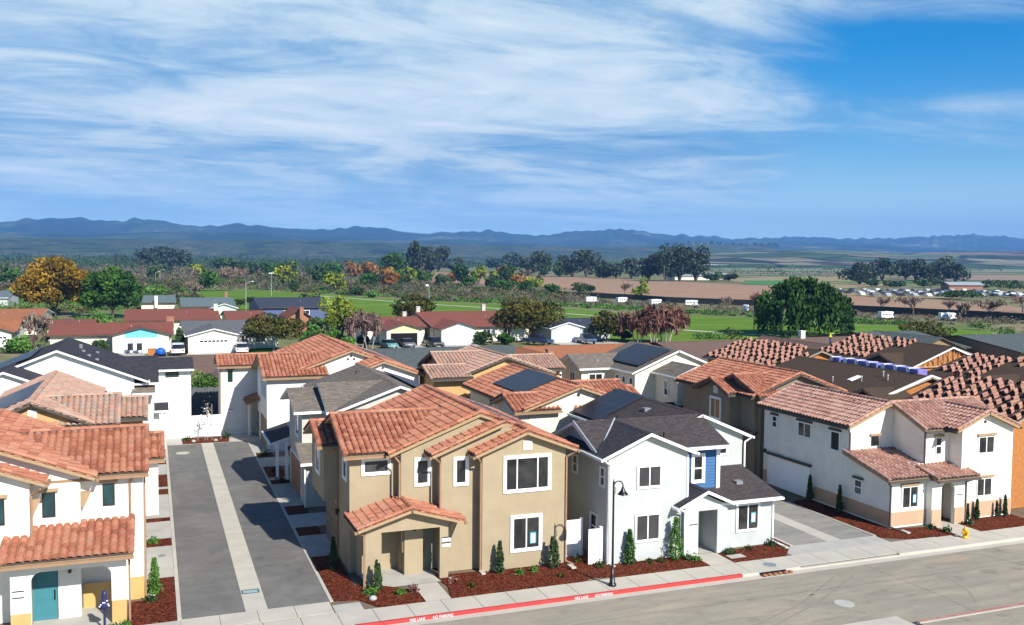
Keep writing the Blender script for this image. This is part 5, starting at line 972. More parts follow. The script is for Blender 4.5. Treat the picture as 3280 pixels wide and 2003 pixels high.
def rv(label, x, y, rz, L_=7.0):
    t = thing('motorhome', label, 'motorhome', (0, 0, 0), 'white motorhomes along the field edge'); h = L_ / 2
    q = MB(); q.prism([(-h, -1.2, .5), (h - 1.6, -1.2, .5), (h - 1.6, -1.2, 2.0), (h - .5, -1.2, 2.1), (h - .4, -1.2, 2.9), (h - .9, -1.2, 3.1), (-h, -1.2, 3.1)][::-1], (0, 2.4, 0)); q.build('body', 'white trim', t, bevel=.1)
    q = MB(); q.prism([(h - 1.58, -1.0, .5), (h, -1.0, .5), (h, -1.0, 1.1), (h - .7, -1.0, 1.3), (h - .9, -1.0, 1.98), (h - 1.58, -1.0, 1.98)][::-1], (0, 2.0, 0)); q.build('cab', 'white vinyl', t, bevel=.05)
    for a in (-h + .8, -h + 2.4, -h + 4): window(t, 'S', -1.2, a, a + .8, 1.6, 2.2, 'g', None, fm='dark frame')
    for a in (-h + 1.6, h - .9): q = MB(); q.cyl((a, -1.2, .4), (a, 1.2, .4), .4, .4, 12); q.build('wheel', 'tyre', t)
    q = MB(); q.box(-.5, .5, -.3, .3, 3.1, 3.35); q.build('roof_unit', 'galvanised', t); t.location = (x, y, -.1); t.rotation_euler = (0, 0, rz); t.scale = (.62,) * 3
for lb, x, y, rz in (('leftmost white motorhome at the field edge beside the round dark tree', 145.5, 301, .0), ('second white motorhome from the left, beside parked junk', 154.6, 295, .2), ('white trailer behind the brown bare tree at the field edge', 158.5, 278, .1), ('white motorhome above the red twigged bare trees', 167.6, 270, -.4), ('white motorhome beside the large willow, to its left', 166.5, 238, .9), ('large white motorhome just right of the willow', 183.4, 198.6, 0), ('small white motorhome right of the lone bare tree', 196.0, 190, -.3)): rv(lb, x, y, rz)
# storage lot of parked cars, seen small
cols = ['grey', 'silver', 'navy', 'black', 'grey', 'silver', 'white']; PR = {}
for c in cols:
    if c in PR: continue
    if 'paint ' + c not in MATS: mat('paint ' + c, {'silver': (.45, .47, .5), 'grey': (.15, .16, .17)}.get(c, (.3, .3, .3)), .3, .02, spec=.6)
    q = MB(); q.prism([(x, -.9, z) for x, z in [(-2.2, .35), (-2.2, .85), (-1.4, .92), (-.95, 1.42), (.35, 1.45), (1.05, .95), (2.1, .75), (2.2, .35)]][::-1], (0, 1.8, 0)); PR[c] = q
i = 0; first = {}
for row, (ax_, ay_, bx_, by_, nn_) in enumerate([(292, 324, 380, 306, 15), (296, 336, 384, 318, 16), (302, 352, 386, 336, 15), (312, 368, 392, 350, 13), (324, 384, 398, 368, 12), (352, 306, 380, 300, 5), (362, 322, 400, 312, 7), (380, 340, 420, 330, 6)]):
    for j in range(nn_):
        f = j / max(1, nn_ - 1); c = cols[(i * 5 + row) % 7]; x, y = ax_ + (bx_ - ax_) * f, ay_ + (by_ - ay_) * f; i += 1
        if c not in first: o = first[c] = PR[c].build('parked_car', 'paint ' + c)
        else: o = first[c].copy(); COL.objects.link(o)
        o.location = (x, y, .06); o.rotation_euler = (0, 0, 1.2 + .1 * random.random()); o.scale = (1.1, 1.1, 1.1); tag(o, c + ' car in the far storage lot right of the willow', 'car', 'cars in the far storage lot')

# ================================================================== street furniture
t = thing('street_lamp', 'black street lamp with bell shade at the red kerb', 'street lamp', (19.66, 38.04, 0)); x, y = 19.66, 38.04
q = MB(); q.lathe((x, y, 0), [(0, .19), (.10, .19), (.13, .13), (.45, .11), (.5, .075), (.9, .06)], 14); q.build('base', 'black metal', t, smooth=True)
q = MB(); q.cyl((x, y, .9), (x, y, 4.86), .055, .045, 12); q.cyl((x, y, 4.86), (x, y, 4.98), .03, .012, 8); q.build('pole', 'black metal', t)
q = MB(); pts = [(x, y, 4.45)] + [(x + .24 - .24 * math.cos(a), y, 4.62 + .24 * math.sin(a) * 1.0) for a in [math.pi * i / 10 for i in range(11)]]; q.tube(pts, .03, 8); q.tube([(x, y, 4.2), (x + .12, y, 4.42), (x + .07, y, 4.6)], .015, 6); q.build('arm', 'black metal', t)
q = MB(); q.lathe((x + .48, y, 4.22), [(0, .25), (.02, .25), (.06, .21), (.2, .10), (.3, .07), (.36, .04), (.42, .03)], 16); q.build('lamp_shade', 'black metal', t, smooth=True)
q = MB(); q.lathe((x + .48, y, 4.14), [(0, .05), (.04, .08), (.08, .09)], 10); q.build('lens', 'plaque white', t)
def pole_lamp(nm, label, x, y, h, arm=1.6, kind='cobra', m_='galvanised', two=False):
    t = thing(nm, label, 'pole' if kind == 'pole' else 'street lamp', (x, y, 0)); q = MB(); q.cyl((x, y, -.1), (x, y, h), .11, .07, 8); q.build('pole', m_, t)
    if kind == 'cobra':
        q = MB(); q.tube([(x, y, h - .05), (x + arm * .5, y, h + .35), (x + arm, y, h + .45)], .05, 6); q.build('arm', m_, t); q = MB(); q.box(x + arm - .1, x + arm + .55, y - .12, y + .12, h + .36, h + .5); q.build('lamp_head', 'plaque white', t)
    if kind == 'flood':
        q = MB(); q.box(x - .8, x + .8, y - .05, y + .05, h - .05, h + .05)
        q.build('crossbar', m_, t)
        for dx in (-.7, 0, .7): q = MB(); q.box(x + dx - .2, x + dx + .2, y - .15, y + .1, h + .05, h + .4); q.build('lamp_head', 'plaque white', t)
    if kind == 'sign': q = MB(); q.box(x - 1.1, x - .2, y - .04, y + .04, h - .3, h + .25); q.build('sign_panel', 'plaque white', t)
pole_lamp('park_lamp', 'curved arm street lamp left of the blue gabled house', 24.1, 267, 7.8); pole_lamp('park_lamp', 'tall floodlight pole at the lawn behind the blue gabled house', 42.6, 367.8, 8.6, kind='flood')
pole_lamp('utility_pole', 'slim grey pole before the yellow green willow', 31.2, 179.4, 7.7, kind='pole'); pole_lamp('park_lamp', 'pale lamp pole with white box beside the round olive tree', 81.5, 285.5, 6.5, kind='sign')
pole_lamp('park_lamp', 'thin pole with lamp right of the green tree, left one of two', 1.8, 521, 6.4); pole_lamp('park_lamp', 'thin pole with lamp right of the green tree, right one of two', 4.2, 540, 7.2); pole_lamp('utility_pole', 'thin dark pole on the lawn left of the willow', 121.1, 170, 5.2, kind='pole', m_='dark frame')
pole_lamp('utility_pole', 'far slim pole before the eucalyptus row', 298.5, 513.8, 12.0, kind='pole'); pole_lamp('utility_pole', 'slim pale pole among bare trees at the field edge', 202.1, 191.9, 4.2, kind='pole')
t = thing('fire_hydrant', 'yellow fire hydrant on the pavement before the white corner house', 'fire hydrant', (41.3, 38.3, 0)); x, y = 41.3, 38.3
q = MB(); q.lathe((x, y, 0), [(0, .17), (.05, .17), (.06, .12), (.4, .115), (.42, .14), (.46, .14), (.5, .11), (.58, .05), (.63, .03)], 12); q.build('body', 'yellow paint', t, smooth=True)
q = MB(); q.cyl((x - .22, y, .33), (x + .22, y, .33), .055, .055, 8); q.cyl((x, y - .22, .3), (x, y, .3), .075, .075, 8); q.build('outlet', 'yellow paint', t); q = MB(); q.cyl((x, y, .63), (x, y, .68), .03, .03, 6); q.build('nut', 'yellow paint', t)
# fences and walls
def panel_fence(nm, label, x0, x1, y, h, m_, gap=.0, posts=(), tilt=0):
    t = thing(nm, label, 'fence', ((x0 + x1) / 2, y, 0)); q = MB(); n_ = max(1, int((x1 - x0) / .15)); dx = (x1 - x0) / n_
    for i in range(n_): q.box(x0 + i * dx + .004, x0 + (i + 1) * dx - .004, y - .02, y + .02, .06, h - .06)
    q.build('boards', m_, t); q = MB(); q.box(x0, x1, y - .04, y + .04, h - .06, h); q.build('rail', m_, t); q = MB(); q.box(x0, x1, y - .035, y + .035, .0, .06); q.build('rail', m_, t)
    for px_ in posts: q = MB(); q.box(px_ - .07, px_ + .07, y - .07, y + .07, 0, h + .1); q.build('post', m_, t)
panel_fence('vinyl_fence', 'taller white vinyl fence panel against the tan house', 18.95, 20.15, 42.6, 1.85, 'white vinyl', posts=(20.2,)); panel_fence('vinyl_gate', 'lower white vinyl gate in front of the taller fence panel', 19.9, 20.5, 41.12, 1.75, 'white vinyl', posts=(20.58,))
panel_fence('low_wall_fence', 'white solid fence at the alley end between the white houses', 2.95, 5.28, 81.9, 1.75, 'white vinyl'); panel_fence('board_fence', 'dark grey board fence behind the alley end', 1.5, 8.2, 90.0, 3.0, 'grey fence board')
for (a, b, yy_, lb) in ((-45, 22, 95.0, 'long dark back fence behind the houses, left part'), (22, 60, 92.5, 'long dark back fence behind the houses, middle part'), (60, 112, 94.5, 'long dark back fence behind the houses, right part')):
    t = thing('back_fence', lb, 'fence', ((a + b) / 2, yy_, 0)); q = MB(); q.box(a, b, yy_ - .03, yy_ + .03, 0, 1.9); q.build('boards', 'dark fence board', t)
t = thing('wrapped_post', 'slim post topped with a dark blue wrapped cover before the white house porch', 'post', (-1.93, 40.25, 0)); x, y = -1.93, 40.25
q = MB(); q.cyl((x, y, 0), (x, y, 1.25), .05, .045, 8); q.build('post', 'navy plastic', t); q = MB(); q.lathe((x, y, .85), [(0, .08), (.1, .22), (.25, .2), (.45, .13), (.6, .12), (.72, .10), (.78, .03)], 12); q.build('cover', 'navy plastic', t, smooth=True)
q = MB()
for i in range(7): a = i * 2.4; q.lathe((x + .17 * math.cos(a), y - .16, 1.0 + .07 * (i % 4)), [(0, .01), (.03, .04), (.06, .01)], 6)
q.build('white_flower', 'white wrap', t)
for (x, y, s_, lb) in ((18.96, 41.0, .22, 'tan house right corner'), (14.55, 41.6, .18, 'recess of the tan house front'), (30.85, 40.2, .2, 'right corner of the white and blue house'), (38.95, 40.2, .22, 'front corner of the white corner house'), (44.0, 40.6, .2, 'porch of the white corner house'), (20.9, 40.5, .16, 'left corner of the white and blue house'), (12.9, 41.2, .16, 'tan house porch')):
    q = MB(); q.obox((x, y, .05), (s_ * .6, 0, 0), (0, s_ * 1.3, 0), (0, 0, .04)); o = q.build('splash_block', 'sidewalk concrete', bevel=.02); tag(o, 'pale concrete splash block at the ' + lb, 'splash block')
t = thing('covered_boat', 'bright blue covered tub beside the turquoise gabled house', 'trailer', (1.1, 150.2, 0)); q = MB(); q.lathe((1.1, 150.2, .15), [(0, .5), (.3, .7), (.6, .75), (.9, .6), (1.1, .2)], 14); q.build('cover', mat('bright blue cover', (.02, .13, .60), .5, .1, 2), t, smooth=True); q = MB(); q.cyl((.3, 150.2, .25), (1.9, 150.2, .25), .25, .25, 8); q.build('wheel', 'tyre', t)
for i, (x, y, lb, m_) in enumerate(((-3.2, 154.6, 'left dark chair', 'dark frame'), (-1.9, 154.4, 'right dark chair', 'dark frame'), (-.1, 152.0, 'tan crate', 'osb sheathing'))):
    t = thing('patio_chair' if i < 2 else 'crate', lb + ' before the turquoise gabled garage', 'chair' if i < 2 else 'crate', (x, y, 0))
    if i < 2:
        q = MB(); q.box(x - .4, x + .4, y - .4, y + .35, .55, .65); q.build('seat', m_, t); q = MB(); q.box(x - .4, x + .4, y + .3, y + .38, .65, 1.6); q.build('backrest', m_, t)
        for sx_ in (-.36, .36):
            for sy_ in (-.36, .32): q = MB(); q.box(x + sx_ - .03, x + sx_ + .03, y + sy_ - .03, y + sy_ + .03, -.02, .55); q.build('leg', m_, t)
    else: q = MB(); q.box(x - .6, x + .6, y - .5, y + .5, -.02, .9); q.build('boards', m_, t); q = MB(); q.box(x - .64, x + .64, y - .54, y + .54, .9, .98); q.build('lid', m_, t)
# worker on the roof
def person(label, loc, rz, s=1.0):
    me = bpy.data.meshes.new('person'); J = {'pel': (0, 0, .92, .15), 'bel': (.02, 0, 1.08, .14), 'che': (.10, 0, 1.32, .17), 'nek': (.16, 0, 1.50, .06), 'hed': (.20, 0, 1.62, .10), 'top': (.20, 0, 1.72, .07)}
    for sd_, n_ in ((1, 'l'), (-1, 'r')): J.update({'sho' + n_: (.11, sd_ * .2, 1.42, .065), 'elb' + n_: (.28, sd_ * .27, 1.20, .045), 'wri' + n_: (.48, sd_ * .22, 1.12, .032), 'han' + n_: (.56, sd_ * .20, 1.10, .03), 'hip' + n_: (0, sd_ * .1, .88, .10), 'kne' + n_: (.08 * sd_ + .05, sd_ * .13, .48, .07), 'ank' + n_: (.10 * sd_ - .03, sd_ * .14, .09, .045), 'toe' + n_: (.10 * sd_ + .13, sd_ * .15, .04, .035)})
    K = list(J); E2 = [('pel', 'bel'), ('bel', 'che'), ('che', 'nek'), ('nek', 'hed'), ('hed', 'top')]
    for n_ in 'lr': E2 += [('che', 'sho' + n_), ('sho' + n_, 'elb' + n_), ('elb' + n_, 'wri' + n_), ('wri' + n_, 'han' + n_), ('pel', 'hip' + n_), ('hip' + n_, 'kne' + n_), ('kne' + n_, 'ank' + n_), ('ank' + n_, 'toe' + n_)]
    me.from_pydata([J[k][:3] for k in K], [(K.index(a), K.index(b)) for a, b in E2], []); o = bpy.data.objects.new('person', me); COL.objects.link(o); me.materials.append(MATS['jeans'])
    m = o.modifiers.new('skin', 'SKIN'); sv = me.skin_vertices[0].data
    for i, k in enumerate(K): sv[i].radius = (J[k][3],) * 2
    sv[0].use_root = True; s2 = o.modifiers.new('sub', 'SUBSURF'); s2.levels = 1; s2.render_levels = 2
    tag(o, label, 'person'); o.location = loc; o.rotation_euler = (0, 0, rz); ORG[o.name] = Vector()
    q = MB(); q.prism([(-.14, -.2, 1.0), (.16, -.2, 1.0), (.30, -.22, 1.46), (-.06, -.22, 1.48)][::-1], (0, .42, 0)); v = q.build('vest', 'yellow vest', o, bevel=.04); q = MB(); q.lathe((.2, 0, 1.6), [(0, .115), (.06, .12), (.13, .08), (.16, .02)], 10); q.build('hard_hat', 'dark hair', o, smooth=True); o.scale = (s,) * 3
person('worker in a yellow vest standing on the tile stacked roof', (67.3, 80.9, 5.4 + .3 * 2.1 - .05), R(-30))

# ================================================================== vegetation
def leaf_mat(name, c1, c2):
    m = bpy.data.materials.new(name); m.use_nodes = True
    N, L, n = NG(m.node_tree); b = N['Principled BSDF']; a = n('ShaderNodeAttribute', attribute_name='tint')
    L.new(ramp(n, L, a.outputs['Fac'], [(0, c1), (1, c2)]), b.inputs['Base Color']); setin(b, {'Roughness': .75, 'Specular IOR Level': .15})
    MATS[name] = m
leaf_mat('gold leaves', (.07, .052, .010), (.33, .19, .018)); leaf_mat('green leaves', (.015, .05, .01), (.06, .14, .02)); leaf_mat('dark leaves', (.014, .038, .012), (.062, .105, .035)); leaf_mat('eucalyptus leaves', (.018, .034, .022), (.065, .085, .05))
leaf_mat('olive leaves', (.02, .028, .007), (.105, .095, .018)); leaf_mat('lime leaves', (.07, .11, .010), (.26, .29, .03)); leaf_mat('rust leaves', (.16, .07, .02), (.36, .17, .05)); leaf_mat('bare twigs', (.12, .085, .065), (.30, .22, .17))
leaf_mat('red twigs', (.10, .042, .032), (.23, .115, .085)); leaf_mat('pink twigs', (.12, .075, .062), (.24, .16, .135)); leaf_mat('grey brush', (.075, .065, .045), (.19, .155, .11)); leaf_mat('willow leaves', (.010, .036, .007), (.045, .11, .016)); leaf_mat('shrub leaves', (.02, .07, .012), (.12, .25, .04))
def quads_mesh(name, P, size, m, parent=None, flat=0.0, tint=None, aspect=1.6, droop=False):
    k = len(P); d = rng.normal(size=(k, 3)); 
    if droop: d = d * np.array([.35, .35, 1.0])
    d /= np.linalg.norm(d, axis=1)[:, None] + 1e-9
    e = rng.normal(size=(k, 3)); e -= (e * d).sum(1)[:, None] * d; e /= np.linalg.norm(e, axis=1)[:, None] + 1e-9
    s = (size * rng.uniform(.6, 1.4, k))[:, None]; a = d * s * aspect * .5; b = e * s * .5
    V = np.stack([P - a, P + b, P + a, P - b], 1).reshape(-1, 3); org = ORG.get(parent.name, Vector()) if parent else Vector(); V = V - np.array(org)
    me = bpy.data.meshes.new(name); me.vertices.add(4 * k); me.vertices.foreach_set('co', V.astype(np.float32).ravel()); me.loops.add(4 * k); me.loops.foreach_set('vertex_index', np.arange(4 * k, dtype=np.int32))
    me.polygons.add(k); me.polygons.foreach_set('loop_start', np.arange(0, 4 * k, 4, dtype=np.int32)); me.polygons.foreach_set('loop_total', np.full(k, 4, dtype=np.int32)); me.update(calc_edges=True)
    at = me.attributes.new('tint', 'FLOAT', 'FACE'); t_ = tint if tint is not None else rng.uniform(0, 1, k); at.data.foreach_set('value', np.clip(t_, 0, 1).astype(np.float32))
    me.materials.append(MATS[m]); o = bpy.data.objects.new(name, me); COL.objects.link(o)
    if parent: o.parent = parent; ORG[o.name] = org
    return o
def crown_points(c, rx, ry, rz_, k, lobes, lr, shell=.75, flatb=.0, seed=0):
    """points in clumps that fill an ellipsoid: uneven outline with gaps"""
    r = np.random.default_rng(seed); P = []; T = []
    L_ = r.normal(size=(lobes, 3)); L_ /= np.linalg.norm(L_, axis=1)[:, None]; L_ *= (r.uniform(.25, 1, lobes) ** .45)[:, None] * .82
    L_[:, 2] = np.where(L_[:, 2] < -flatb, -flatb * r.uniform(.3, 1, lobes), L_[:, 2])
    rad = lr * r.uniform(.6, 1.35, lobes); w_ = rad ** 2; w_ /= w_.sum(); idx = r.choice(lobes, k, p=w_); ltint = r.uniform(.1, .8, lobes)
    d = r.normal(size=(k, 3)); d /= np.linalg.norm(d, axis=1)[:, None]; rr = r.uniform(shell, 1.05, k) ** .8
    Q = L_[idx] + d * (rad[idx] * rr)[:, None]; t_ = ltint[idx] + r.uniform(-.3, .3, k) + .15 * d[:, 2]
    return np.array(c) + Q * np.array([rx, ry, rz_]), t_
def trunk(t, x, y, h, r0, spread, hgt, m_='bark', nb=6, seed=1, lean=0):
    r = random.Random(seed); q = MB(); top = Vector((x + lean, y, h)); q.cyl((x, y, -.12), (x + lean * .4, y, h * .55), r0, r0 * .78, 8, False); q.cyl((x + lean * .4, y, h * .55), top, r0 * .78, r0 * .6, 8, False)
    for i in range(nb):
        a = 2 * math.pi * i / nb + r.uniform(-.4, .4); l = spread * r.uniform(.45, .8); e = top + Vector((math.cos(a) * l, math.sin(a) * l, hgt * r.uniform(.25, .7))); mdl = top + (e - top) * .5 + Vector((0, 0, hgt * .08))
        q.cyl(top - Vector((0, 0, r.uniform(0, h * .2))), mdl, r0 * .45, r0 * .3, 6, False); q.cyl(mdl, e, r0 * .3, r0 * .1, 5, False)
        for j in range(2):
            f = mdl + Vector((r.uniform(-1, 1) * l * .45, r.uniform(-1, 1) * l * .45, hgt * r.uniform(.1, .35))); q.cyl(mdl, f, r0 * .22, r0 * .06, 4, False)
    q.build('trunk', m_, t)
TREE_SEED = [100]
def tree(nm, label, x, y, h, w_, leaf, k, size, lobes=16, lr=.34, base=.32, barkm='bark', flatb=.5, depth=None, group=None, z0=-.1, aspect=1.6, shell=.75):
    TREE_SEED[0] += 1; t = thing(nm, label, 'tree' if 'bush' not in nm and 'shrub' not in nm and 'hedge' not in nm else ('hedge' if 'hedge' in nm else 'bush'), (x, y, z0), group); ch = h * (1 - base)
    P, T = crown_points((x, y, h * base + ch * .5), w_ / 2, (depth or w_) / 2, ch / 2, k, lobes, lr, shell, flatb, TREE_SEED[0])
    if base > .05: trunk(t, x, y, h * base * 1.15, max(.05, h * .028), w_ * .45, ch * .9, barkm, seed=TREE_SEED[0])
    else: q = MB(); [q.cyl((x, y, -.1), (x + w_ * .2 * math.cos(a), y + w_ * .2 * math.sin(a), h * .6), .04 * h, .01 * h, 5, False) for a in (0, 2.1, 4.2)]; q.build('stem', barkm, t)
    quads_mesh('crown' if base > .05 else 'foliage', P, size, leaf, t, tint=T, aspect=aspect); return t
def bare_tree(nm, label, x, y, h, w_, leaf, k, seed, trunks=1, barkm='bark', group=None, hang=False):
    """branching skeleton plus a haze of fine twigs"""
    t = thing(nm, label, 'tree', (x, y, -.1), group); r = random.Random(seed); q = MB(); tips = []
    def grow(p, d, l, rad, lv):
        e = p + d * l; q.cyl(p, e, rad, rad * .65, 5 if lv < 2 else 3, False)
        if lv >= 4: tips.append((p, e)); return
        for i in range(3 if lv < 3 else 2):
            nd = (d + Vector((r.uniform(-1, 1), r.uniform(-1, 1), r.uniform(-.1, .6))) * .62).normalized(); grow(e - d * l * r.uniform(0, .3), nd, l * r.uniform(.62, .85), rad * .6, lv + 1)
        if lv > 1: tips.append((p, e))
    for i in range(trunks):
        a = 2 * math.pi * i / max(1, trunks); grow(Vector((x + .5 * (trunks > 1) * math.cos(a), y + .5 * (trunks > 1) * math.sin(a), -.1)), Vector((.35 * math.cos(a) * (trunks > 1), .35 * math.sin(a) * (trunks > 1), 1)).normalized(), h * .30, h * .022, 0)
    xs = [abs(b.x - x) for a, b in tips]; zs = max(b.z for a, b in tips); sc = (w_ / 2) / max(.1, sorted(xs)[int(len(xs) * .95)]); sz = h / zs
    q.v = [(x + (a - x) * sc, y + (b - y) * sc, c * sz) for a, b, c in q.v]; q.build('branches', barkm, t)
    P = []
    for i in range(k):
        a, b = tips[r.randrange(len(tips))]; f = r.uniform(0, 1.5); p = a + (b - a) * f; P.append((x + (p.x - x) * sc + r.gauss(0, w_ * .03), y + (p.y - y) * sc + r.gauss(0, w_ * .03), p.z * sz + r.gauss(0, h * .03) - (r.uniform(0, h * .25) if hang else 0)))
    quads_mesh('twigs', np.array(P), h * .045, leaf, t, aspect=5, droop=True); return t
def palm(label, x, y, h, w_, group=None):
    t = thing('palm_tree', label, 'palm tree', (x, y, -.1), group); q = MB(); q.cyl((x, y, -.1), (x, y, h * .75), .18, .14, 8); q.build('trunk', 'bark', t); P = []; r = random.Random(int(x))
    for i in range(22):
        a = r.uniform(0, 6.28); el = r.uniform(-.3, 1.1)
        for s_ in np.linspace(.1, 1, 14): P.append((x + math.cos(a) * s_ * w_ / 2, y + math.sin(a) * s_ * w_ / 2, h * .75 + el * s_ * w_ * .35 - s_ * s_ * w_ * .25))
    quads_mesh('crown', np.repeat(np.array(P), 3, axis=0) + rng.normal(0, .06, (len(P) * 3, 3)), .3, 'dark leaves', t, aspect=2.5)
TREES = [('gold', -22.3, 254.7, 13.9, 17.0), ('green', -8.9, 246.0, 11.8, 13.2), ('green', -64.8, 507.8, 9.9, 9.3), ('palm', -8.7, 406.2, 7.7, 6.2), ('bush', 0.2, 373.7, 3.5, 9.7), ('euc', -6.6, 1122.2, 18.4, 26.9), ('euc', 10.7, 1127.6, 21.5, 25.1), ('euc', 29.5, 1091.0, 18.7, 25.7), ('euc', -51.2, 1791.1, 13.7, 19.4), ('dark', 0.7, 608.1, 7.5, 5.0), ('bare', -17.8, 168.2, 5.2, 3.9), ('hedge', -20.4, 162.0, 2.2, 3.1), ('pinkbare', -16.9, 168.0, 2.5, 2.6), ('bush', -18.6, 201.4, 2.0, 1.8), ('bare', 14.7, 362.1, 5.3, 5.4), ('bush', -12.6, 234.0, 1.9, 6.5), ('dark', 66.2, 1023.4, 12.9, 10.2), ('dark', 59.2, 766.4, 12.7, 13.4), ('dark', 74.5, 789.9, 9.6, 11.5), ('green', 88.4, 768.9, 11.2, 16.0), ('lime', 90.6, 656.4, 12.6, 10.9), ('green', 123.8, 772.0, 8.3, 12.2), ('green', 129.5, 730.1, 12.1, 16.7), ('rust', 131.7, 657.2, 11.4, 13.0), ('rust', 144.8, 657.5, 12.6, 14.7), ('green', 161.3, 657.9, 20.8, 16.5), ('euc', 209.9, 779.4, 23.4, 12.3), ('euc', 235.2, 831.7, 24.6, 14.3), ('lime', 137.0, 522.9, 10.2, 11.4), ('rust', 176.2, 733.0, 6.4, 10.5), ('palm', 25.8, 272.1, 4.2, 2.3), ('palm', 22.8, 272.8, 3.3, 3.2), ('round', 39.7, 253.1, 5.5, 6.3), ('limebig', 33.1, 176.4, 8.5, 8.1), ('olive', 18.0, 152.8, 5.8, 10.4), ('bush', 27.5, 175.4, 2.8, 4.0), ('bush', 30.3, 172.2, 2.4, 3.4), ('pinkbare', 32.0, 153.5, 5.8, 4.3), ('pinkbare', 33.5, 153.0, 5.3, 4.3), ('olive', 55.9, 210.3, 7.0, 9.7), ('dark', 76.2, 373.5, 3.5, 4.8), ('bush', 78.4, 352.1, 2.5, 6.2), ('dark', 171.5, 532.3, 9.9, 8.8), ('lime', 182.2, 531.7, 11.3, 10.9), ('dark', 179.6, 478.9, 10.6, 13.2), ('green', 154.8, 414.1, 5.1, 10.3), ('green', 155.7, 393.0, 5.3, 8.1), ('dark', 198.7, 477.4, 4.8, 5.5), ('green', 166.5, 385.0, 3.9, 8.9), ('round', 173.9, 371.3, 4.9, 9.3), ('round', 185.1, 382.6, 3.4, 4.8), ('euc', 281.7, 1033.7, 25.6, 20.2), ('euc', 281.0, 995.3, 25.9, 18.3), ('euc', 295.3, 998.1, 22.0, 22.3), ('euc', 315.3, 1002.0, 13.8, 18.9), ('euc', 464.6, 1275.0, 14.0, 21.5), ('euc', 489.2, 1282.7, 18.9, 25.3), ('euc', 317.6, 788.7, 16.6, 16.8), ('euc', 331.8, 789.9, 21.6, 16.0), ('euc', 340.6, 743.2, 18.7, 18.5), ('euc', 354.5, 744.1, 22.1, 19.8), ('euc', 349.6, 700.8, 11.6, 12.9), ('oliveb', 64.9, 160.4, 7.8, 13.9), ('olive', 77.4, 153.5, 5.8, 6.4), ('euc', 349.3, 700.7, 10.7, 11.9), ('euc', 351.0, 680.8, 12.7, 12.7), ('euc', 365.0, 681.2, 13.6, 14.8), ('euc', 341.0, 609.6, 16.2, 14.4), ('euc', 346.2, 593.8, 20.2, 16.9), ('euc', 357.7, 593.6, 21.1, 17.1), ('euc', 371.2, 593.4, 20.9, 18.3), ('dark', 385.8, 593.2, 6.3, 12.1), ('dark', 398.7, 593.0, 5.6, 10.3), ('bare', 188.4, 357.1, 5.1, 4.1), ('lime', 184.2, 335.4, 7.8, 8.1), ('redbare', 81.9, 150.0, 6.3, 6.2), ('redbare', 84.8, 149.2, 7.0, 4.9), ('redbare', 86.9, 148.6, 6.8, 6.5), ('shrub', 104.2, 153.4, 2.1, 3.9), ('bush', 99.4, 154.7, 1.2, 6.8), ('redtop', 165.1, 230.9, 5.4, 4.5), ('bare', 171.0, 254.1, 3.4, 4.8), ('euc', 443.7, 505.7, 11.9, 19.0), ('euc', 556.7, 608.4, 15.4, 17.8), ('euc', 599.0, 626.9, 15.6, 14.1), ('euc', 591.5, 608.2, 14.7, 13.8), ('euc', 587.6, 590.4, 11.3, 14.7), ('euc', 602.2, 590.2, 15.8, 18.3), ('euc', 581.5, 557.1, 13.3, 18.0), ('dark', 413.5, 460.5, 5.3, 10.0), ('dark', 419.5, 449.2, 3.6, 11.6), ('dark', 437.1, 437.3, 5.2, 16.7), ('dark', 447.1, 397.6, 4.9, 24.5), ('bare', 207.8, 227.4, 4.0, 5.0), ('bare', 204.8, 211.1, 5.0, 7.2), ('bare', 220.4, 213.1, 3.5, 5.8), ('bare', 194.7, 184.7, 4.5, 4.7), ('bare', 214.9, 193.6, 5.0, 8.7), ('bare', 249.1, 212.5, 4.6, 6.3), ('rusto', 133.1, 133.5, 4.3, 9.7), ('bare', 134.2, 123.5, 2.5, 4.5), ('bare', 128.7, 110.2, 3.5, 3.9), ('dark', 309.6, 294.0, 3.5, 19.3), ('bush', 174.1, 159.6, 1.6, 5.5), ('bush', 163.6, 144.0, 1.8, 5.7)]
ORD = ['first', 'second', 'third', 'fourth', 'fifth', 'sixth', 'seventh', 'eighth', 'ninth', 'tenth', 'eleventh', 'twelfth', 'thirteenth', 'fourteenth', 'fifteenth', 'sixteenth', 'seventeenth', 'eighteenth', 'nineteenth', 'twentieth']
KD = {'gold': 'golden yellow broad tree', 'green': 'green leafy tree', 'euc': 'grey green eucalyptus', 'dark': 'dark green tree', 'bush': 'low green bush', 'bare': 'bare brown tree', 'hedge': 'green hedge', 'pinkbare': 'pinkish bare tree', 'palm': 'small palm', 'lime': 'yellow green tree',
      'rust': 'rust brown tree', 'round': 'dark rounded tree', 'limebig': 'big yellow green weeping tree', 'olive': 'olive brown tree', 'oliveb': 'very large olive brown tree', 'redbare': 'red twigged bare tree', 'shrub': 'spiky dark shrub', 'redtop': 'small red topped tree', 'rusto': 'dense rust olive tree'}
LBL = {(-22.3, 254.7): 'large golden yellow tree towering behind the orange roofs at left', (-8.9, 246.0): 'large dark green tree touching the golden tree', (18.0, 152.8): 'spreading olive tree with pale trunk in front of the grey roofed ranch house', (33.1, 176.4): 'big yellow green weeping tree behind the slim pole',
       (64.9, 160.4): 'largest olive brown round tree, between the chimneyed ranch house and white house', (133.1, 133.5): 'rust olive rounded tree above the unfinished roofs', (55.9, 210.3): 'round olive tree between the two brown roofed ranch houses', (77.4, 153.5): 'olive tree left of the red twigged bare trees', (39.7, 253.1): 'rounded dark tree right of the blue gabled house'}
rt_ = random.Random(21)
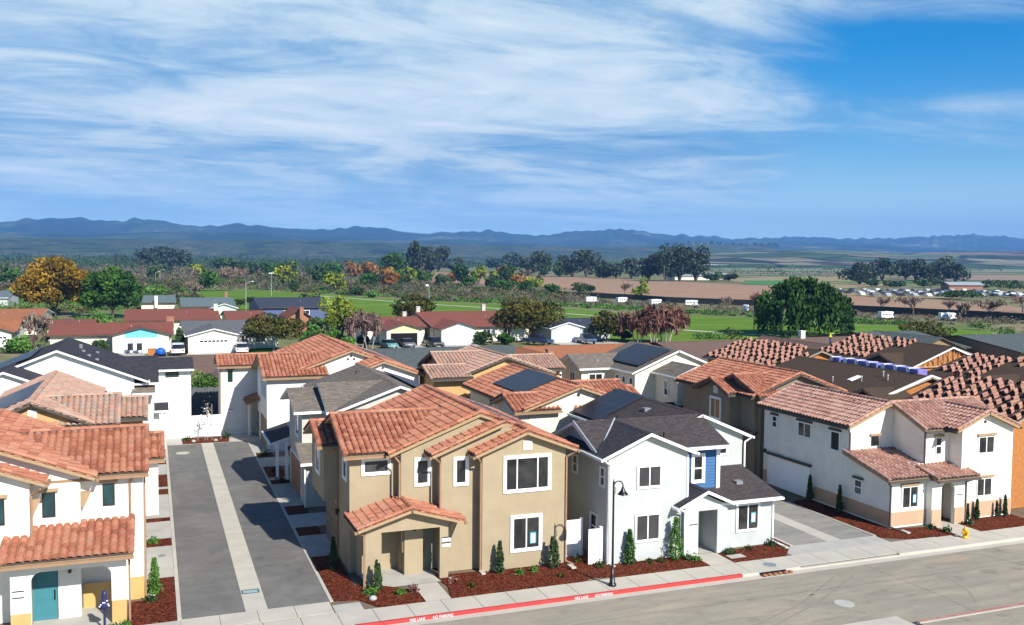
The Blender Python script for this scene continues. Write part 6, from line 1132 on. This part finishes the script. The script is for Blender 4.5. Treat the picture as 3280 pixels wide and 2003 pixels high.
for i_ in range(34):
    t_ = .02 + .42 * i_ / 33 + rt_.uniform(-.01, .01); y_ = rt_.choice((430, 500, 560, 640, 720, 820)) * rt_.uniform(.93, 1.07); kd_ = rt_.choice(('rust', 'green', 'lime', 'bare', 'dark', 'dark', 'green', 'round', 'bare')); h_ = rt_.uniform(5, 11); TREES.append((kd_, round(t_ * y_, 1), round(y_, 1), round(h_, 1), round(h_ * rt_.uniform(.9, 1.4), 1)))
def zone(x, y):
    t_ = x / y
    a = 'far left' if t_ < .09 else 'left of centre' if t_ < .24 else 'centre' if t_ < .42 else 'right of centre' if t_ < .72 else 'right side'
    return a, ('by the ranch houses' if y < 200 else 'along the park' if y < 420 else 'before the fields' if y < 900 else 'far away')
def PL(s): return s + 'es' if s.endswith(('s', 'sh')) else s + 's'
grp = {}
for r_ in TREES: grp.setdefault((r_[0],) + zone(r_[1], r_[2]), []).append(r_)
for kz, L_ in grp.items():
    L_.sort(key=lambda r: r[1] / r[2])
    for i, (kd, x, y, h, w_) in enumerate(L_):
        lb = LBL.get((x, y)) or (('only %s %s, %s' % (KD[kd], kz[2], kz[1])) if len(L_) == 1 else '%s from left of the %s %s, %s' % (ORD[i], PL(KD[kd]), kz[2], kz[1]))
        g_ = PL(KD[kd]) + ' ' + kz[2] + ', ' + kz[1] if len(L_) > 1 else None
        s = max(.22, 2.1 * y / 940); k_ = int(min(7000, max(260, 3.4 * w_ * h / s ** 2)))
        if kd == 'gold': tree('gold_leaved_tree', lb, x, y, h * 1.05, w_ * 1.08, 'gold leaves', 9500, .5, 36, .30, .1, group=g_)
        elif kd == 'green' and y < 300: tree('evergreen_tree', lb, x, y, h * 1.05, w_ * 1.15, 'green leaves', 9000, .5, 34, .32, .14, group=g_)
        elif kd == 'green': tree('leafy_tree', lb, x, y, h, w_ * 1.1, 'green leaves', int(k_ * 1.5), s, 12, .42, .08, group=g_)
        elif kd == 'euc': tree('eucalyptus_tree', lb, x, y, h * 1.2, w_ * 1.3, 'eucalyptus leaves', int(k_ * 2.2), s, 17, .38, .04, group=g_)
        elif kd == 'dark': tree('dark_tree', lb, x, y, h * 1.1, w_ * 1.15, 'dark leaves', int(k_ * 1.6), s, 12, .42, .06, group=g_)
        elif kd in ('bush', 'shrub'): tree('garden_bush', lb, x, y, max(h, 1.2), w_, 'shrub leaves' if kd == 'bush' else 'dark leaves', k_, s * .8, 9, .45, .0, group=g_)
        elif kd == 'hedge': tree('garden_hedge', lb, x, y, h, w_, 'shrub leaves', k_ * 2, s * .7, 14, .45, .0, group=g_)
        elif kd == 'palm': palm(lb, x, y, h, w_, g_)
        elif kd in ('lime', 'limebig'): tree('willow_tree' if kd == 'limebig' else 'light_green_tree', lb, x, y, h, w_, 'lime leaves', int(k_ * 1.2), s, 20 if kd == 'limebig' else 12, .34, .05, group=g_)
        elif kd == 'rust': tree('autumn_tree', lb, x, y, h, w_, 'rust leaves', k_, s, 12, .4, .08, group=g_)
        elif kd == 'round': tree('round_tree', lb, x, y, h, w_, 'dark leaves', int(k_ * 1.2), s * .9, 14, .42, .1, group=g_)
        elif kd in ('olive', 'oliveb'): tree('olive_tree', lb, x, y, h, w_, 'olive leaves', int(k_ * 2.0), s * .9, 32, .34, .3 if x < 30 else .12, 'pale bark' if x < 30 else 'bark', flatb=.45, group=g_)
        elif kd == 'rusto': tree('rust_tree', lb, x, y, h, w_, 'olive leaves', k_ * 2, s * .8, 18, .42, .03, group=g_)
        elif kd == 'redtop': bare_tree('bare_tree', lb, x, y, h, w_, 'red twigs', 700, 5, group=g_)
        elif kd == 'redbare': bare_tree('bare_willow', lb, x, y, h, w_ * 1.05, 'red twigs', 1500, int(x * 10), 3, 'pale bark', g_, True)
        elif kd == 'pinkbare': bare_tree('bare_tree', lb, x, y, h, w_, 'pink twigs', 1000, int(x * 10), 2, 'pale bark', g_)
        elif kd == 'bare': bare_tree('bare_tree', lb, x, y, h, w_, 'bare twigs', 600, int(x * 10), 1, 'bark', g_)
# the weeping willow: hanging curtains of leaves
t = thing('weeping_willow', 'huge dark green weeping willow standing on the lawn', 'tree', (123.4, 156.5, -.1)); r = np.random.default_rng(5); P = []; T = []
trunk(t, 123.4, 156.5, 3.6, .45, 6, 6, seed=9, nb=9)
for i in range(330):
    a = r.uniform(0, 6.283); rr = math.sqrt(r.uniform(0, 1)); rx = rr * 10.3; z1 = 11.3 - 4.6 * rr ** 2.1 + r.uniform(-.7, .3); z0 = max(.6, z1 - r.uniform(1.5, 7.5) * (.35 + rr)); m_ = 34
    z1 += .9 * math.sin(a * 3 + 1) * rr + .5 * math.sin(a * 7); zz_ = np.linspace(z0, max(z0 + .5, z1), m_); x_ = 123.4 + math.cos(a) * rx + r.normal(0, .28, m_); y_ = 156.5 + math.sin(a) * rx * .8 + r.normal(0, .28, m_); P.append(np.stack([x_, y_, zz_], 1)); T.append(np.full(m_, r.uniform(.05, .75)) + r.uniform(-.2, .2, m_))
quads_mesh('crown', np.concatenate(P), .42, 'willow leaves', t, tint=np.concatenate(T), aspect=2.2, droop=True)
tree('garden_hedge', 'dense green hedge behind the fence at the alley end', 5.0, 92.8, 4.4, 4.6, 'shrub leaves', 3400, .16, 16, .45, .0, depth=2.2)
for x, y, h, w_, lb in ((-12, 200, 3, 12, 'green garden trees under the golden tree'),): tree('garden_bush', 'green garden bush under the big green tree', x, y, h, w_, 'shrub leaves', 900, .45, 12, .4, 0)

for i_, (x, y, h, w_, lf_, lb) in enumerate(((3.9, 157.5, 3.2, 1.4, 'dark leaves', 'dark bush squeezed between turquoise gabled and grey roofed houses'), (25.5, 156.5, 2.6, 7, 'green leaves', 'long green hedge right of the lawn with the white car'), (29.5, 150, 2.2, 3, 'shrub leaves', 'low bush below the slim grey pole'), (33.8, 158, 2.4, 2.2, 'dark leaves', 'dark bush left of the open garage'), (54.6, 156.0, 2.2, 4.2, 'dark leaves', 'dark bush before the windows of the chimneyed ranch house'), (58.6, 155.0, 1.8, 3.0, 'green leaves', 'green bush left of the very large olive tree'), (82.5, 157, 2.2, 3.5, 'dark leaves', 'dark bush right of the white slate roofed house'), (-7.6, 157, 2.0, 2.4, 'dark leaves', 'dark bush left of the turquoise gabled garage'), (22, 178, 4.2, 5, 'green leaves', 'green garden tree behind the grey roofed ranch house'), (-19, 162, 2.6, 4, 'shrub leaves', 'green hedge at the left end of the ranch street'), (112, 128, 2.5, 5, 'dark leaves', 'dark bush beside the park path right of the willow'), (30.5, 186, 3.4, 5, 'dark leaves', 'dark bush below the small brick house'))): tree('garden_bush', lb, x, y, h, w_, lf_, 700, .32, 12, .42, 0)
# small garden plants by the new houses
def column_shrub(label, x, y, h, w_, k=900, leaf='green leaves', sz=.09, grp=None, tips=2):
    w_ *= .74; h *= .86; k = int(k * .75)
    t = thing('columnar_shrub', label, 'shrub', (x, y, 0), grp); q = MB(); q.cyl((x, y, 0), (x, y, h * .8), .03, .01, 5); q.build('stem', 'bark', t); r = np.random.default_rng(abs(int(x * 100))); P = []
    for c in range(tips):
        ox = (c - (tips - 1) / 2) * w_ * .45; hh = h * (1 - .12 * c); z = r.uniform(0, 1, k // tips); rad = (w_ / 2 / (1 if tips == 1 else 1.35)) * np.clip(1.15 - z, .05, 1) ** .75 * np.clip(z * 9, .4, 1); a = r.uniform(0, 6.283, k // tips); rad = rad * (1 + .28 * np.sin(3 * a + z * 11 + x) + .18 * np.sin(7 * a - z * 23)); q_ = np.sqrt(r.uniform(.3, 1.1, k // tips))
        P.append(np.stack([x + ox * (1 - z * .2) + np.cos(a) * rad * q_, y + np.sin(a) * rad * q_, z * hh + .02], 1))
    quads_mesh('foliage', np.concatenate(P), sz, leaf, t, aspect=1.8, droop=True)
for lb, x, y, h, w_, lf, tp in (('slim dark cypress left of the tan house porch', 9.35, 41.0, 1.6, .46, 'dark leaves', 2), ('slim cypress in front of the tan house lower window, left side', 15.35, 41.35, 1.8, .55, 'dark leaves', 1), ('twin topped cypress at the right corner of the tan house', 18.1, 41.2, 1.8, .72, 'dark leaves', 2),
    ('bushy upright shrub left of the white house lower window', 21.85, 40.45, 2.0, .72, 'green leaves', 1), ('taller bushy upright shrub right of the white house lower window', 24.35, 40.3, 2.5, .95, 'shrub leaves', 1), ('spiky upright shrub at the corner of the amber based house', -.05, 43.75, 1.9, .7, 'shrub leaves', 1),
    ('dark cypress beside the garage door of the white corner house', 38.35, 47.6, 1.9, .5, 'dark leaves', 1), ('dark cypress halfway along the shaded wall of the white corner house', 38.3, 44.8, 1.9, .5, 'dark leaves', 1), ('cypress right of the arched porch', 44.9, 40.85, 1.4, .35, 'dark leaves', 1), ('thin cypress close to the porch downspout', 44.25, 40.9, 1.1, .2, 'dark leaves', 1),
    ('cypress near the right end of the white corner house', 47.05, 40.8, 1.5, .32, 'dark leaves', 1), ('thin cypress left of the last cypress at right', 46.45, 40.85, 1.1, .2, 'dark leaves', 1), ('dark cypress in the shaded bed beside the tan house', 8.0, 44.6, 1.8, .5, 'dark leaves', 1)): column_shrub(lb, x, y, h, w_, 1500, lf, .065, None, tp)
def low_plant(label, x, y, r_, leaf='shrub leaves', k=150):
    t = thing('low_plant', label, 'plant', (x, y, 0), 'low plants in the red mulch'); q = MB()
    for i in range(3): q.cyl((x, y, 0), (x + r_ * .3 * math.cos(i * 2.1), y + r_ * .3 * math.sin(i * 2.1), r_ * .7), .008, .004, 4)
    q.build('stem', 'bark', t); d = np.abs(rng.normal(0, 1, (k, 3))) * np.array([1, 1, 1]); d = rng.normal(0, .42, (k, 3)); d[:, 2] = np.abs(d[:, 2]) * 1.1; quads_mesh('foliage', np.array([x, y, .02]) + d * r_, .07, leaf, t, aspect=2.4)
for i, (x, y, r_, lf, lb) in enumerate(((8.95, 40.6, .34, 'shrub leaves', 'leafy plant left of the tan porch, bright green'), (10.2, 40.2, .24, 'shrub leaves', 'small plant between the cypress and the tan house walk'), (10.85, 40.35, .26, 'red twigs', 'reddish small shrub beside the tan house walk'), (12.9, 40.9, .2, 'red twigs', 'reddish tuft right of the tan house walk'),
    (16.2, 40.9, .24, 'shrub leaves', 'low plant right of the slim cypress at the tan house'), (17.0, 41.1, .24, 'shrub leaves', 'low plant under the tan house window'), (19.6, 41.7, .3, 'olive leaves', 'low plant before the taller fence panel'), (20.3, 40.6, .26, 'olive leaves', 'low plant before the lower vinyl gate'), (22.9, 40.35, .2, 'olive leaves', 'grassy tuft between the two upright shrubs, left'), (23.5, 40.3, .18, 'olive leaves', 'grassy tuft between the two upright shrubs, right'),
    (24.95, 40.1, .24, 'dark leaves', 'dark plant beside the downspout of the white and blue house'), (25.3, 39.9, .22, 'shrub leaves', 'green plant at the white porch edge'), (27.4, 40.2, .24, 'dark leaves', 'dark plant right of the white porch walk'), (27.7, 40.35, .2, 'dark leaves', 'dark plant behind the flat concrete lid'), (30.4, 40.7, .26, 'dark leaves', 'dark plant at the right corner of the white and blue house'),
    (41.6 - .7, 40.3, .24, 'dark leaves', 'dark plant left of the arched porch'), (41.2, 39.5, .28, 'dark leaves', 'dark plant at the walk of the white corner house'), (43.6, 40.2, .26, 'dark leaves', 'dark plant right of the arched porch walk'), (-.2, 43.0, .28, 'dark leaves', 'dark plant at the foot of the spiky shrub'), (-.15, 51.8, .34, 'shrub leaves', 'green plant in the first cross bed of the alley'),
    (7.9, 63.4, .34, 'dark leaves', 'dark plant in the shaded bed before the rust garage'), (7.9, 66.5, .3, 'olive leaves', 'plant with yellow tips in the large shaded bed'), (7.8, 72.3, .45, 'dark leaves', 'rounded dark plant in the shaded bed beside the far white house'), (2.5, 80.3, .3, 'dark leaves', 'low plant at the left end of the far alley bed'), (5.6, 80.6, .4, 'dark leaves', 'low dark plant at the right end of the far alley bed'),
    (13.5, 40.0, .16, 'olive leaves', 'tiny tuft in the mulch by the tan house, left one'), (17.9, 39.9, .16, 'olive leaves', 'tiny tuft in the mulch by the tan house, right one'), (28.8, 40.5, .2, 'olive leaves', 'tuft under the poster window of the white and blue house'), (-1.6, 40.1, .25, 'shrub leaves', 'low plant at the foot of the wrapped post'), (-1.2, 40.3, .25, 'shrub leaves', 'low plant right of the wrapped post'))): low_plant(lb, x, y, r_, lf)
t = thing('staked_sapling', 'white blossomed sapling tied to slim stakes in the far alley bed', 'tree', (4.1, 80.0, 0)); q = MB(); q.cyl((4.1, 80, 0), (4.15, 80, 2.6), .03, .015, 6); q.build('trunk', 'pale bark', t)
leaf_mat('pale blossom', (.35, .33, .28), (.75, .72, .68)); P = np.array([4.1, 80, 2.0]) + rng.normal(0, 1, (200, 3)) * np.array([.22, .18, .55]); quads_mesh('crown', P, .08, 'pale blossom', t)
for i, dx in enumerate((-.75, -.2, .35, 1.05)): q = MB(); q.cyl((4.1 + dx, 79.8, 0), (4.1 + dx, 79.8, 3.0 if i > 1 else 1.6), .022, .022, 6); q.build('stake', 'pale bark', t)
for i, (x, y) in enumerate(((3.0, 79.4), (4.7, 79.3), (-.2, 43.6), (8.9, 39.95))): q = MB(); q.lathe((x, y, .0), [(0, .16), (.08, .2), (.16, .12), (.2, .03)], 7); tag(q.build('garden_stone', 'stone', smooth=True), 'pale stone lying in the mulch bed ' + ('at the far alley end, left', 'at the far alley end, right', 'by the spiky shrub', 'by the leafy plant at the tan porch')[i], 'stone')

# scrub thickets between the park and the fields: uncountable
def in_poly(x, y, poly):
    c = False; j = len(poly) - 1
    for i in range(len(poly)):
        if (poly[i][1] > y) != (poly[j][1] > y) and x < (poly[j][0] - poly[i][0]) * (y - poly[i][1]) / (poly[j][1] - poly[i][1]) + poly[i][0]: c = not c
        j = i
    return c
def scrub(name, label, poly, n_, hmin, hmax, leaf, seed, per=48, dens=None):
    r = np.random.default_rng(seed); xs = [p[0] for p in poly]; ys = [p[1] for p in poly]; P = []; T = []; S = []; c = 0; tries = 0
    while c < n_ and tries < n_ * 30:
        tries += 1; y = 1 / (1 / min(ys) + (1 / max(ys) - 1 / min(ys)) * r.uniform()); x = r.uniform(min(xs), max(xs))
        if not in_poly(x, y, poly): continue
        sc = .6 + y / 500; h = r.uniform(hmin, hmax); w_ = h * r.uniform(.8, 1.9) * sc ** .4; d = r.normal(size=(per, 3)); d /= np.linalg.norm(d, axis=1)[:, None]; d[:, 2] = np.abs(d[:, 2]); d *= r.uniform(.5, 1.1, (per, 1))
        P.append(np.array([x, y, -.1]) + d * np.array([w_, w_, h])); T.append(np.full(per, r.uniform(0, .8)) + r.uniform(-.2, .25, per)); S.append(np.full(per, max(.22, 1.05 * y / 940))); c += 1
    o = quads_mesh(name, np.concatenate(P), 1.0, leaf, tint=np.concatenate(T)) if False else None
    P = np.concatenate(P); T = np.concatenate(T); S = np.concatenate(S); o = quads_mesh(name, P, S, leaf, tint=T, aspect=2.0); tag(o, label, None, kind='stuff'); return o
park_back = [(-160, 1150), (-70, 480), (18, 466), (53, 428), (90, 325), (107, 297), (125, 268), (143, 302), (175, 345), (160, 520), (150, 560), (290, 1030), (330, 1250), (60, 1350)]
scrub('brush_thicket', 'grey brown leafless brush between the park and the fields', park_back, 1000, 1.2, 3.4, 'grey brush', 1)
scrub('green_scrub', 'low green scrub mixed through the leafless brush', park_back, 620, .8, 3.4, 'olive leaves', 2)
scrub('green_scrub', 'dark green bushes scattered in the thicket', park_back, 380, 1.0, 4.5, 'green leaves', 22)
scrub('green_scrub', 'bright green undergrowth along the park edge', [(20, 475), (55, 432), (92, 328), (109, 299), (128, 262), (140, 232), (152, 214), (160, 188), (168, 174), (176, 178), (168, 198), (156, 222), (144, 246), (130, 285), (112, 318), (96, 345), (58, 450)], 330, .5, 1.5, 'shrub leaves', 3)
scrub('brush_thicket', 'leafless brush along the dark storage fence', [(130, 275), (142, 240), (154, 222), (166, 198), (176, 176), (205, 172), (210, 186), (190, 220), (184, 258), (168, 290), (150, 300)], 260, .5, 1.6, 'grey brush', 4)
scrub('rough_meadow', 'rough weedy meadow with low bushes at left', [(-75, 290), (-18, 262), (14, 300), (20, 455), (-60, 470), (-110, 470)], 420, .5, 2.2, 'olive leaves', 15)
scrub('rough_meadow', 'green weeds and bushes of the left meadow', [(-75, 290), (-18, 262), (14, 300), (20, 455), (-60, 470), (-110, 470)], 260, .5, 2.6, 'shrub leaves', 16)
scrub('brush_thicket', 'grey leafless brush filling the far left plain', [(-160, 900), (-60, 470), (14, 480), (100, 900), (120, 1500), (60, 2300), (-320, 2300), (-300, 1500)], 650, 2, 6.5, 'grey brush', 5)
scrub('distant_woods', 'dark tree belts of the far left plain', [(-160, 1100), (-40, 900), (150, 1000), (330, 1250), (600, 1400), (760, 2300), (0, 2400), (-320, 2300)], 420, 5, 15, 'dark leaves', 25)
scrub('weedy_gardens', 'mixed garden greenery around the ranch houses', [(-60, 186), (-20, 176), (-18, 186), (32, 206), (62, 190), (66, 200), (46, 225), (20, 225), (-8, 232), (-45, 260)], 130, .8, 2.4, 'shrub leaves', 6)
scrub('weedy_gardens', 'dark shrubbery behind the back fences', [(-40, 126), (60, 119), (130, 100), (132, 104), (62, 134), (-40, 136)], 120, .6, 1.8, 'dark leaves', 7)
scrub('dry_brush', 'leafless bushes at the right edge of the lawn', [(128, 128), (140, 112), (150, 100), (176, 128), (176, 150), (168, 130), (140, 113)], 110, .8, 2.0, 'grey brush', 8)
# distant woods on the plain and the lower hills
scrub('distant_woods', 'distant dark woodland at the foot of the hills', [(-420, 3000), (-200, 1500), (140, 1500), (1300, 2600), (2400, 2700), (3600, 3300), (2600, 3600), (0, 3800), (-480, 3700)], 1500, 9, 20, 'dark leaves', 9, per=16)
scrub('distant_woods', 'scattered dark trees on the right hand plain', [(480, 1000), (620, 640), (800, 900), (1400, 1250), (2300, 2000), (1500, 2200), (700, 1500)], 260, 4, 10, 'dark leaves', 10, per=14)

for k_, (x0_, x1_, y0_, y1_, m_) in enumerate(((700, 1150, 960, 1060, 'soil pink'), (820, 1500, 1100, 1180, 'crop green'), (640, 980, 720, 790, 'dry grass'), (900, 1500, 1240, 1400, 'dry grass'), (1150, 2300, 1450, 1560, 'soil pink'), (480, 700, 820, 900, 'pasture green'), (560, 1000, 1500, 1700, 'crop green'), (470, 640, 540, 580, 'crop green'), (560, 760, 600, 640, 'soil pink'), (250, 480, 1500, 1750, 'soil pink'), (180, 420, 1900, 2150, 'dry grass'), (-60, 120, 1700, 2000, 'dry grass'))): rect('field_strip', x0_, x1_, y0_, y1_, m_, .16 + .012 * k_)
# ================================================================== hills
def hill_mat(name, cols, sc, bump=0):
    m = bpy.data.materials.new(name); m.use_nodes = True
    N, L, n = NG(m.node_tree); b = N['Principled BSDF']; tc = n('ShaderNodeTexCoord'); t = n('ShaderNodeTexNoise'); L.new(tc.outputs['Object'], t.inputs['Vector']); setin(t, {'Scale': sc, 'Detail': 10, 'Roughness': .68})
    L.new(ramp(n, L, t.outputs[0], cols), b.inputs['Base Color']); setin(b, {'Roughness': 1.0, 'Specular IOR Level': .0}); MATS[name] = m
hill_mat('far hills', [(.35, (.012, .030, .016)), (.52, (.022, .045, .022)), (.585, (.07, .10, .045)), (.61, (.03, .05, .025)), (.66, (.26, .24, .15)), (.70, (.04, .06, .03))], .0022)
hill_mat('near hills', [(.36, (.012, .026, .016)), (.45, (.035, .055, .028)), (.50, (.085, .11, .05)), (.53, (.022, .038, .022)), (.59, (.14, .14, .085)), (.62, (.02, .036, .022)), (.8, (.06, .08, .04))], .0045)
hill_mat('green hills', [(.30, (.05, .085, .03)), (.46, (.10, .15, .05)), (.56, (.15, .20, .07)), (.66, (.21, .19, .10)), (.8, (.03, .05, .02))], .0022)
def patch_hills(name, sc):
    m = bpy.data.materials.new(name); m.use_nodes = True
    N, L, n = NG(m.node_tree); b = N['Principled BSDF']; tc = n('ShaderNodeTexCoord'); v = n('ShaderNodeTexVoronoi'); L.new(tc.outputs['Object'], v.inputs['Vector']); setin(v, {'Scale': sc})
    v2 = n('ShaderNodeTexVoronoi', feature='DISTANCE_TO_EDGE'); L.new(tc.outputs['Object'], v2.inputs['Vector']); setin(v2, {'Scale': sc}); s = n('ShaderNodeSeparateXYZ'); L.new(v.outputs['Color'], s.inputs[0])
    t = n('ShaderNodeTexNoise'); L.new(tc.outputs['Object'], t.inputs['Vector']); setin(t, {'Scale': .006, 'Detail': 10, 'Roughness': .7})
    c = ramp(n, L, s.outputs[0], [(.0, (.06, .10, .035)), (.25, (.13, .17, .06)), (.45, (.22, .20, .12)), (.6, (.09, .14, .045)), (.75, (.20, .16, .11)), (.9, (.035, .055, .025))], 'CONSTANT')
    f = mth(n, L, 'MULTIPLY', ramp(n, L, v2.outputs['Distance'], [(.02, .25), (.05, 1.0)]), ramp(n, L, t.outputs[0], [(.35, .35), (.55, 1.15)]))
    mx = n('ShaderNodeMix', data_type='RGBA', blend_type='MULTIPLY'); mx.inputs[0].default_value = 1; L.new(c, mx.inputs[6]); L.new(f, mx.inputs[7]); L.new(mx.outputs[2], b.inputs['Base Color']); setin(b, {'Roughness': 1.0, 'Specular IOR Level': .0}); MATS[name] = m
patch_hills('patchwork hills', .0034)
def hills(name, mt, prof, D0, D1, D2, zf, seed, tl=-.6, tr=1.9, nt=260, nd=26, rough=1.0):
    """terrain strip rising from distance D0 to a crest at D1 and falling to D2; prof = (x/y, crest elevation) pairs"""
    r = np.random.default_rng(seed); ts = np.linspace(tl, tr, nt); e = np.interp(ts, [p[0] for p in prof], [p[1] for p in prof]); V = []; F = []
    def nz(t_, f_, ph): return sum(np.sin(t_ * f_ * 1.9 ** k + ph * (k + 1.3) + k * k) / 1.75 ** k for k in range(6))
    for j in range(nd + 1):
        f = j / nd; D = D0 + (D1 - D0) * (f / .75) if f < .75 else D1 + (D2 - D1) * (f - .75) / .25; s = math.sin(min(1, f / .75) * math.pi / 2) ** 1.35 if f < .75 else 1 - .6 * (f - .75) / .25
        fold = nz(ts, 24, seed + f * 5.5) * .09 + nz(ts, 70, seed * 2 + f * 9) * .035
        z = (e * D1 * s) * (1 + fold * rough * (1 - (f if f < .75 else .75) / .75 * .93)) + 15 * s
        z = np.maximum(z, -.2) if j else np.full(nt, -3.0)
        for k in range(nt): V.append((ts[k] * D, D, float(z[k])))
    F = [(j * nt + k, j * nt + k + 1, (j + 1) * nt + k + 1, (j + 1) * nt + k) for j in range(nd) for k in range(nt - 1)]
    mb = MB(); mb.add(V, F); o = mb.build(name, mt, smooth=True); o['kind'] = 'structure'
FP = [(-.6, .030), (-0.132, 0.0304), (-0.098, 0.0347), (-0.06, 0.0338), (-0.041, 0.0327), (0.005, 0.0347), (0.046, 0.0296), (0.079, 0.0325), (0.113, 0.0316), (0.139, 0.0289), (0.171, 0.0286), (0.208, 0.0326), (0.228, 0.0306), (0.252, 0.0277), (0.287, 0.0266), (0.302, 0.0283), (0.331, 0.0302), (0.368, 0.0309), (0.383, 0.0283), (0.417, 0.0268), (0.469, 0.0327), (0.526, 0.0345), (0.56, 0.0333), (0.594, 0.0301), (0.647, 0.0303), (0.67, 0.0268), (0.778, 0.0305), (0.848, 0.0303), (0.931, 0.0317), (0.985, 0.0346), (1.075, 0.0383), (1.133, 0.0384), (1.169, 0.0345), (1.9, .03)]
rr_ = np.random.default_rng(4); fr_ = rr_.uniform(50, 460, 26); ph_ = rr_.uniform(0, 6.3, 26)
FP = [(t_, e_ + float((np.sin(t_ * fr_ + ph_) * .00022 * (50 / fr_) ** .15).sum())) for t_, e_ in np.array([[a, np.interp(a, [p[0] for p in FP], [p[1] for p in FP])] for a in np.linspace(-.6, 1.9, 1400)])]
hills('mountain_range', 'far hills', FP, 5600, 8800, 9600, 0, 3, nt=1000, nd=30)
hills('middle_range', 'far hills', [(a, .0205 + .0022 * math.sin(a * 9 + 1) + .0013 * math.sin(a * 23) + .0007 * math.sin(a * 61 + 2) + .0004 * math.sin(a * 140)) for a in np.linspace(-.6, 1.9, 300)], 4400, 6300, 7200, 0, 12, nt=420)
hills('foothills', 'near hills', [(-.6, .014), (-.13, .016), (.06, .0165), (.16, .017), (.26, .016), (.37, .0145), (.48, .0145), (.57, .0165), (.63, .0195), (.73, .019), (.76, .011), (.85, .006), (1.9, .004)], 2700, 4300, 5600, 0, 5, nt=360)
hills('green_foothills', 'patchwork hills', [(-.6, -.002), (.45, -.002), (.56, .004), (.66, .010), (.76, .0135), (.85, .0145), (.95, .0120), (1.01, .0140), (1.17, .0175), (1.9, .02)], 1700, 3300, 4600, 0, 8, nt=360)
# a line of tall trees on the ridge of the foothill
t = None
for i in range(16):
    tt_ = .585 + i * .0105; D = 4250; x = tt_ * D; zc = .0185 * D + 8; h = 22 + (i * 7) % 11
    TREE_SEED[0] += 1; P, T = crown_points((x, D, zc + h * .5), 14, 10, h * .5, 60, 5, .5, seed=TREE_SEED[0]); tt = thing('ridge_tree', ORD[i] + ' from the left of the dark trees lining the foothill ridge', 'tree', (x, D, zc - 5), 'dark trees on the foothill ridge'); q = MB(); q.cyl((x, D, zc - 8), (x, D, zc + h * .6), 1.2, .8, 5); q.build('trunk', 'bark', tt); quads_mesh('crown', P, 6.5, 'dark leaves', tt, tint=T)

# ================================================================== air
hz = MB(); hz.box(-7500, 20500, -120, 9900, -6, 560); hm = bpy.data.materials.new('haze air'); hm.use_nodes = True; N, L, n = NG(hm.node_tree); N.clear()
pv = n('ShaderNodeVolumePrincipled'); setin(pv, {'Color': (.20, .47, 1.0, 1), 'Density': 1.05e-4, 'Anisotropy': .0}); ou = n('ShaderNodeOutputMaterial'); L.new(pv.outputs[0], ou.inputs['Volume']); MATS['haze air'] = hm
ho = hz.build('haze', 'haze air'); ho['kind'] = 'stuff'; ho['label'] = 'thin blue valley haze'
scene.render.engine = 'CYCLES'
scene.cycles.max_bounces = 6; scene.cycles.volume_bounces = 0; scene.cycles.transparent_max_bounces = 8
print('stacks', NST, 'objects', len(bpy.data.objects))
